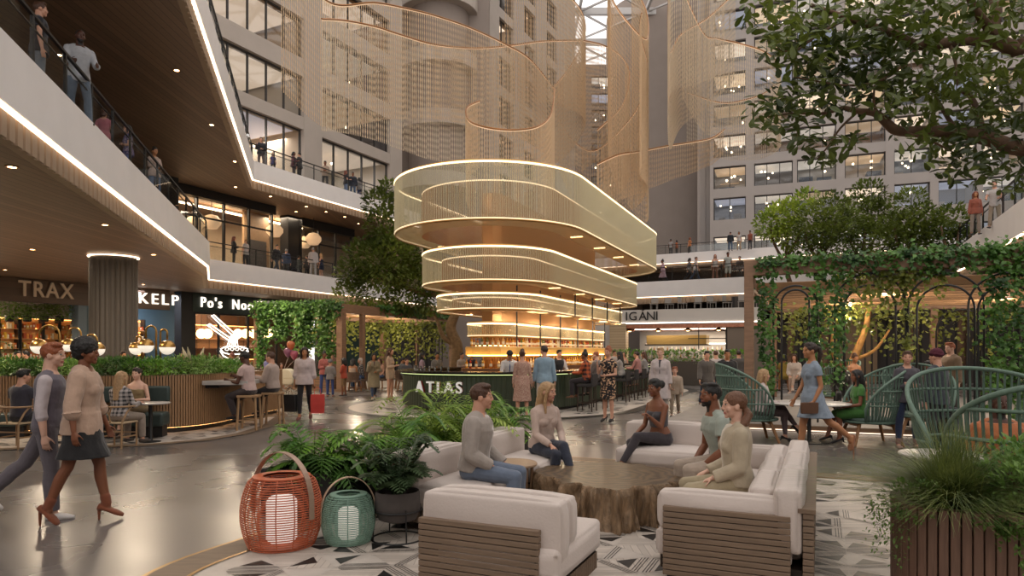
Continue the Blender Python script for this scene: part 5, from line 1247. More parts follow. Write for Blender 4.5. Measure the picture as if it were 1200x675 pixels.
# stump table
st = empty('stump_table', 'large tree stump coffee table with rough bark sides', 'coffee table', (1.0, 7.2, 0), 0)
N = 360; levels = [0, .03, .1, .18, .26, .33, .375, .395]; vs = []
def rad(a): return .74+.10*cos(a-1.2)+.05*cos(2*a+.6)+.035*sin(3*a+1)+.045*sin(4*a+2)+.03*sin(7*a)
for li, z in enumerate(levels):
    for k in range(N):
        a = 2*pi*k/N; zz = min(z, .37); gro = .55+1.1*noise.noise(V((cos(a)*4.5, sin(a)*4.5, zz*1.2)))+.55*noise.noise(V((cos(a)*11, sin(a)*11, zz*2.5+7)))+.3*noise.noise(V((cos(a)*26, sin(a)*26, zz*5+3)))
        r = rad(a)*(1+.05*(1-z/.4)**2)+.15*(gro-.6)*(1 if z < .37 else .6)+.02*noise.noise(V((a*9, z*14, 3)))
        if z > .39: r -= .02
        vs.append(V((cos(a)*r, sin(a)*r*1.12, z)))
fs = [(i*N+k, i*N+(k+1) % N, (i+1)*N+(k+1) % N, (i+1)*N+k) for i in range(len(levels)-1) for k in range(N)]
mb = MB(); mb.add(vs, fs); mb.build('bark_side', mat('bark', '7d654c', .55, var=.4, scale=7, stretch=(3, 3, 1), bump=.9, bscale=18, spec=.4), st, smooth=2)
ringm, nt, b = new_mat('stump_rings'); tc = nt.nodes.new('ShaderNodeTexCoord'); wv = nt.nodes.new('ShaderNodeTexWave'); wv.wave_type = 'RINGS'; wv.rings_direction = 'Z'; wv.inputs['Scale'].default_value = 3; wv.inputs['Distortion'].default_value = 9; wv.inputs['Detail'].default_value = 4; wv.inputs['Detail Scale'].default_value = 1.5
nt.links.new(tc.outputs['Object'], wv.inputs[0]); mx = nt.nodes.new('ShaderNodeMix'); mx.data_type = 'RGBA'; mx.inputs[6].default_value = rgb('493a2b'); mx.inputs[7].default_value = rgb('6e5940'); nt.links.new(wv.outputs['Fac'], mx.inputs[0]); nt.links.new(mx.outputs[2], b.inputs['Base Color'])
bp = nt.nodes.new('ShaderNodeBump'); bp.inputs['Strength'].default_value = .35; nt.links.new(wv.outputs['Fac'], bp.inputs['Height']); nt.links.new(bp.outputs[0], b.inputs['Normal']); b.inputs['Roughness'].default_value = .4
mb = MB(); top = vs[-N:]; rings = [[V((p.x*f, p.y*f, .395+.006*noise.noise(V((p.x*f*5, p.y*f*5, 0))))) for p in top] for f in (1, .8, .6, .4, .2, .05)]
mb.add([p for r in rings for p in r], [(i*N+k, i*N+(k+1) % N, (i+1)*N+(k+1) % N, (i+1)*N+k) for i in range(5) for k in range(N)]+[tuple(5*N+k for k in range(N))]); mb.build('cut_top', ringm, st, smooth=2)
# round side table
t = empty('side_table', 'small round wooden side table between the two left lounge chairs', 'side table', uvp(6.68, -3.02)); m = MB(); m.lathe([(.0, .47), (.27, .47), (.28, .48), (.28, .495), (.27, .505), (.0, .505)], n=32, cap=False); m.build('table_top', mat('table_top_wood', 'a88d72', .45, var=.08, scale=4, stretch=(1, 8, 1)), t, smooth=True)
m = MB(); m.lathe([(.2, 0), (.24, 0), (.24, .02), (.2, .02)], n=28, cap=False); m.build('base_ring', mat('table_leg_wood', '7d5f45', .5), t)
for k in range(16): a = 2*pi*k/16; m = MB(); m.bar((cos(a)*.22, sin(a)*.22, .01), (cos(a)*.235, sin(a)*.235, .475), .02, .012); m.build('leg', mat('table_leg_wood', '7d5f45', .5), t)
# ---------------------------------------------------------------- wicker lanterns
def lantern(label, pos, Rr, H_, col, hoops, rot, strap, hr=.0052):
    o = empty('lantern', label, 'lantern', pos, rot); wm = mat('wicker_'+col, col, .5, var=.1, scale=20)
    def prof(t): return Rr*(.66+.34*sin(pi*(.12+.80*t))**.8) if t < .93 else Rr*(.66+.34*sin(pi*(.12+.80*.93))**.8)*(1-(t-.93)*2.2)
    m = MB()
    for i in range(hoops): t = i/(hoops-1); m.ring((0, 0, .012+t*(H_-.03)), prof(t), hr, 40, 5)
    m.build('cage_hoops', wm, o, smooth=2)
    for k in range(14):
        a = 2*pi*k/14; m = MB(); m.tube([(cos(a)*prof(t)*.985, sin(a)*prof(t)*.985, .012+t*(H_-.03)) for t in [i/12 for i in range(13)]], .005, 5); m.build('rib', mat('wicker_rib_'+col, col, .5, var=.3, scale=3), o)
    m = MB(); m.lathe([(Rr*.45, H_-.035), (prof(1), H_-.03), (prof(1), H_-.012), (Rr*.45, H_-.012)], n=32, cap=False); m.build('top_ring', wm, o); m = MB(); m.lathe([(.0, .0), (Rr*.66, .0), (Rr*.66, .02), (0, .02)], n=32, cap=False); m.build('base', wm, o)
    m = MB(); m.lathe([(Rr*.28, .03), (Rr*.38, .06), (Rr*.38, H_*.62), (Rr*.30, H_*.68), (0.01, H_*.69)], n=28); m.build('candle_glass', mat('lantern_glow_glass', 'e8e2dc', .4, emit='fff0e4', estr=.55), o, smooth=True)
    m = MB(); pts = [(cos(a)*prof(.5)*1.03, 0, H_*.62+sin(a)*(H_*.68)) for a in [pi*i/24 for i in range(25)]]; pts = [(pts[0][0], 0, H_*.42)]+pts+[(pts[-1][0], 0, H_*.42)]
    for a, b in zip(pts, pts[1:]): m.bar(a, b, .055 if Rr > .3 else .035, .008, up=(V(b)-V(a)).cross(V((0, 1, 0))))
    m.build('handle', strap, o); return o
lantern('large orange wicker lantern with an arched strap handle', (-2.0, 5.93, .01), .34, .62, 'b8603e', 31, R(-28), mat('strap_tan', 'a58a78', .4, .3))
lantern('small sage green wicker lantern beside the orange one', (-1.445, 6.03, .01), .232, .44, '7d9c8b', 28, R(25), mat('strap_beige', 'b89e86', .5))
# ---------------------------------------------------------------- high backed rope chairs
ROPE = mat('green_rope', '556b5e', .7, var=.12, scale=30); ROPEL = mat('green_rope_pale', '677e70', .7, var=.12, scale=30); TEAK = mat('teak_leg', '8a6038', .5, var=.15, scale=6, stretch=(6, 6, 1))
def ropechair(label, pos, face, rr=.52, top=1.45, rot_extra=0):
    o = empty('rope_chair', label, 'chair', (pos[0], pos[1], 0), math.atan2(-face[0], face[1]), 'green rope chairs'); sh = .42
    def rim(th):                                  # th measured from the back, local -y
        f = max(0.0, cos(th*.755)); z = .58+(top-.58)*f**.55; r = rr*(1.0+.10*(z-.6)); return V((sin(th)*r, -cos(th)*r*.95, z))
    def low(th): return V((sin(th)*rr*.74, -cos(th)*rr*.74, sh))
    NS = 48 if rr > .65 else 40; TH = [R(-118)+R(236)*i/NS for i in range(NS+1)]
    m = MB(); m.tube([low(TH[0])]+[rim(t_) for t_ in TH]+[low(TH[-1])], .024, 8); m.build('rim', ROPEL, o, smooth=2)
    for i in range(0, NS+1):
        t_ = TH[i]; a, b = low(t_), rim(t_); mid = a.lerp(b, .5)+V((sin(t_), -cos(t_), 0))*.05; m = MB(); m.tube([a, a.lerp(mid, .5)+V((sin(t_), -cos(t_), 0))*.02, mid, b], .016, 5, flat=.7); m.build('rope_strand', ROPE, o)
    for f in (.3, .55, .78):
        m = MB(); pp = []
        for t_ in TH:
            a, b = low(t_), rim(t_); g = min(1.0, (f*(top-sh))/max(.05, (b.z-sh))); 
            if (b.z-sh) < f*(top-sh): continue
            mid = V((sin(t_), -cos(t_), 0))*.05*4*g*(1-g); pp.append(a.lerp(b, g)+mid)
        if len(pp) > 2: m.tube(pp, .017, 6); m.build('hoop', ROPEL, o, smooth=2)
    m = MB(); m.tube([V((sin(a)*rr*.76, -cos(a)*rr*.76, sh)) for a in [2*pi*i/28 for i in range(28)]], .024, 6, closed=True); m.build('seat_ring', ROPE, o, smooth=2)
    m = MB()
    for i in range(-7, 8): x = i*rr*.1; y = math.sqrt(max(0, (rr*.74)**2-x*x)); m.bar((x, -y, sh), (x, y, sh), .028, .014); m.bar((-y, x, sh-.01), (y, x, sh-.01), .028, .014)
    m.build('seat_weave', ROPE, o); m = MB(); m.lathe([(rr*.62, sh+.012), (rr*.66, sh+.03), (rr*.62, sh+.06), (0.01, sh+.065)], n=24); m.build('seat_pad', mat('rope_chair_pad', '4a5a52', .85), o, smooth=True)
    for sx in (-1, 1):
        for sy in (-1, 1): m = MB(); m.tube([(sx*rr*.45, sy*rr*.45, sh-.03), (sx*rr*.68, sy*rr*.66, 0)], [.034, .024], 8); m.build('leg', TEAK, o)
    for s_ in (-1, 1): m = MB(); m.bar((-rr*.5, s_*rr*.47, sh-.06), (rr*.5, s_*rr*.47, sh-.06), .05, .04); m.build('seat_rail', TEAK, o)
    return o
ropechair('green rope chair on the left of the round table, under the blonde woman', (4.55, 13.0), (1, -.1), .62, 1.46)
ropechair('green rope chair on the right of the round table, seating the woman in green', (6.55, 12.5), (-1, .12), .62, 1.46)
ropechair('big green rope chair holding the man in the orange sweater', (5.02, 7.15), (-.25, -1), .72, 1.50)
ropechair('empty green rope chair nearest the camera with its back to us', (4.25, 5.62), (.1, 1), .58, 1.46)
ropechair('green rope chair half hidden behind the beanie wearer', (8.1, 13.6), (-.3, -1), .6, 1.44)
ropechair('green rope chair seen through the arches at the back of the pergola', (9.4, 19.8), (-1, -.3), .6, 1.44)
def round_table(label, pos, r, z=.74, m_=None, foot=None):
    o = empty('round_table', label, 'table', (pos[0], pos[1], 0)); m = MB(); m.lathe([(.01, z-.03), (r-.03, z-.03), (r, z-.02), (r, z-.006), (r-.01, z), (.01, z)], n=40, cap=False); m.build('table_top', m_ or mat('white_marble', 'cfc8c0', .3, var=.05, scale=4), o, smooth=True)
    m = MB(); m.lathe([(.26*r/.5, 0), (.26*r/.5, .015), (.05, .03), (.035, .06), (.035, z-.05), (.1, z-.03)], n=20); m.build('pedestal', foot or DARKM, o, smooth=True); return o
round_table('round white table between the two green rope chairs', (5.55, 12.75), .72)
round_table('round white table in front of the man in the orange sweater', (4.0, 6.35), .36)
# ---------------------------------------------------------------- planting
FERN = leafmat('fern_leaf', '3c6c28', '84b044', .3, .45, 3); FERND = leafmat('fern_dark', '305224', '5c823c', .25, .45, 4); PALM = leafmat('palm_leaf', '5c8434', 'b8cc62', .42, .4, 2.5); BUSH = leafmat('bush_leaf', '527a38', '98b862', .3, .5, 3); BUSH2 = leafmat('bush_silver', '5a7a50', '9fb080', .3, .5, 3); POTG = leafmat('pot_palm', '2c4026', '5a6e4a', .25, .45, 4)
IVY = leafmat('ivy_leaf', '24481a', '628c3a', .3, .4, 2.5); IVYY = leafmat('ivy_yellow', '5a6420', '8f9440', .35, .4, 2); TREE1 = leafmat('tree_leaf', '2a3812', '6a782e', .38, .35, 1.5); TREE2 = leafmat('tree_leaf_olive', '3e4e1c', '788638', .35, .5, .6); TREE3 = leafmat('tree_leaf_lime', '62802a', 'b0c04c', .4, .5, .6); GRASSM = leafmat('grass_blade', '43562a', '8c9652', .25, .5, 6); BARKM = mat('tree_bark', '5e4632', .8, var=.25, scale=8, bump=.6); BARKG = mat('tree_bark_lit', '7a6040', .8, var=.25, scale=8, bump=.6); FLOWER = mat('cream_plume', 'c8b898', .9)  # the paler bark has the golden light on the trunk put into its colour
SOIL = mat('soil', '241c16', .95)
def frond(mb, base, ang, L, rise, droop, n=13, lw=.035, ll=.22, mi=0, stem=.006):
    d = V((cos(ang), sin(ang), 0)); pts = []
    for i in range(n+1):
        t = i/n; pts.append(V(base)+d*(L*(t*.8+.12*t*t))+V((0, 0, rise*sin(t*pi*.55)*1.1-droop*t*t*t)))
    mb.tube(pts, [stem*(1-.7*i/n) for i in range(n+1)], 3, mi, caps=False)
    for i in range(2, n+1):
        p = pts[i]; tg = (pts[i]-pts[i-1]).normalized(); sd = tg.cross(V((0, 0, 1)))
        if sd.length < .01: continue
        sd.normalize(); t = i/n; l = ll*sin(pi*(.12+.84*t))**.8
        for s_ in (-1, 1):
            dd = (sd*s_+tg*.65+V((0, 0, -.12))).normalized(); mb.leaf(p, dd, V((0, 0, 1)), l, lw, mi, .1)
def fern(name, label, pos, n, L, rise, m, seed, cat='fern', group=None, ll=.22, lw=.035, droop=.35, parent=None, z0=0, nn=13, spread=.05):
    rg = random.Random(seed); mb = MB()
    for i in range(n):
        a = 2*pi*(i+rg.random()*.7)/n*1.0; k = .65+rg.random()*.5; f = .4+rg.random()*.9
        frond(mb, (cos(a)*spread, sin(a)*spread, z0), a, L*k*(1.2-.35*f), rise*k*f, droop*k*L, nn, lw, ll*k)
    if parent: return mb.build(name, m, parent)
    o = empty(name, label, cat, pos, 0, group); mb.build('fronds', m, o); s_ = MB(); s_.lathe([(.02, -.02), (.05, 0), (.03, .06)], n=8); s_.build('crown', SOIL, o); return o
def bushmesh(c, r, n, ls, rg, mb=None, mi=0, asp=.55):
    mb = mb or MB(); r = r if isinstance(r, tuple) else (r, r, r)
    for i in range(n):
        d = V((rg.gauss(0, 1), rg.gauss(0, 1), rg.gauss(0, 1)))
        if d.length < .01: continue
        d.normalize(); k = .45+.55*rg.random()**.5; p = V(c)+V((d.x*r[0]*k, d.y*r[1]*k, d.z*r[2]*k))
        dd = (d+V((rg.uniform(-.7, .7), rg.uniform(-.7, .7), rg.uniform(-.3, .8)))).normalized(); mb.leaf(p, dd, V((rg.random()-.5, rg.random()-.5, 1)), ls*(.7+.6*rg.random()), ls*asp, mi, .12)
    return mb
def shrub(name, label, pos, r, n, ls, m, seed, group=None, cat='shrub', plume=0):
    rg = random.Random(seed); o = empty(name, label, cat, pos, 0, group); r = r if isinstance(r, tuple) else (r, r, r); mb = MB()
    for k in range(5):
        a = 2*pi*k/5+rg.random(); bushmesh((cos(a)*r[0]*.4, sin(a)*r[1]*.4, r[2]*(.7+.35*rg.random())), (r[0]*.65, r[1]*.65, r[2]*.6), n//5, ls, rg, mb)
    mb.build('foliage', m, o); s_ = MB()
    for k in range(6): a = 2*pi*k/6; s_.tube([(0, 0, -.05), (cos(a)*r[0]*.3, sin(a)*r[1]*.3, r[2]*.6), (cos(a)*r[0]*.55, sin(a)*r[1]*.55, r[2]*1.1)], [.014, .009, .004], 4)
    s_.build('stems', BARKM, o)
    for k in range(plume):
        a = rg.random()*2*pi; q_ = MB(); q_.tube([(cos(a)*.1, sin(a)*.1, r[2]), (cos(a)*.2, sin(a)*.2, r[2]*1.6), (cos(a)*.26, sin(a)*.26, r[2]*2.1)], [.01, .04, .006], 6); q_.build('plume', FLOWER, o)
    return o
# black planter boxes beside the lounge
def planterbox(label, u, v, lu, lv, h):
    o = empty('planter_box', label, 'planter', uvp(u, v), ROT0, 'black planter boxes'); m = MB(); x, y = lv/2, lu/2
    for (c, s_) in (((-x+.015, 0, h/2), (.03, lu, h)), ((x-.015, 0, h/2), (.03, lu, h)), ((0, -y+.015, h/2), (lv-.06, .03, h)), ((0, y-.015, h/2), (lv-.06, .03, h))): m.box(c, s_)
    m.build('box_walls', mat('black_planter', '232120', .5), o); m = MB(); m.box((0, 0, h-.07), (lv-.06, lu-.06, .04)); m.build('soil', SOIL, o); return o
planterbox('square black planter box behind the two wicker lanterns', 5.75, -4.8, .75, .95, .48)
planterbox('long black planter box behind the left lounge chairs', 7.6, -4.22, 3.3, .62, .50)
fern('fern', 'dark green fern spilling over the square black box behind the lanterns', uvp(5.75, -4.9, )+V((0, 0, .44)), 30, .50, .38, FERN, 1, ll=.2, lw=.05, group='ferns by the lounge')
fern('fern', 'second fern drooping over the front of the square black box', uvp(5.55, -4.55)+V((0, 0, .44)), 24, .44, .22, FERND, 2, ll=.17, lw=.05, droop=.7, group='ferns by the lounge')
for i, (u, v, n, L, rs_, m_, lb) in enumerate(((6.2, -4.25, 26, .70, .55, FERN, 'feathery fern at the near end of the long planter'), (6.85, -4.3, 26, .80, .62, PALM, 'bright palm fern in the long planter left of the cardigan man'), (7.5, -4.2, 24, .85, .70, PALM, 'tall yellow green palm fern below the bar letters'), (8.1, -4.3, 26, .80, .66, PALM, 'palm fern behind the head of the cardigan man'), (8.75, -4.2, 26, .72, .55, FERN, 'palm fern at the far end of the planter below the bar'))):
    fern('palm_fern', lb, uvp(u, v)+V((0, 0, .47)), n+6, L, rs_*.9, m_, 10+i, ll=.26, lw=.035, nn=16, group='palm ferns in the long planter')
for i, (u, v) in enumerate(((6.0, -4.1), (6.5, -4.15), (7.2, -4.1), (7.9, -4.1), (8.5, -4.1), (9.0, -4.2))):
    shrub('shrub', 'low leafy ground cover growing under the palm ferns', uvp(u, v)+V((0, 0, .44)), (.34, .3, .16), 260, .07, BUSH, 30+i, 'ground cover in the long planter')
# plant on the wire stand
pp = V((-1.03, 6.15, 0)); o = empty('potted_palm', 'small dark palm in a grey bowl on a wire stand', 'potted plant', pp)
m = MB(); m.lathe([(.09, .16), (.17, .19), (.205, .28), (.20, .42), (.19, .44), (.175, .43), (.17, .39), (.0, .39)], n=28, cap=False); m.build('pot', mat('charcoal_bowl', '4b4441', .8, var=.1, scale=10), o, smooth=True)
m = MB(); m.ring((0, 0, .012), .23, .009, 32); m.ring((0, 0, .27), .215, .008, 32)
for k in range(4): a = 2*pi*k/4+.5; m.tube([(cos(a)*.23, sin(a)*.23, .01), (cos(a)*.215, sin(a)*.215, .30)], .007, 5)
m.build('wire_stand', DARKM, o); fern('fronds', '', None, 46, .36, .42, POTG, 5, parent=o, z0=.40, ll=.15, lw=.04, droop=.25, spread=.04, nn=14)
# slatted planter bottom right
P2 = ccw(roundpoly([V((2.56, 4.42, 0)), V((5.0, 3.75, 0)), V((5.2, 4.5, 0)), V((2.79, 5.1, 0))], [.42, .2, .2, .3], 8))
o = empty('slatted_planter', 'slatted brown planter box in the lower right corner', 'planter', (3.6, 4.45, 0)); o0 = V((3.6, 4.45, 0)); m = MB(); pts = resample(P2, .062, True); n_ = len(pts)
for k in range(n_):
    a, b = pts[k], pts[(k+1) % n_]; mid = (a+b)/2-o0; t_ = (b-a).normalized(); m.box(mid+V((0, 0, .34)), (.053, .03, .66), math.atan2(t_.y, t_.x))
m.build('slats', mat('planter_slat', '75594a', .55, var=.16, scale=5, stretch=(10, 10, 1)), o, bevel=.004, seg=1); m = MB(); m.prism([p-o0 for p in shrink(P2, .03)], 0.01, .57); m.build('inner_box', SLATB, o); m = MB(); ringstrip(m, [p-o0 for p in shrink(P2, -.02)], [p-o0 for p in shrink(P2, .05)], .675); m.build('cap_rail', mat('planter_slat', '6e5340'), o)
m = MB(); m.prism([p-o0 for p in shrink(P2, .04)], .57, .60); m.build('soil', SOIL, o)
def grass(label, pos, n, L, spread, m_, seed, group):
    rg = random.Random(seed); mb = MB()
    for i in range(n):
        a = rg.random()*2*pi; l = L*(.6+.6*rg.random()); ou = spread*rg.random()*1.2; h_ = l*(.9-.35*ou/spread); d = V((cos(a), sin(a), 0)); sd = V((-sin(a), cos(a), 0))*.0045; b = V((rg.gauss(0, .05), rg.gauss(0, .05), 0)); pv = None
        for k in range(6):
            t = k/5; p = b+d*(ou*t*t*1.1+ .03*t)+V((0, 0, h_*(t-.38*t*t*t*(ou/spread)))); w_ = 1-t*.9
            if pv: mb.quad(pv[0]-sd*pv[1], pv[0]+sd*pv[1], p+sd*w_, p-sd*w_)
            pv = (p, w_)
    o = empty('grass_clump', label, 'ornamental grass', pos, 0, group); mb.build('blades', m_, o); s_ = MB(); s_.lathe([(.07, -.02), (.05, .05)], n=8); s_.build('crown', SOIL, o); return o
grass('large fountain grass clump at the left end of the lower right planter', (2.98, 4.62, .6), 2600, .64, .95, GRASSM, 3, 'grasses in the slatted planter')
grass('fountain grass clump at the right edge of the lower right planter', (3.95, 4.5, .6), 700, .5, .5, GRASSM, 4, 'grasses in the slatted planter')
TRAIL = leafmat('trailing_leaf', '3f5f26', '7a9a48', .3, .5, 5)
shrub('shrub', 'bushy small leaved shrub in the middle of the lower right planter', (3.45, 4.45, .58), (.42, .28, .30), 2000, .05, BUSH, 51, 'shrubs in the slatted planter'); shrub('shrub', 'dark bushy shrub behind the others in the lower right planter', (3.75, 4.75, .6), (.5, .3, .36), 1900, .055, BUSH, 52, 'shrubs in the slatted planter')
rg = random.Random(4); o = empty('trailing_plant', 'light green plant trailing over the edge of the lower right planter', 'trailing plant', (3.18, 4.25, .62)); mb = MB(); bushmesh((0, 0, .05), (.3, .2, .11), 900, .04, rg, mb)
for k in range(16):
    x = rg.uniform(-.28, .34); yb = -.05-.26*x; L = .1+.3*rg.random()
    for i in range(26): mb.leaf(V((x+rg.gauss(0, .025), yb-.06-rg.random()*.03, .04-L*rg.random())), V((rg.gauss(0, 1), -.6, rg.gauss(-.3, .6))), V((0, 0, 1)), .035, .02)
mb.build('foliage', TRAIL, o)
o = empty('trailing_plant', 'fine feathery plant hanging over the left side of the planter', 'trailing plant', (2.68, 4.55, .62)); mb = MB(); bushmesh((0, 0, .08), (.2, .2, .14), 500, .035, rg, mb)
for k in range(14):
    y = rg.uniform(-.2, .25); L = .15+.3*rg.random()
    for i in range(24): mb.leaf(V((-.13-.08*rg.random(), y+rg.gauss(0, .02), .06-L*rg.random())), V((-.6, rg.gauss(0, 1), rg.gauss(-.2, .6))), V((0, 0, 1)), .03, .016)
mb.build('foliage', TRAIL, o)
# ---------------------------------------------------------------- trees
def branchtube(mb, pts, r0, r1, n=8): pts = spline(pts, 5); k = len(pts); mb.tube(pts, [r0+(r1-r0)*i/(k-1) for i in range(k)], n)
o = empty('tree', 'big tree overhanging the upper right corner with broad leaves', 'tree', (4.6, 5.5, 0)); o0 = V((4.6, 5.5, 0)); mb = MB(); B = lambda *a: [P(*q_)-o0 for q_ in a]
branchtube(mb, [V((0, 0, .6)), V((.1, .05, 1.5)), V((.0, .0, 2.6)), V((-.05, -.05, 3.4))], .16, .11); tp_ = V((-.05, -.05, 3.3))
br = [([V((0, 0, 2.75))]+B((1215, 184, 5.3), (1185, 172, 5.25), (1152, 161, 5.2), (1124, 155, 5.15), (1085, 154, 5.1), (1052, 153, 5.0), (1038, 143, 5.0), (1026, 133, 4.95), (1005, 130, 4.9), (987, 126, 4.9)), .07, .016),
      ([V((-.02, 0, 3.1))]+B((1215, 62, 5.3), (1190, 58, 5.3), (1171, 50, 5.3), (1140, 46, 5.25), (1112, 50, 5.2), (1076, 53, 5.1), (1050, 41, 5.0), (1020, 30, 4.95), (993, 21, 4.9), (950, 6, 4.85)), .07, .014),
      (B((1157, 165, 5.2), (1150, 150, 5.3), (1146, 132, 5.4), (1138, 114, 5.5), (1128, 107, 5.5)), .035, .016), (B((1171, 50, 5.3), (1166, 32, 5.35), (1168, 12, 5.4), (1160, -12, 5.5)), .045, .03), (B((1171, 50, 5.3), (1155, 28, 5.2), (1142, 10, 5.1), (1130, -20, 5)), .04, .025),
      (B((1124, 155, 5.15), (1112, 140, 5.3), (1095, 110, 5.4), (1085, 80, 5.4)), .022, .008), (B((1030, 137, 4.95), (1024, 120, 4.95), (1025, 100, 4.95)), .014, .006), (B((987, 126, 4.9), (965, 133, 4.85), (930, 133, 4.8), (900, 137, 4.8)), .014, .005), (B((1005, 131, 4.9), (985, 150, 4.9), (970, 172, 4.85), (958, 186, 4.85)), .010, .004), (B((1052, 153, 5.0), (1090, 165, 5.0), (1120, 180, 5.1)), .012, .005), (B((1076, 53, 5.1), (1060, 75, 5.0), (1030, 95, 4.9), (990, 100, 4.8), (930, 90, 4.7)), .016, .005), (B((1112, 50, 5.2), (1120, 75, 5.1), (1122, 100, 5.0)), .015, .006), (B((993, 21, 4.9), (960, 40, 4.8), (930, 60, 4.75), (905, 55, 4.7)), .012, .004)]
for pts, a, b in br: branchtube(mb, pts, a, b, 8)
mb.build('trunk', BARKM, o, smooth=2); rg = random.Random(77); mb = MB(); cnt = 0
def oleaf(mb, p, d, up, L, W):                    # blunt oval leaf
    d = d.normalized(); x = d.cross(up)
    if x.length < 1e-3: x = V((1, 0, 0))
    x.normalize(); n = x.cross(d); q_ = lambda a, w_, h_=0: p+d*(L*a)+x*(W*w_)+n*(W*h_)
    mb.add([p, q_(.3, .3, .06), q_(.65, .5, .1), q_(.92, .3, .02), q_(1, 0, -.08), q_(.92, -.3, .02), q_(.65, -.5, .1), q_(.3, -.3, .06), q_(.5, 0, -.03)], [(0, 1, 8), (1, 2, 8), (2, 3, 8), (3, 4, 8), (4, 5, 8), (5, 6, 8), (6, 7, 8), (7, 0, 8)])
CL = [(900, 15, 34), (935, 20, 40), (930, 58, 36), (905, 52, 22), (960, 40, 48), (1000, 25, 50), (1040, 20, 50), (1080, 15, 50), (1120, 10, 46), (1165, 10, 40), (1195, 25, 40), (960, 82, 34), (1000, 70, 46), (1045, 75, 48), (1090, 80, 50), (1130, 75, 46), (1170, 85, 44), (1200, 110, 44), (912, 112, 26), (925, 128, 30), (955, 118, 30), (990, 105, 36), (1035, 108, 36), (1075, 118, 42), (1115, 118, 40), (1160, 125, 36), (895, 132, 20), (905, 155, 16), (945, 160, 22), (975, 172, 22), (962, 186, 14), (1075, 165, 30), (1110, 180, 34), (1140, 195, 34), (1180, 200, 34), (1120, 150, 26), (1000, 165, 12), (1200, 160, 40), (1160, 165, 30)]
for (px, py, r) in CL:
    d0 = 4.75+.5*max(0, min(1, (px-880)/320)); n_ = int(r*r*.058)+10
    for i in range(n_):
        a = rg.random()*2*pi; k = rg.random()**.55*r; d = d0+rg.gauss(0, .28); p = P(px+cos(a)*k, py+sin(a)*k*.8, d)-o0
        oleaf(mb, p, V((rg.gauss(0, 1), rg.gauss(0, .7), rg.gauss(-.3, .6))), V((rg.gauss(0, .6), rg.gauss(-.3, .6), 1)), .058+.048*rg.random(), .042)
for i in range(2600):                             # the rest of the crown, above and right of the frame
    p = V((rg.uniform(-1.7, 2.2), rg.uniform(-1.8, 2.0), rg.uniform(3.0, 5.6))); q_ = p+o0
    if q_.y < .5: continue
    px, py = HX+q_.x/q_.y*F, HY-(q_.z-EYE)/q_.y*F
    if px < 1210 and py > -10: continue
    mb.leaf(p, V((rg.gauss(0, 1), rg.gauss(0, 1), rg.gauss(-.3, .6))), V((0, 0, 1)), .11, .06, 0, .2)
mb.build('leaves', TREE1, o)
def tree(label, base, crowns, m_, ls, dens, seed, trunk, tm=BARKM, group='trees in the hall'):
    o = empty('tree', label, 'tree', base, 0, group); o0 = V(base); rg = random.Random(seed); mb = MB()
    for (pts, a, b) in trunk: branchtube(mb, [V(p)-o0 for p in pts], a, b, 8)
    mb.build('trunk', tm, o, smooth=2); mb = MB()
    for (c, r) in crowns: bushmesh(V(c)-o0, (r, r*.8, r*.85), int(dens*r*r), ls, rg, mb)
    mb.build('leaves', m_, o); return o
tb = G(531, 452, 0); d = 33.0; tb = V((P(531, 400, d).x, d, 0)); C_ = lambda px, py, r, dd=0: (P(px, py, d+dd), r)
tree('twisted tree with golden lit trunk rising behind the bar, its crown left of the glass rings', tb, [C_(445, 240, .9), C_(452, 265, 1.1), C_(428, 305, 1.2), (P(455, 310, d-.5), 1.5), C_(478, 300, 1.2), C_(480, 340, 1.3), C_(440, 338, 1.3), C_(462, 285, 1.2), C_(415, 320, .9), C_(490, 325, 1.2), C_(505, 350, .9), C_(455, 222, .5), C_(410, 345, .8)], TREE2, .26, 420, 8,
     [([tb, P(536, 410, d), P(528, 385, d), P(533, 365, d), P(522, 345, d), P(500, 325, d), P(478, 305, d), P(460, 270, d)], .32, .07), ([P(530, 370, d), P(545, 345, d), P(540, 320, d), P(520, 300, d)], .18, .06), ([P(522, 345, d), P(500, 345, d), P(470, 335, d), P(440, 325, d)], .14, .04), ([P(536, 405, d), P(520, 395, d), P(512, 375, d), P(500, 355, d)], .15, .05)], BARKG)
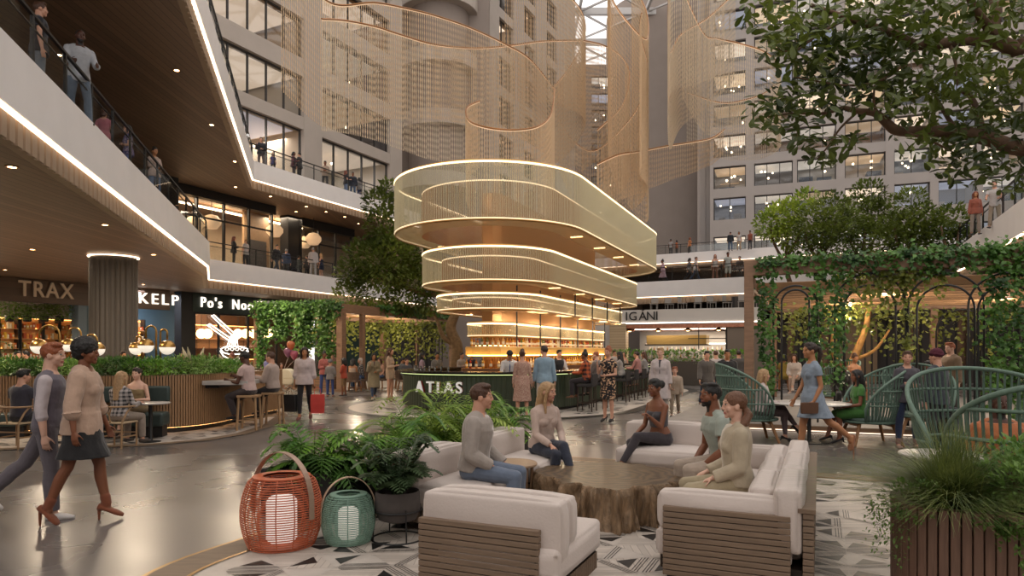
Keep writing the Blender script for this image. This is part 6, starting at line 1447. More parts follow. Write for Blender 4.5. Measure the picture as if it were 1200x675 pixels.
for i, (px, py, dd, crowns, m_, lb) in enumerate(((925, 300, 37, [(905, 262, .9), (935, 245, .8), (945, 232, .6), (920, 255, 1.0), (900, 265, .7), (928, 275, .9)], TREE3, 'lime green tree with a loose crown behind the pergola'), (965, 300, 35, [(975, 245, .9), (960, 265, 1.2), (985, 262, 1.0), (950, 285, 1.1), (975, 285, 1.2)], TREE2, 'olive green tree right of the lime green one behind the pergola'), (1015, 300, 38, [(1018, 228, .9), (1010, 250, 1.2), (1030, 255, 1.1), (1000, 275, 1.3), (1025, 280, 1.3)], TREE2, 'tall olive tree behind the middle of the pergola'), (1070, 300, 34, [(1065, 240, .9), (1080, 262, 1.1), (1058, 270, 1.1), (1095, 280, 1.2), (1070, 288, 1.2), (1045, 285, 1.0)], TREE2, 'dense tree behind the pergola below the big overhanging branches'), (1125, 300, 32, [(1115, 260, .9), (1110, 285, 1.0), (1130, 285, .8)], TREE2, 'tree beside the right hand white balcony behind the pergola'))):
    b = V((P(px, 400, dd).x, dd, 0)); tree(lb, b, [(P(a, c, dd+RNG.uniform(-.6, .6)), r) for a, c, r in [(a_, c_, r_*1.08) for a_, c_, r_ in crowns]], m_, .24, 430, 20+i, [([b, P(px+3, 350, dd), P(px-4, 310, dd), P(px, 262, dd)], .22, .05), ([P(px-4, 310, dd), P(px-18, 285, dd), P(px-22, 265, dd)], .10, .03), ([P(px-2, 300, dd), P(px+12, 275, dd), P(px+15, 258, dd)], .10, .03)])
# ---------------------------------------------------------------- pergolas
PW = mat('pergola_wood', '8a6a52', .6, var=.12, scale=4, stretch=(1, 1, 6)); PW2 = mat('pergola_joist', '9a7550', .6, var=.12, scale=4)
def ivyrun(mb, a, b, r, n, ls, rg, mi=0, sag=0, dropp=0.0):
    a, b = V(a), V(b)
    for i in range(n):
        t = rg.random(); p = a.lerp(b, t)+V((rg.gauss(0, r*.5), rg.gauss(0, r*.5), rg.gauss(0, r*.5)-dropp*rg.random()**2.5))
        mb.leaf(p, V((rg.gauss(0, 1), rg.gauss(-.3, .8), rg.gauss(-.6, .5))), V((rg.gauss(0, .4), -.8, .6)), ls*(.6+.7*rg.random()), ls*.85, mi, .15)
PA = V((5.35, 15.4, 0)); pq = lambda u, v, z: PA+UX*u+VX*v+V((0, 0, z))
pg = empty('pergola', 'wooden pergola with black arches and ivy on the right', 'pergola', PA); PH = 3.72; PL, PD = 9.5, 9.0
def pbar(name, a, b, w_, h_, m_=PW, up=V((0, 0, 1))): mb = MB(); mb.bar(V(a)-PA, V(b)-PA, w_, h_, up=up); return mb.build(name, m_, pg, bevel=.01, seg=1)
for (u, v) in ((0, 0), (0, PL), (PD, 0), (PD, PL), (PD, PL/2)): pbar('post', pq(u, v, .12), pq(u, v, PH-.3 if u == 0 else 3.1), .2, .2, up=UX)
for a, b in ((pq(0, -.1, PH-.16), pq(0, PL+.1, PH-.16)), (pq(PD, -.1, 3.2), pq(PD, PL+.1, 3.2)), (pq(.1, 0, 3.2), pq(PD, 0, 3.2)), (pq(.1, PL, 3.2), pq(PD, PL, 3.2))): pbar('beam', a, b, .2, .34)
for i in range(1, 11): pbar('joist', pq(PD*i/11, 0, 3.2), pq(PD*i/11, PL, 3.2), .10, .20, PW2)
def pvx(px, u=0):                                  # distance along the front of the pergola for a column of the photo
    k = (px-HX)/F; o_ = PA+UX*u; return (k*o_.y-o_.x)/(VX.x-k*VX.y)
def arch(vc, hw, top, u, r=.022):
    mb = MB(); pts = [pq(u, vc-hw, .15)-PA, pq(u, vc-hw, top-hw)-PA]+[pq(u, vc-cos(a)*hw, top-hw+sin(a)*hw)-PA for a in [pi*i/16 for i in range(1, 16)]]+[pq(u, vc+hw, top-hw)-PA, pq(u, vc+hw, .15)-PA]
    mb.tube(pts, r, 6); mb.build('arch', DARKM, pg)
for px, hwp in ((1019, 37), (1019, 27), (1108, 38), (1108, 29), (932, 24), (932, 15), (1180, 38), (1180, 28)):
    vc = pvx(px); dd = pq(0, vc, 0).y; hw = hwp/F*dd; arch(vc, hw, EYE+(HY-(320 if hwp > 30 else 334))/F*dd if px > 940 else 2.9+.01*hwp, .02)
for vc in (1.5, 3.5, 5.5, 7.5):
    arch(vc, .7, 3.0, PD-.1, .03); arch(vc, .5, 2.8, PD-.1, .03)
rg = random.Random(6); IL_ = .115
def ivy(name, runs, m_, ls=IL_, parent=None, org=None):
    mb = MB()
    for (a, b, r, n, dr) in runs: ivyrun(mb, V(a)-org, V(b)-org, r, n, ls, rg, 0, 0, dr)
    return mb.build(name, m_, parent)
ivy('ivy', [(pq(-.12, .2, PH+.02), pq(-.12, 3.0, PH+.0), .12, 620, .35), (pq(-.12, 3.0, PH+.02), pq(-.12, 6.6, PH+.05), .16, 1200, .45)], IVY, parent=pg, org=PA)
ivy('ivy', [(pq(.1, .25, PH-.3), pq(.1, .3, .3), .08, 260, 0), (pq(-.1, .5, PH-.2), pq(-.1, .45, .3), .10, 260, 0)], IVY, parent=pg, org=PA)
ivy('ivy', [(pq(-.05, pvx(960), PH-.2), pq(-.05, pvx(955), .9), .22, 430, 0), (pq(-.05, pvx(985), PH-.2), pq(-.05, pvx(982), 1.0), .2, 330, 0)], IVY, parent=pg, org=PA)
ivy('ivy', [(pq(-.1, pvx(1168), PH-.1), pq(-.05, pvx(1170), .6), .28, 700, 0), (pq(-.1, pvx(1195), PH-.1), pq(-.05, pvx(1195), .4), .26, 560, 0)], IVY, parent=pg, org=PA)
ivy('hanging_vine', [(pq(-.02, pvx(1060), PH-.3), pq(-.02, pvx(1063), 1.2), .12, 160, 0), (pq(.02, pvx(1040), PH-.35), pq(.02, pvx(1110), PH-.4), .12, 220, .5), (pq(.05, pvx(990), PH-.35), pq(.05, pvx(1060), PH-.5), .14, 260, .6)], IVYY, parent=pg, org=PA)
ivy('hanging_vine', [(pq(PD-.1, .3, 2.9), pq(PD-.1, PL-.3, 2.9), .25, 1000, 1.4)], IVYY, .15, pg, PA)
ivy('hanging_vine', [(pq(PD*.5, .2, 2.9), pq(PD*.5, 4, 2.9), .2, 250, 1.0)], IVYY, .13, pg, PA)
mb = MB(); mb.prism([pq(-.55, -1.8, 0), pq(-.55, 12, 0), pq(11, 12, 0), pq(11, -1.8, 0)], 0.0, .13); struct(mb.build('floor_platform', mat('platform_tile', '8d857d', .5, var=.1, scale=3)))
mb = MB(); mb.bar(pq(-.57, -1.8, .06), pq(-.57, 12, .06), .05, .12); struct(mb.build('trim_9', mat('platform_edge_wood', '7a5f48', .5))); mb = MB(); mb.bar(pq(-.60, -1.8, .025), pq(-.60, 12, .025), .02, .02); struct(mb.build('trim_10', emat('step_light', 'ffe8d0', 1.3)))
# tree inside the pergola; the trunk's golden light is put into its bark colour
tb2 = pq(6.5, 2.3, .13); tree('crooked tree with a lit golden trunk inside the pergola', tb2, [(tb2+V((-.3, 0, 3.0)), .7), (tb2+V((.6, .2, 3.1)), .7), (tb2+V((.1, .3, 3.3)), .8)], IVYY, .14, 420, 91, [([tb2, tb2+V((-.15, 0, .7)), tb2+V((.2, .1, 1.5)), tb2+V((.5, .1, 2.3)), tb2+V((.6, .1, 3.1))], .17, .06), ([tb2+V((-.1, 0, .8)), tb2+V((-.5, .1, 1.6)), tb2+V((-.4, .1, 2.6))], .09, .04), ([tb2+V((.1, .1, 1.3)), tb2+V((.7, .0, 1.6)), tb2+V((1.2, .1, 2.2))], .06, .03)], mat('bark_lit_gold', '9a7038', .7, var=.3, scale=6, bump=.6))
# left pergola
LA = V((-7.3, 29.2, 0)); lq = lambda u, v, z: LA+UX*u+VX*v+V((0, 0, z)); pl = empty('pergola', 'wooden pergola covered in ivy on the left, beyond the shopping woman', 'pergola', LA)
def lbar(name, a, b, w_, h_, m_=PW, up=V((0, 0, 1))): mb = MB(); mb.bar(V(a)-LA, V(b)-LA, w_, h_, up=up); return mb.build(name, m_, pl, bevel=.01, seg=1)
for (u, v, w_) in ((0, 0, .30), (9.7, 0, .3), (0, -4.65, .32), (9.7, -4.65, .3), (4.9, -4.65, .25), (9.7, -2.3, .25), (1.4, .05, .2)): lbar('post', lq(u, v, .0), lq(u, v, PH-.3), w_, w_, up=UX)
for a, b in ((lq(-.1, 0, PH-.18), lq(9.9, 0, PH-.18)), (lq(0, .1, PH-.18), lq(0, -4.8, PH-.18)), (lq(9.7, 0, PH-.18), lq(9.7, -4.65, PH-.18)), (lq(0, -4.65, PH-.18), lq(9.7, -4.65, PH-.18))): lbar('beam', a, b, .25, .38)
for i in range(1, 9): lbar('joist', lq(i*1.08, 0, PH-.12), lq(i*1.08, -4.65, PH-.12), .1, .2, PW2)
ivy('ivy', [(lq(-.2, .1, PH+.05), lq(-.2, -4.7, PH+.05), .2, 1400, .6)], IVY, .17, pl, LA); ivy('ivy', [(lq(-.2, -4.2, PH), lq(-.2, -4.3, .3), .26, 600, 0)], IVY, .17, pl, LA)
ivy('ivy', [(lq(-.1, -.8, PH-.2), lq(-.1, -.7, 1.4), .4, 500, 0), (lq(-.1, -1.9, PH-.2), lq(-.1, -1.9, 1.9), .4, 600, 0), (lq(-.1, -3.2, PH-.2), lq(-.1, -3.3, 2.3), .4, 500, 0)], IVY, .17, pl, LA)
ivy('ivy', [(lq(2.6, .1, PH+.05), lq(9.8, .1, PH+.05), .16, 900, .25)], IVY, .18, pl, LA); ivy('hanging_vine', [(lq(9.6, -.3, 3.3), lq(9.6, -4.6, 3.3), .35, 1200, 1.9)], IVYY, .19, pl, LA); ivy('hanging_vine', [(lq(2.5, -4.6, 3.3), lq(9.6, -4.6, 3.3), .3, 900, 1.7)], IVYY, .19, pl, LA)
for vc in (-1.2, -2.8, -4.6):
    for hw in (.65, .45):
        mb = MB(); top = 2.6+hw; pts = [lq(9.5, vc-hw, 0)-LA, lq(9.5, vc-hw, top-hw)-LA]+[lq(9.5, vc-cos(a)*hw, top-hw+sin(a)*hw)-LA for a in [pi*i/12 for i in range(1, 12)]]+[lq(9.5, vc+hw, top-hw)-LA, lq(9.5, vc+hw, 0)-LA]; mb.tube(pts, .03, 5); mb.build('arch', DARKM, pl)
mb = MB(); mb.prism([lq(-.3, .3, 0), lq(10, .3, 0), lq(10, -7, 0), lq(-.3, -7, 0)], 0, .03); struct(mb.build('floor_pergola', mat('platform_tile', '8d857d'))); mb = MB(); mb.bar(lq(-.33, .35, .05), lq(-.33, -6.5, .05), .05, .1); struct(mb.build('trim_11', mat('platform_edge_wood', '7a5f48', .5)))
for i, v in enumerate((-.9, -1.9, -2.9, -3.8)):
    mb = MB(); c = lq(.1, v, 0)
    o = empty('low_planter', 'low wooden trough along the ivy side of the left pergola', 'planter', c, ROT0, 'troughs along the left pergola'); m = MB(); m.box((0, 0, .3), (.85, .4, .6)); m.build('trough', stripemat('trough_wood', '7a5c44', '2a1f18', .12, .12, 'Z', .5), o); m = MB(); bushmesh((0, 0, .7), (.42, .22, .16), 120, .12, rg, m); m.build('foliage', IVY, o)
# row of greenery before the far restaurant
o = empty('long_planter', 'long planter of greenery in front of the far restaurant', 'planter', (8.3, 34.5, 0), IANG); m = MB(); m.box((0, 0, .6), (6.5, .6, 1.2)); m.build('box', mat('planter_dark', '3a332d', .6), o); m = MB(); rg = random.Random(2)
for k in range(12): bushmesh((-3+k*.55, 0, 1.4), (.42, .3, .36), 130, .16, rg, m)
m.build('foliage', FERN, o)
# ---------------------------------------------------------------- slatted island with planting, benches and lamps
IS = ccw(roundpoly([V((-12.8, 13.2, 0)), V((-6.55, 13.9, 0)), V((-6.3, 19.5, 0)), V((-12.8, 19.5, 0))], [.5, 1.5, 1.0, .5], 12)); io = V((-9, 15, 0)); isl = empty('slatted_island', 'curved oak slatted planter island with upholstered benches', 'planter', io)
m = MB(); pts = resample(IS, .055, True); n_ = len(pts)
for k in range(n_):
    a, b = pts[k], pts[(k+1) % n_]; t_ = (b-a).normalized(); m.box((a+b)/2-io+V((0, 0, .67)), (.04, .035, 1.06), math.atan2(t_.y, t_.x))
m.build('oak_slats', mat('oak_slat', '94714f', .5, var=.12, scale=5, stretch=(10, 10, 1)), isl); m = MB(); m.prism([p-io for p in shrink(IS, .025)], .12, 1.1); m.build('core', mat('island_core', '58402a', .7), isl); m = MB(); m.prism([p-io for p in shrink(IS, .12)], 0, .12); m.build('toe_kick', DARKM, isl); m = MB(); ringstrip(m, [p-io for p in shrink(IS, -.02)], [p-io for p in shrink(IS, .2)], 1.21); m.build('cap_rail', OAKP, isl); m = MB(); m.prism([p-io for p in shrink(IS, .15)], 1.1, 1.16); m.build('soil', SOIL, isl)
mb = MB(); mb.tube([p-io+V((0, 0, .13)) for p in shrink(IS, .06)], .02, 4, closed=True); mb.build('plinth_light', emat('plinth_glow', 'ffb870', 5), isl)
GREENF = mat('green_leather', '2f3d3a', .5, var=.08, scale=4)
def bench(px0, px1, label):
    a, b = P(px0, 450, 13.5), P(px1, 450, 13.75); a.z = b.z = 0; c = (a+b)/2; L = (b-a).length; rz = math.atan2((b-a).y, (b-a).x)
    o = empty('bench', label, 'bench', c+V((0, .05, 0)), rz, 'green benches fixed to the island'); m = MB(); m.box((0, -.28, .36), (L, .5, .26)); m.build('seat', GREENF, o, bevel=.05, seg=3, smooth=True); m = MB(); m.box((0, -.07, .84), (L, .12, .32)); m.build('back_pad', GREENF, o, bevel=.04, seg=3, smooth=True)
    m = MB(); m.box((0, -.22, .12), (L-.1, .3, .22)); m.build('bench_plinth', DARKM, o)
bench(108, 199, 'dark green bench with back pad behind the brunette woman'); bench(-40, 40, 'dark green bench at the left edge of the picture')
MARB = mat('grey_marble', 'b0aaa4', .3, var=.12, scale=3); ct = empty('marble_counter', 'marble counter slab on the end of the slatted island', 'counter', (-6.2, 15.5, 0)); m = MB(); m.box((0, 0, 1.02), (.95, 1.9, .09), .08); m.build('slab', MARB, ct, bevel=.01); m = MB(); m.box((-.33, 0, .94), (.3, 1.6, .07), .08); m.build('bracket', DARKM, ct)
# planting on the island
rgp = random.Random(12); kinds = ((BUSH, 'round light green bush'), (FERN, 'soft ferny bush'), (BUSH2, 'silvery green bush'), (FERND, 'dark green bush'))
spots = [(-12.2, 13.7, 'at the far left'), (-11.4, 13.75, 'second from the left'), (-10.6, 13.8, 'behind the vest wearer'), (-9.8, 13.95, 'right of the vest wearer'), (-9.0, 14.0, 'above the blonde in plaid'), (-8.2, 14.1, 'above the brunette'), (-7.5, 14.3, 'right of the brunette'), (-6.95, 14.9, 'at the rounded corner'), (-6.85, 15.8, 'above the marble counter'), (-7.0, 16.9, 'beyond the marble counter'), (-11.8, 15.4, 'in the back row, left'), (-10.2, 15.5, 'in the back row, middle'), (-8.6, 15.6, 'in the back row, right'), (-7.8, 17.2, 'in the rear row near the lamps'), (-9.6, 17.4, 'in the rear row')]
for i, (x, y, w_) in enumerate(spots):
    k = (0, 1, 0, 3, 0, 3, 1, 0, 1, 2, 1, 0, 2, 1, 0)[i]; m_, nm = kinds[k]; shrub('shrub', nm+' on the slatted island '+w_, (x, y, 1.12), (.62, .5, (.27 if y < 15 else .20)+.06*rgp.random()), 1300, .08, m_, 200+i, 'bushes on the slatted island', plume=3 if i in (7, 9, 12, 13) else 0)
fern('palm_fern', 'dark spiky palm at the far left of the island', (-12.4, 15.6, 1.1), 20, 1.0, .8, FERND, 44, ll=.3, lw=.05)
WHITEG = mat('opal_glass', 'e8e0d4', .3, emit='fff0dc', estr=.7)
def arclamp(px_g, py_g, d, px_p, label, topy=383):
    g = P(px_g, py_g, d); pb = P(px_p, 400, d); o = empty('arc_lamp', label, 'lamp', (pb.x, pb.y, 1.1), 0, 'brass arc lamps on the island'); zt = EYE+(HY-topy)/F*d-1.1; w_ = (g.x-pb.x)/2; gz = g.z-1.1
    r = abs(w_); m = MB(); m.tube([(0, 0, 0), (0, 0, zt-r)]+[(w_-w_*cos(a), 0, zt-r+sin(a)*r) for a in [pi*i/12 for i in range(1, 13)]]+[(2*w_, 0, gz+.2)], .022, 8); m.build('arm', BRASS, o, smooth=2)
    m = MB(); m.lathe([(.17*sin(a)+.004, gz+.02-cos(a)*.16) for a in [pi*.5+pi*.5*i/8 for i in range(9)]], (2*w_, 0, 0), 20, cap=False); m.build('cap', BRASS, o, smooth=2); m = MB(); m.lathe([(.004+.165*sin(a), gz+.02-cos(a)*.165) for a in [pi*.5*i/8 for i in range(9)]], (2*w_, 0, 0), 20, cap=False); m.build('globe', WHITEG, o, smooth=2)
for i, a in enumerate(((46, 407, 15.0, 70, 'brass arc lamp with a large white globe behind the vest wearer', 381), (114, 410, 16.5, 100, 'small brass arc lamp globe in front of the fluted column', 392), (171, 406, 15.5, 183, 'tall brass arc lamp left of the pair under the bright white shop letters', 382), (160, 409, 17, 166, 'short brass arc lamp with its globe low behind the tall one', 394), (196, 408, 15.5, 188, 'brass arc lamp with a copper globe under the black pillar', 386), (80, 405, 17, 95, 'brass arc lamp partly hidden behind the walking woman', 384))): arclamp(a[0], a[1], a[2], a[3], a[4], a[5])
# ---------------------------------------------------------------- small tables, wishbone chairs and stools by the island
ASH = mat('pale_ash', '9a7a58', .5, var=.1, scale=8)
def wishbone(label, pos, face):
    o = empty('wishbone_chair', label, 'chair', (pos[0], pos[1], 0), math.atan2(-face[0], face[1]), 'wishbone chairs by the island'); m = MB(); m.box((0, 0, .445), (.46, .43, .03)); m.build('seat', mat('woven_seat', 'b09a7c', .8), o, bevel=.01)
    m = MB(); m.tube([(sin(a)*.29, -.02-cos(a)*.25, .73) for a in [R(-105)+R(210)*i/14 for i in range(15)]], .017, 7); m.build('arm_bow', ASH, o, smooth=2); m = MB(); m.tube([(0, -.21, .45), (0, -.235, .58), (-.06, -.26, .73)], .012, 6); m.tube([(0, -.235, .58), (.06, -.26, .73)], .012, 6); m.build('wishbone_splat', ASH, o)
    for sx in (-1, 1): m = MB(); m.tube([(sx*.2, -.2, 0), (sx*.21, -.2, .45), (sx*.24, -.12, .62), (sx*.27, -.03, .73)], .017, 7); m.build('leg', ASH, o); m = MB(); m.tube([(sx*.21, .19, 0), (sx*.21, .19, .44)], .017, 7); m.build('leg', ASH, o)
    m = MB()
    for (a, b) in (((-.21, .19, .25), (.21, .19, .25)), ((-.2, -.2, .3), (.2, -.2, .3)), ((-.2, -.2, .2), (-.21, .19, .2)), ((.2, -.2, .2), (.21, .19, .2))): m.bar(a, b, .022)
    m.build('stretcher', ASH, o)
wishbone('pale wishbone chair under the woman in plaid', (-6.95, 12.05), (.1, 1)); wishbone('pale wishbone chair at the left edge under the man in a dark tee', (-8.65, 11.95), (.15, 1))
round_table('small round marble table between the brunette and the woman in plaid', (-6.75, 12.75), .34, .74, MARB); round_table('small round marble table at the left edge', (-8.3, 12.75), .36, .74, MARB)
def barstool(label, pos, rz):
    o = empty('bar_stool', label, 'bar stool', (pos[0], pos[1], 0), rz, 'wooden stools at the marble counter'); m = MB(); m.box((0, 0, .73), (.42, .42, .05)); m.build('seat', ASH, o, bevel=.01)
    for sx in (-1, 1):
        for sy in (-1, 1): m = MB(); m.bar((sx*.17, sy*.17, .71), (sx*.20, sy*.20, 0), .038); m.build('leg', ASH, o)
    for (x0, y0, x1, y1) in ((-.19, .19, .19, .19), (-.19, -.19, .19, -.19)): m = MB(); m.bar((x0, y0, .22), (x1, y1, .22), .025); m.build('footrest', ASH, o)
barstool('wooden bar stool under the man in a pale tee at the marble counter', (-5.68, 14.75), .1); barstool('wooden bar stool behind, under the second man at the marble counter', (-5.5, 15.7), .1)
# ---------------------------------------------------------------- the crowd
def pt(px, y, z=0.0): return V(((px-HX)/F*y, y, z))
BK = printm('black_floral', '1b1618', 'c09a78', 20, .57); BRF = printm('brown_floral', '9a7465', 'b89a88', 45, .52); PLAID = plaidm('plaid', 'b0a8a4', '2c2c30', .07); BLF = printm('blue_floral', '4a4a78', 'a08aa0', 30, .55); STR = plaidm('stripes_orange', 'b0542c', '1c1618', .12); DEN = mat('denim_dress', '84909e', .85, var=.12, scale=20); PAT = printm('dark_print', '2a2828', 'b0a8a0', 30, .56)
p1 = person('man in grey vest and rolled white sleeves striding past the island', pt(56, 6.95), (1, .4), 1.80, 'm', dict(legs=((7, 1, 5), (-30, 2, 16, 38)), arms=(((.08, -.05, -1), (.05, .18, -1)), ((.14, .2, -1), (.1, .4, -1))), head=(-12, 0), lean=(3, 0, 0)), ('vest', '625c66', '', 'b9aeb0'), ('pants', '5d565c'), 'c8c2be', 'fair', ('short', 'ginger'), .0075)
person('woman with short black curls, loose tan top and black skirt walking left', pt(97, 6.75), (1, .25), 1.76, 'f', dict(legs=((-14, 0, 10, 20), (17, -2, 8, 0)), arms=(((.34, -.05, -1), (.10, .15, -1)), ((.3, .2, -1), (.1, .4, -1))), head=(-6, 0), lean=(2, 0, 0)), ('loose', 'b0937f'), ('skirt', '141214', -.36, .06), ('boot', '7a4228'), 'brown', ('afro', 'black'), .0075, heel=R(35))
person('man in grey shawl cardigan and jeans sitting beside the small side table', uvp(5.93, -3.08), (1, -.18), 1.78, 'm', posed(SIT, head=(8, -2), arms=(((.15, .02, -1), (-.45, .85, -.42)), ((.15, .2, -1), (-.1, .9, -.55)))), ('jacket', '9a9088', 'd2cac4'), ('jeans', '5f6a7c'), '5a4636', 'light', ('side', 'brown'), .0065, seat=.45)
person('blonde woman in cream sweater and dark jeans sitting forward, smiling', uvp(7.66, -3.05), (.55, -.85), 1.68, 'f', posed(SITX, head=(28, 0), arms=(((.12, .42, -1), (-.35, .85, -.35)), ((.15, .4, -1), (-.45, .8, -.3)))), ('long', 'b7a195'), ('slim', '262b3a'), ('heel', '1e1a1a'), 'light', ('long', 'blond'), .0065, seat=.45)
person('woman in grey crop top with black bun, legs crossed on the far chair', uvp(9.02, -1.92), (-.85, -.5), 1.70, 'f', posed(SITX, head=(8, 2), arms=(((.12, .35, -1), (-.25, .9, -.3)), ((.05, .45, -.9), (-.05, .75, .75))), curl=(.5, .9)), ('tank', '4a474c', .08), ('slim', '352f34'), ('heel', '241c1c'), 'brown', ('bun', 'black'), .0075, seat=.45)
person('bearded man in pale sage polo shirt leaning forward on the sofa', uvp(7.30, -.88), (-1, -.08), 1.80, 'm', posed(SIT, lean=(16, 0, 0), beard=1, head=(10, -10), arms=(((.16, .35, -1), (-.42, .8, -.45)), ((.16, .35, -1), (-.42, .8, -.45)))), ('tee', '979f95'), ('pants', 'a39384'), '3a2c24', 'brown', ('short', 'black'), .0065, seat=.45)
person('woman in beige blazer with auburn side ponytail on the sofa', uvp(6.22, -.66), (-1, .12), 1.70, 'f', posed(SIT, lean=(0, 0, 0), head=(4, 2), arms=(((.12, .06, -1), (-.15, 1, -.42)), ((.12, .06, -1), (-.2, .95, -.42)))), ('jacket', 'ab9d86', 'd2c8b8'), ('wide', '9c8e72'), '4a3a2c', 'fair', ('sidepony', 'chestnut'), .0065, seat=.45)
p8 = person('woman in short denim dress with ponytail walking past the round table', pt(952, 10.6), (-1, -.08), 1.80, 'f', dict(legs=((14, 0, 6), (-30, 0, 24, 48)), arms=(((.12, .2, -1), (.05, .6, -1)), ((.1, -.12, -1), (.0, .55, -1))), lean=(2, 0, 0)), ('dress', DEN, -.34, 'short', .05), None, ('heel', '8a5a3c'), 'tan', ('pony', 'dark'), .009, heel=R(35))
def bag(name, label, c, size, col, rz=0, handles=True, mat_=None):
    o = empty(name, label, 'bag', c, rz); m = MB(); x, y, z = size; m.loft([[V((sx*x/2*f, sy*y/2*f, zz)) for sx, sy in ((-1, -1), (1, -1), (1, 1), (-1, 1))] for zz, f in ((0, .94), (z*.5, 1.0), (z, .97))]); m.build('bag_body', mat_ or mat('bag_'+col, col, .5, var=.08), o, bevel=.006)
    if handles:
        m = MB()
        for sy in (-1, 1): m.tube([(-x*.22, sy*y*.3, z), (-x*.2, sy*y*.25, z+.13), (0, 0, z+.18), (x*.2, sy*y*.25, z+.13), (x*.22, sy*y*.3, z)], .006, 5)
        m.build('handle', mat('bag_handle_'+col, col, .6), o)
    else: m = MB(); m.box((0, -y*.52, z*.62), (x*.96, .006, z*.62)); m.build('flap', mat('bag_flap_'+col, col, .45, var=.1), o)
    return o
h8 = hand(p8, 1); bag('clutch_bag', 'brown clutch bag in the hand of the woman in denim', h8+V((-.06, -.05, -.12)), (.27, .05, .17), '5a3c28', .1, False)
person('woman in dark grey sweater and navy jeans standing with arms crossed', pt(1063, 12.0), (-.18, -1), 1.72, 'f', posed(CROSS, head=(-15, 0)), ('offs', '474349'), ('slim', '25304c'), ('boot', '8a6660'), 'light', ('pony', 'brown'), .010)
person('man in maroon beanie and dark jacket seen from behind', pt(1098, 11.4), (-.45, .75), 1.74, 'm', STAND, ('jacket', '262c34'), ('pants', '1c1c20'), '4a3a30', 'light', ('beanie', mat('maroon_knit', '4a1626', .9, bump=.5, scale=60)), .010)
person('bearded man in burnt orange sweater sitting in the big rope chair', (4.95, 6.95, 0), (-.3, -1), 1.74, 'm', posed(SIT, beard=1, head=(8, -6), lean=(2, 0, 0), arms=(((.3, .1, -1), (-.6, .8, -.15)), ((.3, .1, -1), (-.6, .8, -.15)))), ('long', 'b0683e'), ('pants', '2c2a2e'), '2a2422', 'dark', ('shaved', 'black'), .0075, seat=.37, build=1.16)
person('blonde woman in pale blouse with crossed legs in the left rope chair', (4.72, 12.95, 0), (1, -.15), 1.70, 'f', posed(SITX, lean=(4, 0, 0), arms=(((.14, .3, -1), (-.1, .95, .0)), ((.14, .3, -1), (-.1, .95, -.0)))), ('long', 'b5a6a2'), ('slim', '574848'), ('heel', '181414'), 'light', ('long', 'blond'), .011, seat=.47, heel=R(30))
person('woman in bright green dress sitting in the right rope chair', (6.38, 12.52, 0), (-1, .1), 1.70, 'f', posed(SIT, lean=(4, 0, 0), legs=((86, 3, 70), (86, 3, 88)), arms=(((.14, .25, -1), (-.1, .95, -.1)), ((.14, .25, -1), (-.1, .95, -.1)))), ('dress', '3c6c2a', -.4, 'short'), None, ('heel', '181414'), 'brown', ('long', 'black'), .011, seat=.47, heel=R(30))
person('red haired woman in a dark jacket sitting inside the pergola', pt(985, 16.3, .13), (-.2, -1), 1.68, 'f', SIT, ('jacket', '3a342c'), ('pants', '2a2624'), '2a2220', 'tan', ('curly', 'auburn'), .014, seat=.5)
person('woman in a peach top seen between the arches of the pergola', pt(1000, 18.5, .13), (.1, -1), 1.66, 'f', SIT, ('tank', 'a8765a', .0), ('skirt', '6a5040', -.4), '3a2a22', 'tan', ('updo', 'brown'), .015, seat=.62)
person('ginger bearded man in a tan jacket standing behind the arches', pt(1114, 15.4, .13), (-1, -.15), 1.78, 'm', STAND, ('jacket', '7d6650'), ('pants', '3a3430'), '2a2220', 'fair', ('short', 'ginger'), .013)
person('woman in pink top with dark hair sitting behind the big rope chair', (8.2, 13.4, .0), (1, -.2), 1.68, 'f', SIT, ('tee', 'a06a70'), ('pants', '2c2a30'), '2a2220', 'tan', ('pony', 'black'), .012, seat=.5)
person('second woman with black hair beside the one in pink', (8.95, 14.6, .13), (-1, -.5), 1.66, 'f', SIT, ('long', '5a4a48'), ('pants', '2c2a30'), '2a2220', 'brown', ('bob', 'black'), .013, seat=.5)
person('woman in yellow top at the high table deep in the pergola', pt(919, 23.5, .0), (.3, .8), 1.68, 'f', SIT, ('tee', '9a8238'), ('skirt', '8a7430', -.4), '3a2a22', 'tan', ('bob', 'black'), .016, seat=.72)
person('woman in white jacket sitting at the high table deep in the pergola', pt(931, 23.0, .0), (-.4, -.8), 1.70, 'f', SITX, ('jacket', 'b8aca4'), ('slim', 'a08a7c'), 'b09a8a', 'light', ('long', 'brown'), .016, seat=.72)
person('man with a dark backpack walking away beyond the pergola post', pt(866, 25), (.2, 1), 1.76, 'm', WALK, ('jacket', '4a4644'), ('pants', '33302f'), '222020', 'light', ('short', 'dark'), .016)
# round the bar
person('woman in brown floral midi dress seen from behind at the bar', pt(612, 17.7), (-.08, 1), 1.74, 'f', dict(legs=((2, 3, 3), (3, 3, 6)), arms=(((.2, .05, -1), (.16, .15, -1)), ((.16, .05, -1), (.1, .2, -1)))), ('dress', BRF, -.54, 'long', .04), None, '9a7a5a', 'light', ('updo', 'brown'), .012)
person('man in blue shirt and white shorts seen from behind at the bar', pt(638, 17.9), (0, 1), 1.86, 'm', posed(STAND, head=(35, 0)), ('long', '8097a6'), ('shorts', 'c6bdb4'), '8a7a68', 'light', ('short', 'dark'), .012)
person('bartender with cap and blue apron over a white shirt', BC1+V((.55, -1.25, 0)), (.15, -1), 1.76, 'm', posed(LEANF, head=(0, 22), beard=1), ('long', 'c0bab6', '26386c'), ('pants', '1c1c24'), '1c1818', 'tan', ('beanie', mat('dark_cap', '1a1818', .8)), .013)
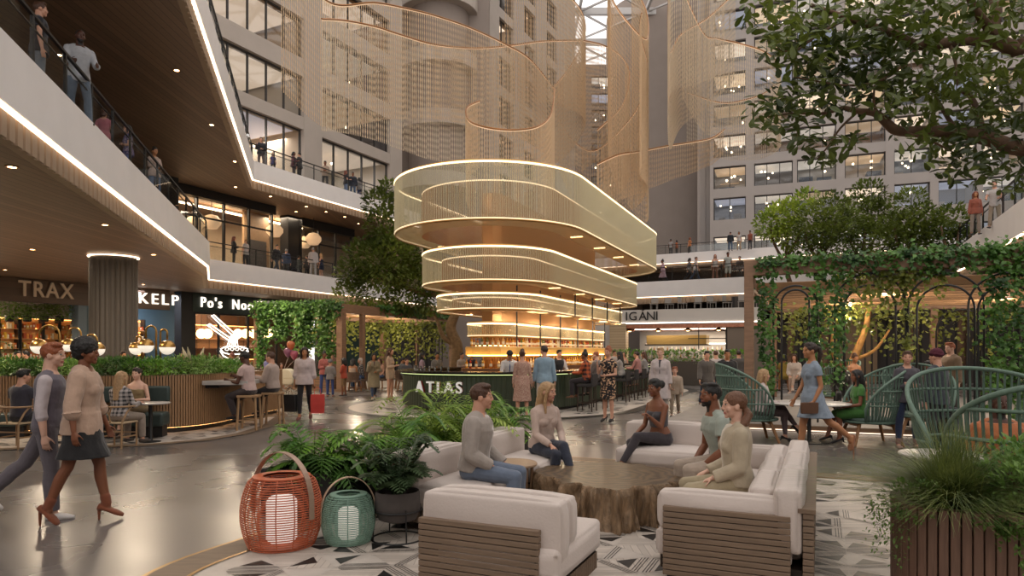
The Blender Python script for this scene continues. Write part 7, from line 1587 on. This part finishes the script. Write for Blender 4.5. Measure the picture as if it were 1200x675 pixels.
person('bartender in black waistcoat and white shirt behind the bar', BC1+UX*1.6+VX*1.6, (.4, -.9), 1.78, 'm', LEANF, ('vest', '1a181a', '', 'c4bcb8'), ('pants', '1c1c20'), '1c1818', 'light', ('short', 'black'), .013)
ce = [(0, 'woman in orange striped top on the nearest bar chair', 'f', ('long', STR), ('pants', '2c2428'), ('topbun', 'black'), 'brown'), (1, 'man in a grey suit with thin ginger hair on the second bar chair', 'm', ('jacket', '6d625c'), ('pants', '5a504c'), ('shaved', 'ginger'), 'fair'), (2, 'woman with long black hair on the third bar chair', 'f', ('long', '8d8782'), ('slim', '2a2a30'), ('verylong', 'black'), 'tan'), (4, 'man in a dusty pink shirt on the fifth bar chair', 'm', ('long', 'a0706a'), ('pants', '3a3438'), ('short', 'dark'), 'light'), (5, 'woman with long brown hair in grey on the sixth bar chair', 'f', ('long', '8a8684'), ('slim', 'a89a90'), ('long', 'brown'), 'light')]
for i, lb, sx, tp_, bt_, hr_, sk_ in ce: person(lb, BARCH[i]+V((0, 0, 0)), (-VX.x, -VX.y+.15), 1.72, sx, posed(SIT, arms=(((.15, .6, -1), (-.1, 1, .1)), ((.15, .6, -1), (-.1, 1, .1)))), tp_, bt_, ('heel', '6a4a34') if sx == 'f' else '2a2220', sk_, hr_, .015, seat=.80)
person('red haired woman in black floral dress with a hand to her face', pt(713, 16.4), (-.6, -.75), 1.74, 'f', posed(PHONE, legs=((0, 2, 2), (4, 1, 8))), ('dress', BK, -.46, 'short', .01), None, ('heel', '181414'), 'light', ('updo', 'ginger'), .011, heel=R(40))
person('short haired blonde woman in a long white blazer', pt(774, 17.2), (-.35, -.9), 1.80, 'f', STAND, ('coat', 'b8acaa', '2c2a2e'), ('wide', '9a948e'), '3a3230', 'fair', ('short', 'blond'), .012)
person('boy in a beige jacket walking beside the white blazer', pt(791, 17.6), (-.3, -1), 1.30, 'm', posed(WALK, arms=(((.3, -.1, -1), (-.6, .6, -.3)), ((.14, .2, -1), (.1, .4, -1)))), ('jacket', 'a39280', 'b8aca0'), ('pants', '8a7a68'), '2a2220', 'fair', ('short', 'ginger'), .012)
person('man in grey green shirt and jeans walking towards the camera', pt(828, 20.2), (-.05, -1), 1.74, 'm', WALK2, ('jacket', '57514c', '46413e'), ('jeans', '2e3c54'), '201c1c', 'light', ('short', 'black'), .013)
person('man in a white tee walking away behind the green shirted man', pt(839, 24.5), (.1, 1), 1.76, 'm', WALK, ('tee', 'b0a8a6'), ('pants', '2a2c44'), 'a09088', 'light', ('short', 'brown'), .016)
person('bearded man in black jacket over a white tee by the rope chair', pt(852, 18.6), (-.15, -1), 1.78, 'm', posed(WALK, beard=1), ('jacket', '1f1e20', 'b0a8a4'), ('pants', '3c3836'), '1c1818', 'tan', ('short', 'black'), .013)
person('waiter in a pale shirt behind the far planter', pt(806, 36.5), (-.2, -1), 1.78, 'm', STAND, ('tee', 'b89c94'), ('pants', '3a3430'), '222020', 'brown', ('short', 'black'), .02)
person('woman with dark hair standing at the far end of the bar', pt(731, 33.5), (-.3, -1), 1.70, 'f', TALK, ('tank', 'a8988c', -.04), ('slim', '2c2a2c'), '222020', 'light', ('long', 'dark'), .02)
person('man in a white shirt standing at the far end of the bar', pt(720, 33.8), (.4, -1), 1.76, 'm', STAND, ('long', 'b0a8a2'), ('pants', '3a3836'), '222020', 'light', ('short', 'brown'), .02)
# middle and left
p32 = person('woman in pale blouse and black trousers carrying two shopping bags', pt(357, 16.8), (.1, -1), 1.76, 'f', dict(legs=((10, 1, 4), (-10, 1, 14, 20)), arms=(((.16, 0, -1), (.12, .1, -1)), ((.16, 0, -1), (.12, .1, -1))), head=(12, 8), curl=(.95, .95)), ('loose', 'b5a5a2'), ('slim', '1c181a'), ('heel', '6a3a30'), 'tan', ('long', 'dark'), .0115, heel=R(30))
bag('shopping_bag', 'red paper shopping bag', hand(p32, 1)+V((.08, -.02, -.66)), (.34, .13, .46), 'b8362c', .3); bag('shopping_bag', 'black paper shopping bag', hand(p32, 0)+V((-.10, -.02, -.62)), (.36, .13, .42), '2a2828', -.3)
p33 = person('woman in lavender blouse pushing the cream pram', pt(313, 25.6), (.9, -.3), 1.64, 'f', posed(WALK2, arms=(((.12, .4, -1), (-.05, 1, -.1)), ((.12, .4, -1), (-.05, 1, -.1)))), ('long', '7b79a2'), ('slim', '262428'), '3a3230', 'light', ('long', 'black'), .015)
bag('shoulder_bag', 'pink handbag hanging at the hip of the woman with the pram', pt(307.5, 25.5, .72), (.26, .12, .3), 'a8747a', .4)
pr = empty('pram', 'cream baby pram with hood on white wheels', 'pram', pt(335, 25.2), -.25); CRM = mat('pram_cream', 'c6bca4', .8); m = MB(); m.loft([[V((sx*.42*f, sy*.2*f, z)) for sx, sy in ((-1, -1), (1, -1), (1, 1), (-1, 1))] for z, f in ((.46, .8), (.56, 1), (.74, 1.03))]); m.build('carrycot', CRM, pr, bevel=.04, seg=3, smooth=True)
m = MB(); vs_ = [[V((.12+cos(a)*r_, sy*.21, .72+sin(a)*.34)) for a in [pi*i/12*.62 for i in range(13)]] for r_ in (.36,) for sy in (-1, 1)]; m.loft([[V((.08+.36*cos(a)*k, y, .72+.34*sin(a)*k)) for a in [pi*i/10*.75 for i in range(11)]]+[V((.0, y, .72))] for y, k in ((-.22, .93), (-.12, 1), (.12, 1), (.22, .93))]); m.build('hood', CRM, pr, smooth=True)
for x in (-.32, .34):
    for y in (-.22, .22): m = MB(); m.tube([(x+cos(a)*.14, y, .15+sin(a)*.14) for a in [2*pi*i/16 for i in range(16)]], .018, 5, closed=True); [m.bar((x, y, .15), (x+cos(a)*.13, y, .15+sin(a)*.13), .01) for a in [pi*i/4 for i in range(8)]]; m.build('wheel', mat('pram_wheel', 'b8b2a4', .5), pr)
m = MB(); m.tube([(-.32, -.22, .15), (.3, -.2, .5)], .015, 5); m.tube([(.34, -.22, .15), (-.3, -.2, .5), (-.62, -.2, .95)], .015, 5); m.tube([(-.32, .22, .15), (.3, .2, .5)], .015, 5); m.tube([(.34, .22, .15), (-.3, .2, .5), (-.62, .2, .95)], .015, 5); m.tube([(-.62, -.2, .95), (-.62, .2, .95)], .018, 6); m.build('chassis', mat('pram_frame', 'a8a49c', .4, .6), pr)
person('little girl in a mauve dress beside the pram', pt(330, 26.3), (.3, -1), 1.22, 'f', STAND, ('dress', '7d5a78', -.35, 'none', .06), None, '8a7a78', 'light', ('long', 'brown'), .015)
for px, py, c, lb in ((340.8, 405.3, 'b8643c', 'orange balloon floating above two mauve ones'), (337.5, 413.3, '84506a', 'mauve balloon on the left of the three'), (344.8, 416.5, '96485a', 'pinkish balloon on the right of the three')):
    q_ = P(px, py, 26.2); o = empty('balloon', lb, 'balloon', q_, 0, 'balloons by the pram'); m = MB(); m.lathe([(.004, -.2), (.03, -.17), (.1, -.1), (.155, .02), (.15, .1), (.09, .17), (.004, .19)], n=18); m.build('balloon_skin', mat('balloon_'+c, c, .3), o, smooth=True); b_ = P(331.5, 436, 26.2)-q_; m = MB(); m.tube([V((0, 0, -.19)), b_*.5+V((0, 0, -.1)), b_], .006, 4); m.build('string', mat('string', 'b8a89a', .8), o)
person('woman in coral top leaning on the trough under the ivy', pt(380, 26.6), (.6, -.8), 1.70, 'f', CROSS, ('long', 'a86058'), ('jeans', '38487a'), '3a3230', 'brown', ('updo', 'black'), .015)
person('boy in grey jumper and cap seen from behind under the pergola', pt(387, 25.6), (.1, 1), 1.38, 'm', CROSS, ('long', '787270'), ('jeans', '2c3c6c'), '6a4a3c', 'light', ('beanie', mat('grey_cap', '6a6868', .9)), .015)
person('youngster in orange red jumper and tan shorts by the pergola post', pt(403, 26.0), (-.8, .2), 1.44, 'm', CROSS, ('long', 'a8452c'), ('shorts', '8a6a48'), '33302e', 'brown', ('curly', 'black'), .015)
person('woman in olive cardigan and jeans walking with a phone', pt(438, 23.8), (.35, -.9), 1.66, 'f', posed(PHONE, legs=WALK['legs']), ('coat', '80745a', '4a2c34'), ('slim', '33425a'), 'b0a49a', 'tan', ('bob', 'black'), .014)
person('woman in tight beige dress standing left of the bar sign', pt(457, 23.0), (.85, -.2), 1.77, 'f', TALK, ('dress', 'b3987f', -.24, 'long', -.01), None, ('heel', '8a6a50'), 'light', ('long', 'brown'), .013, heel=R(35))
CHW = mat('woven_brown', '6a5444', .8, var=.2, scale=30)
def patio(label, p_, face):
    o = empty('patio_chair', label, 'chair', p_, math.atan2(-face[0], face[1]), 'woven chairs in the left pergola'); m = MB(); m.box((0, 0, .42), (.56, .52, .08)); m.build('seat', CHW, o, bevel=.02); m = MB(); m.loft([[V((sin(a)*r_, -cos(a)*r_*.9, z)) for a in [R(-80)+R(160)*i/10 for i in range(11)]]+[V((sin(a)*(r_-.04), -cos(a)*(r_-.04)*.9, z)) for a in [R(80)-R(160)*i/10 for i in range(11)]] for z, r_ in ((.42, .30), (.6, .33), (.8, .35))]); m.build('backrest', CHW, o, smooth=True)
    for sx in (-1, 1):
        for sy in (-1, 1): m = MB(); m.bar((sx*.22, sy*.2, .4), (sx*.28, sy*.26, 0), .05); m.build('leg', TEAK, o)
seatp = [(413, 28.6, (.2, 1), 'woman with long black curls sitting behind the red jumper', 'f', ('tank', 'a89484', -.04), ('curly', 'black'), 'tan'), (424, 29.6, (-.8, -.4), 'woman with pale headscarf and jeans sitting in the left pergola', 'f', ('long', PAT), ('scarf', mat('pale_scarf', 'b8aca2', .9)), 'light'), (446, 30.2, (-.4, -.9), 'woman in a peach top sitting behind the cardigan wearer', 'f', ('tank', 'b08a74', -.04), ('long', 'brown'), 'light'), (470, 30.8, (.9, .2), 'man with dark beard sitting at the back of the left pergola', 'm', ('jacket', '3f4446'), ('short', 'black'), 'tan'), (476, 29.0, (.5, -.8), 'man in a dark grey jacket sitting left of the bar', 'm', ('jacket', '4a4a4c'), ('short', 'dark'), 'light')]
for px, y, fc, lb, sx, tp_, hr_, sk_ in seatp:
    q_ = pt(px, y, .03); patio({413: 'woven brown chair under the woman with black curls', 424: 'woven brown chair under the woman in a headscarf', 446: 'woven brown chair under the woman in peach', 470: 'woven brown chair at the back of the left pergola', 476: 'woven brown chair nearest the bar'}[px], q_, fc); person(lb, q_, fc, 1.70, sx, SIT, tp_, ('jeans', '3a5276') if sx == 'f' else ('pants', '33302f'), '5a463a', sk_, hr_, .016, seat=.49)
for px, y, fc, lb, sx, tp_, hr_, sk_, po in ((494, 26.5, (.9, .3), 'woman with very long black hair in a lilac top left of the bar', 'f', ('long', '9a8290'), ('verylong', 'black'), 'light', STAND), (512, 26.2, (.4, -.9), 'woman in a silvery wrap standing behind the bar end', 'f', ('jacket', '6a6662', '8d8880'), ('updo', 'black'), 'tan', TALK), (541, 28, (.7, -.6), 'man in a grey linen shirt beyond the bar', 'm', ('long', 'a29890'), ('short', 'dark'), 'light', TALK), (552.5, 27.6, (-.3, .9), 'man in a navy tee facing away beyond the bar', 'm', ('tee', '23283c'), ('short', 'black'), 'tan', STAND), (567, 30, (.2, -1), 'blonde woman in a dark printed blouse beyond the bar', 'f', ('long', PAT), ('bob', 'blond'), 'light', TALK)):
    person(lb, pt(px, y), fc, 1.66, sx, po, tp_, ('pants', '33302f'), '2a2422', sk_, hr_, .016)
p42 = person('man in a dark tee on the phone, sitting on the left wishbone chair', (-8.62, 11.98, 0), (.2, 1), 1.78, 'm', posed(SIT, lean=(2, 0, 0), head=(-25, 5), arms=(((.35, .45, -1), (-.45, .25, 1)), ((.15, .3, -1), (-.2, .9, -.2))), curl=(.8, .4)), ('tee', '34323c'), ('pants', '1c1c20'), '201c1c', 'light', ('short', 'black'), .0115, seat=.46)
o = empty('phone', 'dark phone held to the ear of the seated man', 'phone', hand(p42, 0)+V((-.03, .03, .02)), .3); m = MB(); m.box((0, 0, .04), (.012, .075, .15)); m.build('phone_body', DARKM, o, bevel=.004); m = MB(); m.box((.0065, 0, .04), (.002, .068, .138)); m.build('screen', mat('phone_glass', '0c0c10', .1), o)
person('woman with very long blonde hair in a plaid shirt seen from behind', (-6.95, 12.08, 0), (.15, 1), 1.68, 'f', posed(SIT, lean=(4, 0, 0), arms=(((.2, .4, -1), (-.2, .9, .2)), ((.2, .4, -1), (-.2, .9, .2)))), ('long', PLAID), ('pants', '8a7c70'), '3a302a', 'light', ('verylong', 'blond'), .0115, seat=.46)
person('brunette in a gold one shoulder top sitting on the green bench', (-7.28, 13.28, 0), (.05, -1), 1.70, 'f', posed(SITX, lean=(3, 0, 0), arms=(((.3, .2, -1), (-.4, .8, .1)), ((.3, .2, -1), (-.4, .8, .1)))), ('tank', '84714f', -.04), ('wide', '7c6a4c'), ('heel', '4a3a2c'), 'fair', ('bun', 'dark'), .0115, seat=.49)
person('man in a pale pink tee on a bar stool at the marble counter', (-5.68, 14.75, 0), (-1, .15), 1.82, 'm', dict(legs=((62, 5, 70), (72, 3, 96)), arms=(((.14, .5, -1), (-.1, .9, .5)), ((.14, .45, -1), (-.2, .9, .3))), lean=(8, 0, 0), head=(0, 4)), ('tee', 'b59c96'), ('pants', '33292a'), '181416', 'dark', ('short', 'black'), .0115, seat=.755)
person('man in a beige jacket on the second bar stool, mostly hidden', (-5.5, 15.7, 0), (-1, .1), 1.78, 'm', dict(legs=((62, 5, 70), (72, 3, 96)), arms=(((.14, .5, -1), (-.1, .9, .3)), ((.14, .45, -1), (-.2, .9, .3))), lean=(4, 0, 0)), ('jacket', 'a08e84'), ('pants', '2a2628'), '181416', 'light', ('short', 'brown'), .014, seat=.755)
for px, y, fc, lb, sx, tp_, hr_, sk_ in ((20, 20.5, (.8, -.3), 'man in a dark red shirt behind the planting at the far left', 'm', ('long', '5a2228'), ('short', 'black'), 'light'), (31, 21, (-.6, -.5), 'man in black behind the planting next to the dark red shirt', 'm', ('long', '241f24'), ('short', 'black'), 'light'), (144, 20.5, (.8, -.4), 'man with brown hair behind the planting in front of the fluted column', 'm', ('jacket', '4a3a34'), ('short', 'dark'), 'tan'), (217, 19.5, (-.8, -.5), 'bearded man in a dark suit behind the planting under the black pillar', 'm', ('jacket', '1f2026'), ('short', 'black'), 'light'), (272, 20.5, (-.3, -.9), 'woman with a red updo beyond the planting by the noodle shop', 'f', ('tank', '9a7a6a', -.04), ('topbun', 'auburn'), 'tan')):
    person(lb, pt(px, y), fc, 1.72 if sx == 'm' else 1.66, sx, posed(STAND, beard=1 if px == 217 else 0), tp_, ('pants', '2a2628'), '222020', sk_, hr_, .015)
# left balconies
Z2, Z3 = Z2F, Z3F
for px, y, z, fc, h_, lb, sx, po, tp_, bt_, hr_, sk_, q_ in (
    (46, 12.7, Z2+.1, (.8, .6), 1.86, 'person in a dark tee and grey trousers at the top left, head cut off', 'm', STAND, ('tee', '20222c'), ('jeans', '6a7078'), ('short', 'brown'), 'light', .012),
    (92, 14.4, Z2+.2, (.7, -.7), 2.02, 'man in a white shirt leaning at the nearest left balcony rail', 'm', posed(LEANF, beard=1), ('long', 'a9abb0'), ('jeans', '5c6878'), ('shaved', 'black'), 'dark', .011),
    (122, 17.0, Z2, (-.2, 1), 1.50, 'person in a pink top turned away on the near left balcony', 'f', TALK, ('tee', 'a8636c'), ('jeans', '5a6a98'), ('bob', 'brown'), 'light', .013),
    (150, 18.6, Z2, (-.6, -.5), 1.64, 'woman in a blue floral top beside the person in pink', 'f', CROSS, ('tee', BLF), ('jeans', '5a6898'), ('bob', 'black'), 'light', .013),
    (181, 21.5, Z2+.12, (.8, -.5), 1.76, 'woman in cream top and jeans phoning at the left balcony rail', 'f', PHONE, ('long', 'b39c90'), ('jeans', '4e6484'), ('updo', 'black'), 'tan', .014),
    (274, 37.9, Z2+.1, (.7, .3), 1.76, 'woman in black with long red hair at the left of the balcony couple', 'f', TALK, ('jacket', '1c1a1c'), ('slim', '1c1a1c'), ('long', 'auburn'), 'light', .02),
    (288, 38.7, Z2+.1, (-.7, .2), 1.76, 'blond man in a white tee facing the woman in black', 'm', TALK, ('tee', 'b0a6a0'), ('slim', '1e1c20'), ('short', 'blond'), 'light', .02),
    (324, 41.0, Z2+.1, (.6, -.3), 1.80, 'man in a black jacket walking along the farther left balcony', 'm', WALK, ('jacket', '1c1c20'), ('jeans', '3c4a60'), ('short', 'black'), 'light', .022),
    (335.5, 41.6, Z2, (0, 1), 1.70, 'person in a dark blue coat seen from behind on the balcony', 'm', STAND, ('jacket', '2c3a56'), ('pants', '2a2a2e'), ('short', 'grey'), 'light', .022),
    (350, 43.6, Z2, (.6, .3), 1.60, 'person in dark green at the balcony rail left of the black pillar', 'm', TALK, ('jacket', '2c3230'), ('pants', '222226'), ('short', 'black'), 'tan', .022),
    (360, 43.9, Z2, (-.6, .3), 1.62, 'person in brown facing the one in dark green', 'm', TALK, ('jacket', '3a322e'), ('pants', '222226'), ('short', 'dark'), 'light', .022),
    (367, 43.0, Z2+.15, (-.3, .8), 1.86, 'grey haired man in a pale suit in front of the black pillar', 'm', STAND, ('jacket', 'a8a2a2'), ('pants', 'a09a9a'), ('short', 'grey'), 'light', .02),
    (376.5, 44.3, Z2+.1, (-.8, .2), 1.74, 'blonde woman in a short navy dress beside the pale suit', 'f', TALK, ('dress', '1c2440', -.3, 'none', .03), None, ('long', 'blond'), 'light', .02),
    (306, 37.6, Z3, (.3, -.8), 1.80, 'man in a dark suit phoning on the top left balcony', 'm', PHONE, ('jacket', '22222a'), ('pants', '6a5c5a'), ('short', 'black'), 'light', .02),
    (320, 38.8, Z3, (.4, -.6), 1.30, 'child in purple behind the glass of the top left balcony', 'f', STAND, ('tee', '4a4674'), ('pants', '2a2a3a'), ('long', 'dark'), 'light', .02),
    (344, 40.0, Z3, (.9, .1), 1.72, 'woman in maroon greeting a man on the top balcony', 'f', TALK, ('jacket', '5a2c34'), ('slim', '3a2a2e'), ('bob', 'black'), 'brown', .02),
    (351, 40.4, Z3, (-.9, .1), 1.78, 'man in a black jacket greeting the woman in maroon', 'm', TALK, ('jacket', '2a2628'), ('pants', '2a2628'), ('short', 'black'), 'light', .02),
    (381, 42.2, Z3, (.1, -1), 1.78, 'man in a beige jumper facing out from the top balcony', 'm', CROSS, ('long', 'a08a78'), ('pants', '3c3a3c'), ('short', 'black'), 'brown', .02),
    (405, 44.2, Z3, (.5, .4), 1.74, 'red haired woman in black top and jeans on the top balcony', 'f', TALK, ('tee', '1f1d24'), ('jeans', '6a7c9c'), ('long', 'auburn'), 'light', .02),
    (413.5, 44.8, Z3, (.2, -.8), 1.78, 'man in a navy jacket in the middle of the group of three', 'm', STAND, ('jacket', '232838', 'b0a8a4'), ('jeans', '4a6080'), ('short', 'black'), 'brown', .02),
    (421, 45.6, Z3, (-.7, .3), 1.64, 'curly haired woman in a grey coat at the right of the group of three', 'f', TALK, ('jacket', '77706c'), ('slim', '2a3c6a'), ('curly', 'black'), 'brown', .02),
    (777, 47.4, Z2+.1, (-1, 0), 1.76, 'woman in a pink coat walking along the far second floor balcony', 'f', WALK, ('coat', 'a88890'), ('slim', '1e1c20'), ('topbun', 'black'), 'brown', .024),
    (807.5, 46.4, Z2+.1, (.8, -.2), 1.74, 'person in grey walking with a companion on the far balcony', 'f', WALK, ('jacket', '5a5656'), ('slim', '22242c'), ('bob', 'black'), 'light', .024),
    (815, 46.0, Z2+.1, (.9, -.2), 1.76, 'person in a white tee walking right on the far balcony', 'm', WALK2, ('tee', 'b8b0ac'), ('jeans', '2a3448'), ('short', 'brown'), 'light', .024),
    (838, 45.2, Z2+.1, (-.2, -1), 1.80, 'woman in white top and rust trousers at the far balcony rail', 'f', STAND, ('tank', 'b8b0aa', -.04), ('wide', '7a4c3c'), ('long', 'ginger'), 'light', .024),
    (853, 44.8, Z2+.1, (.1, -1), 1.88, 'man in pale tee and shorts at the far balcony rail', 'm', STAND, ('tee', 'a8aaa4'), ('shorts', 'a8a8a0'), ('short', 'black'), 'brown', .024),
    (867, 44.6, Z2, (-.6, -.5), 1.68, 'person in brown sitting on the rail side of the far balcony', 'm', TALK, ('jacket', '4a3a30'), ('pants', '2a2624'), ('short', 'black'), 'light', .024),
    (786, 71.5, Z3, (.5, .5), 1.80, 'man in a white shirt on the distant third floor balcony', 'm', STAND, ('tee', 'a09a98'), ('pants', '22242c'), ('short', 'black'), 'brown', .03),
    (793, 71.3, Z3, (-.5, .5), 1.66, 'child in orange on the distant third floor balcony', 'f', STAND, ('tee', 'a8582c'), ('pants', '3a3430'), ('bob', 'black'), 'brown', .03),
    (808.5, 70.5, Z3, (-.3, .8), 1.80, 'woman in orange top and long dark skirt on the distant balcony', 'f', TALK, ('tee', 'a8683c'), ('skirt', '3a3834', -.8), ('bob', 'ginger'), 'light', .03),
    (856, 67.8, Z3, (.3, .8), 1.90, 'man in a black jacket under the far windows', 'm', STAND, ('jacket', '22242a'), ('jeans', '4a5c74'), ('short', 'brown'), 'light', .03),
    (866, 67.4, Z3, (-.3, -.8), 1.86, 'woman in white and tan trousers under the far windows', 'f', TALK, ('tee', 'b0a8a4'), ('wide', 'a0886c'), ('bob', 'black'), 'tan', .03),
    (879, 66.8, Z3, (-.6, -.4), 1.86, 'man in orange and black under the far windows', 'm', STAND, ('tee', '8a4a34'), ('pants', '22222a'), ('short', 'black'), 'brown', .03),
    (1166, 25.2, Z2, (-.6, -.6), 1.76, 'man in a white tee at the right hand balcony behind the tree', 'm', LEANF, ('tee', 'b4aeac'), ('pants', '8a7a68'), ('short', 'dark'), 'light', .016),
    (1143, 26.6, Z2, (-.3, -.8), 1.70, 'woman with red hair half hidden by leaves on the right balcony', 'f', STAND, ('long', '8a4a38'), ('pants', '8a7c70'), ('curly', 'auburn'), 'tan', .016)):
    person(lb, pt(px, y, z), fc, h_, sx, po, tp_, bt_, '2a2422', sk_, hr_, q_)
# ---------------------------------------------------------------- lamps of the place, plus a fill for the shop greenery
settle()
def area(p, sx, sy, e, col, rot=(0, 0, 0), name='ceiling_light'):
    l = bpy.data.lights.new(name, 'AREA'); l.shape = 'RECTANGLE'; l.size = sx; l.size_y = sy; l.energy = e; l.color = col
    o = bpy.data.objects.new(name, l); COL.objects.link(o); o.location = p; o.rotation_euler = rot; return o
def point(p, e, col, r=.1, name='lamp'):
    l = bpy.data.lights.new(name, 'POINT'); l.energy = e; l.color = col; l.shadow_soft_size = r
    o = bpy.data.objects.new(name, l); COL.objects.link(o); o.location = p; return o
WARM = (1, .80, .58)
area(SQ(-6, -3, 4.9), 8, 3, 900*IN, WARM); area(SQ(14, -3, 4.9), 8, 3, 380*IN, WARM); area(SQ(6.5, -1.2, 4.9), 2.5, 2, 150*IN, (.9, .9, 1))
area(iq(4, -3.5, 3.05), 6, 3, 260*IN, WARM)
for f in (0, .25, .5, .75, 1.0): point(BC1.lerp(BC2, f)+V((0, 0, 5.0)), 60*IN, WARM, .3); point(BC1.lerp(BC2, f)+VX*1.4+V((0, 0, 2.75)), 30*IN, WARM, .15)
for f in (0, .33, .66, 1.0): point(BC1.lerp(BC2, f)+V((0, 0, 6.3)), 70*IN, WARM, .3)
for k in range(4): area(q(-3+4.5*k, 2.5, 10.3), 2, 2, 150*IN, WARM)
for k in range(4): area(QL(-3+5*k, -3.5, 15.8), 3, 2, 160*IN, (1, .9, .8))
for (x, y) in ((-12, 13), (-16, 18), (-11, 20), (-17, 25), (-11, 28), (-14.5, 35)):
    l = area((x, y, 5.0), .6, .6, 130*IN, WARM)
for (u, v) in ((3, 3), (6, 6), (6, 2.2), (3, 7.5)): point(pq(u, v, 3.0), 55*IN, WARM, .1, 'pergola_lamp')
for (u, v) in ((2, -3), (5, -3), (8, -3)): point(lq(u, v, 3.0), 60*IN, WARM, .1, 'pergola_lamp')
for s_ in (-9, -4.5, 0): point(SQ(s_, -2.0, 3.5), 30*IN, WARM, .1, 'greenery_fill')  # added fill without fixtures, brightens the hanging greenery
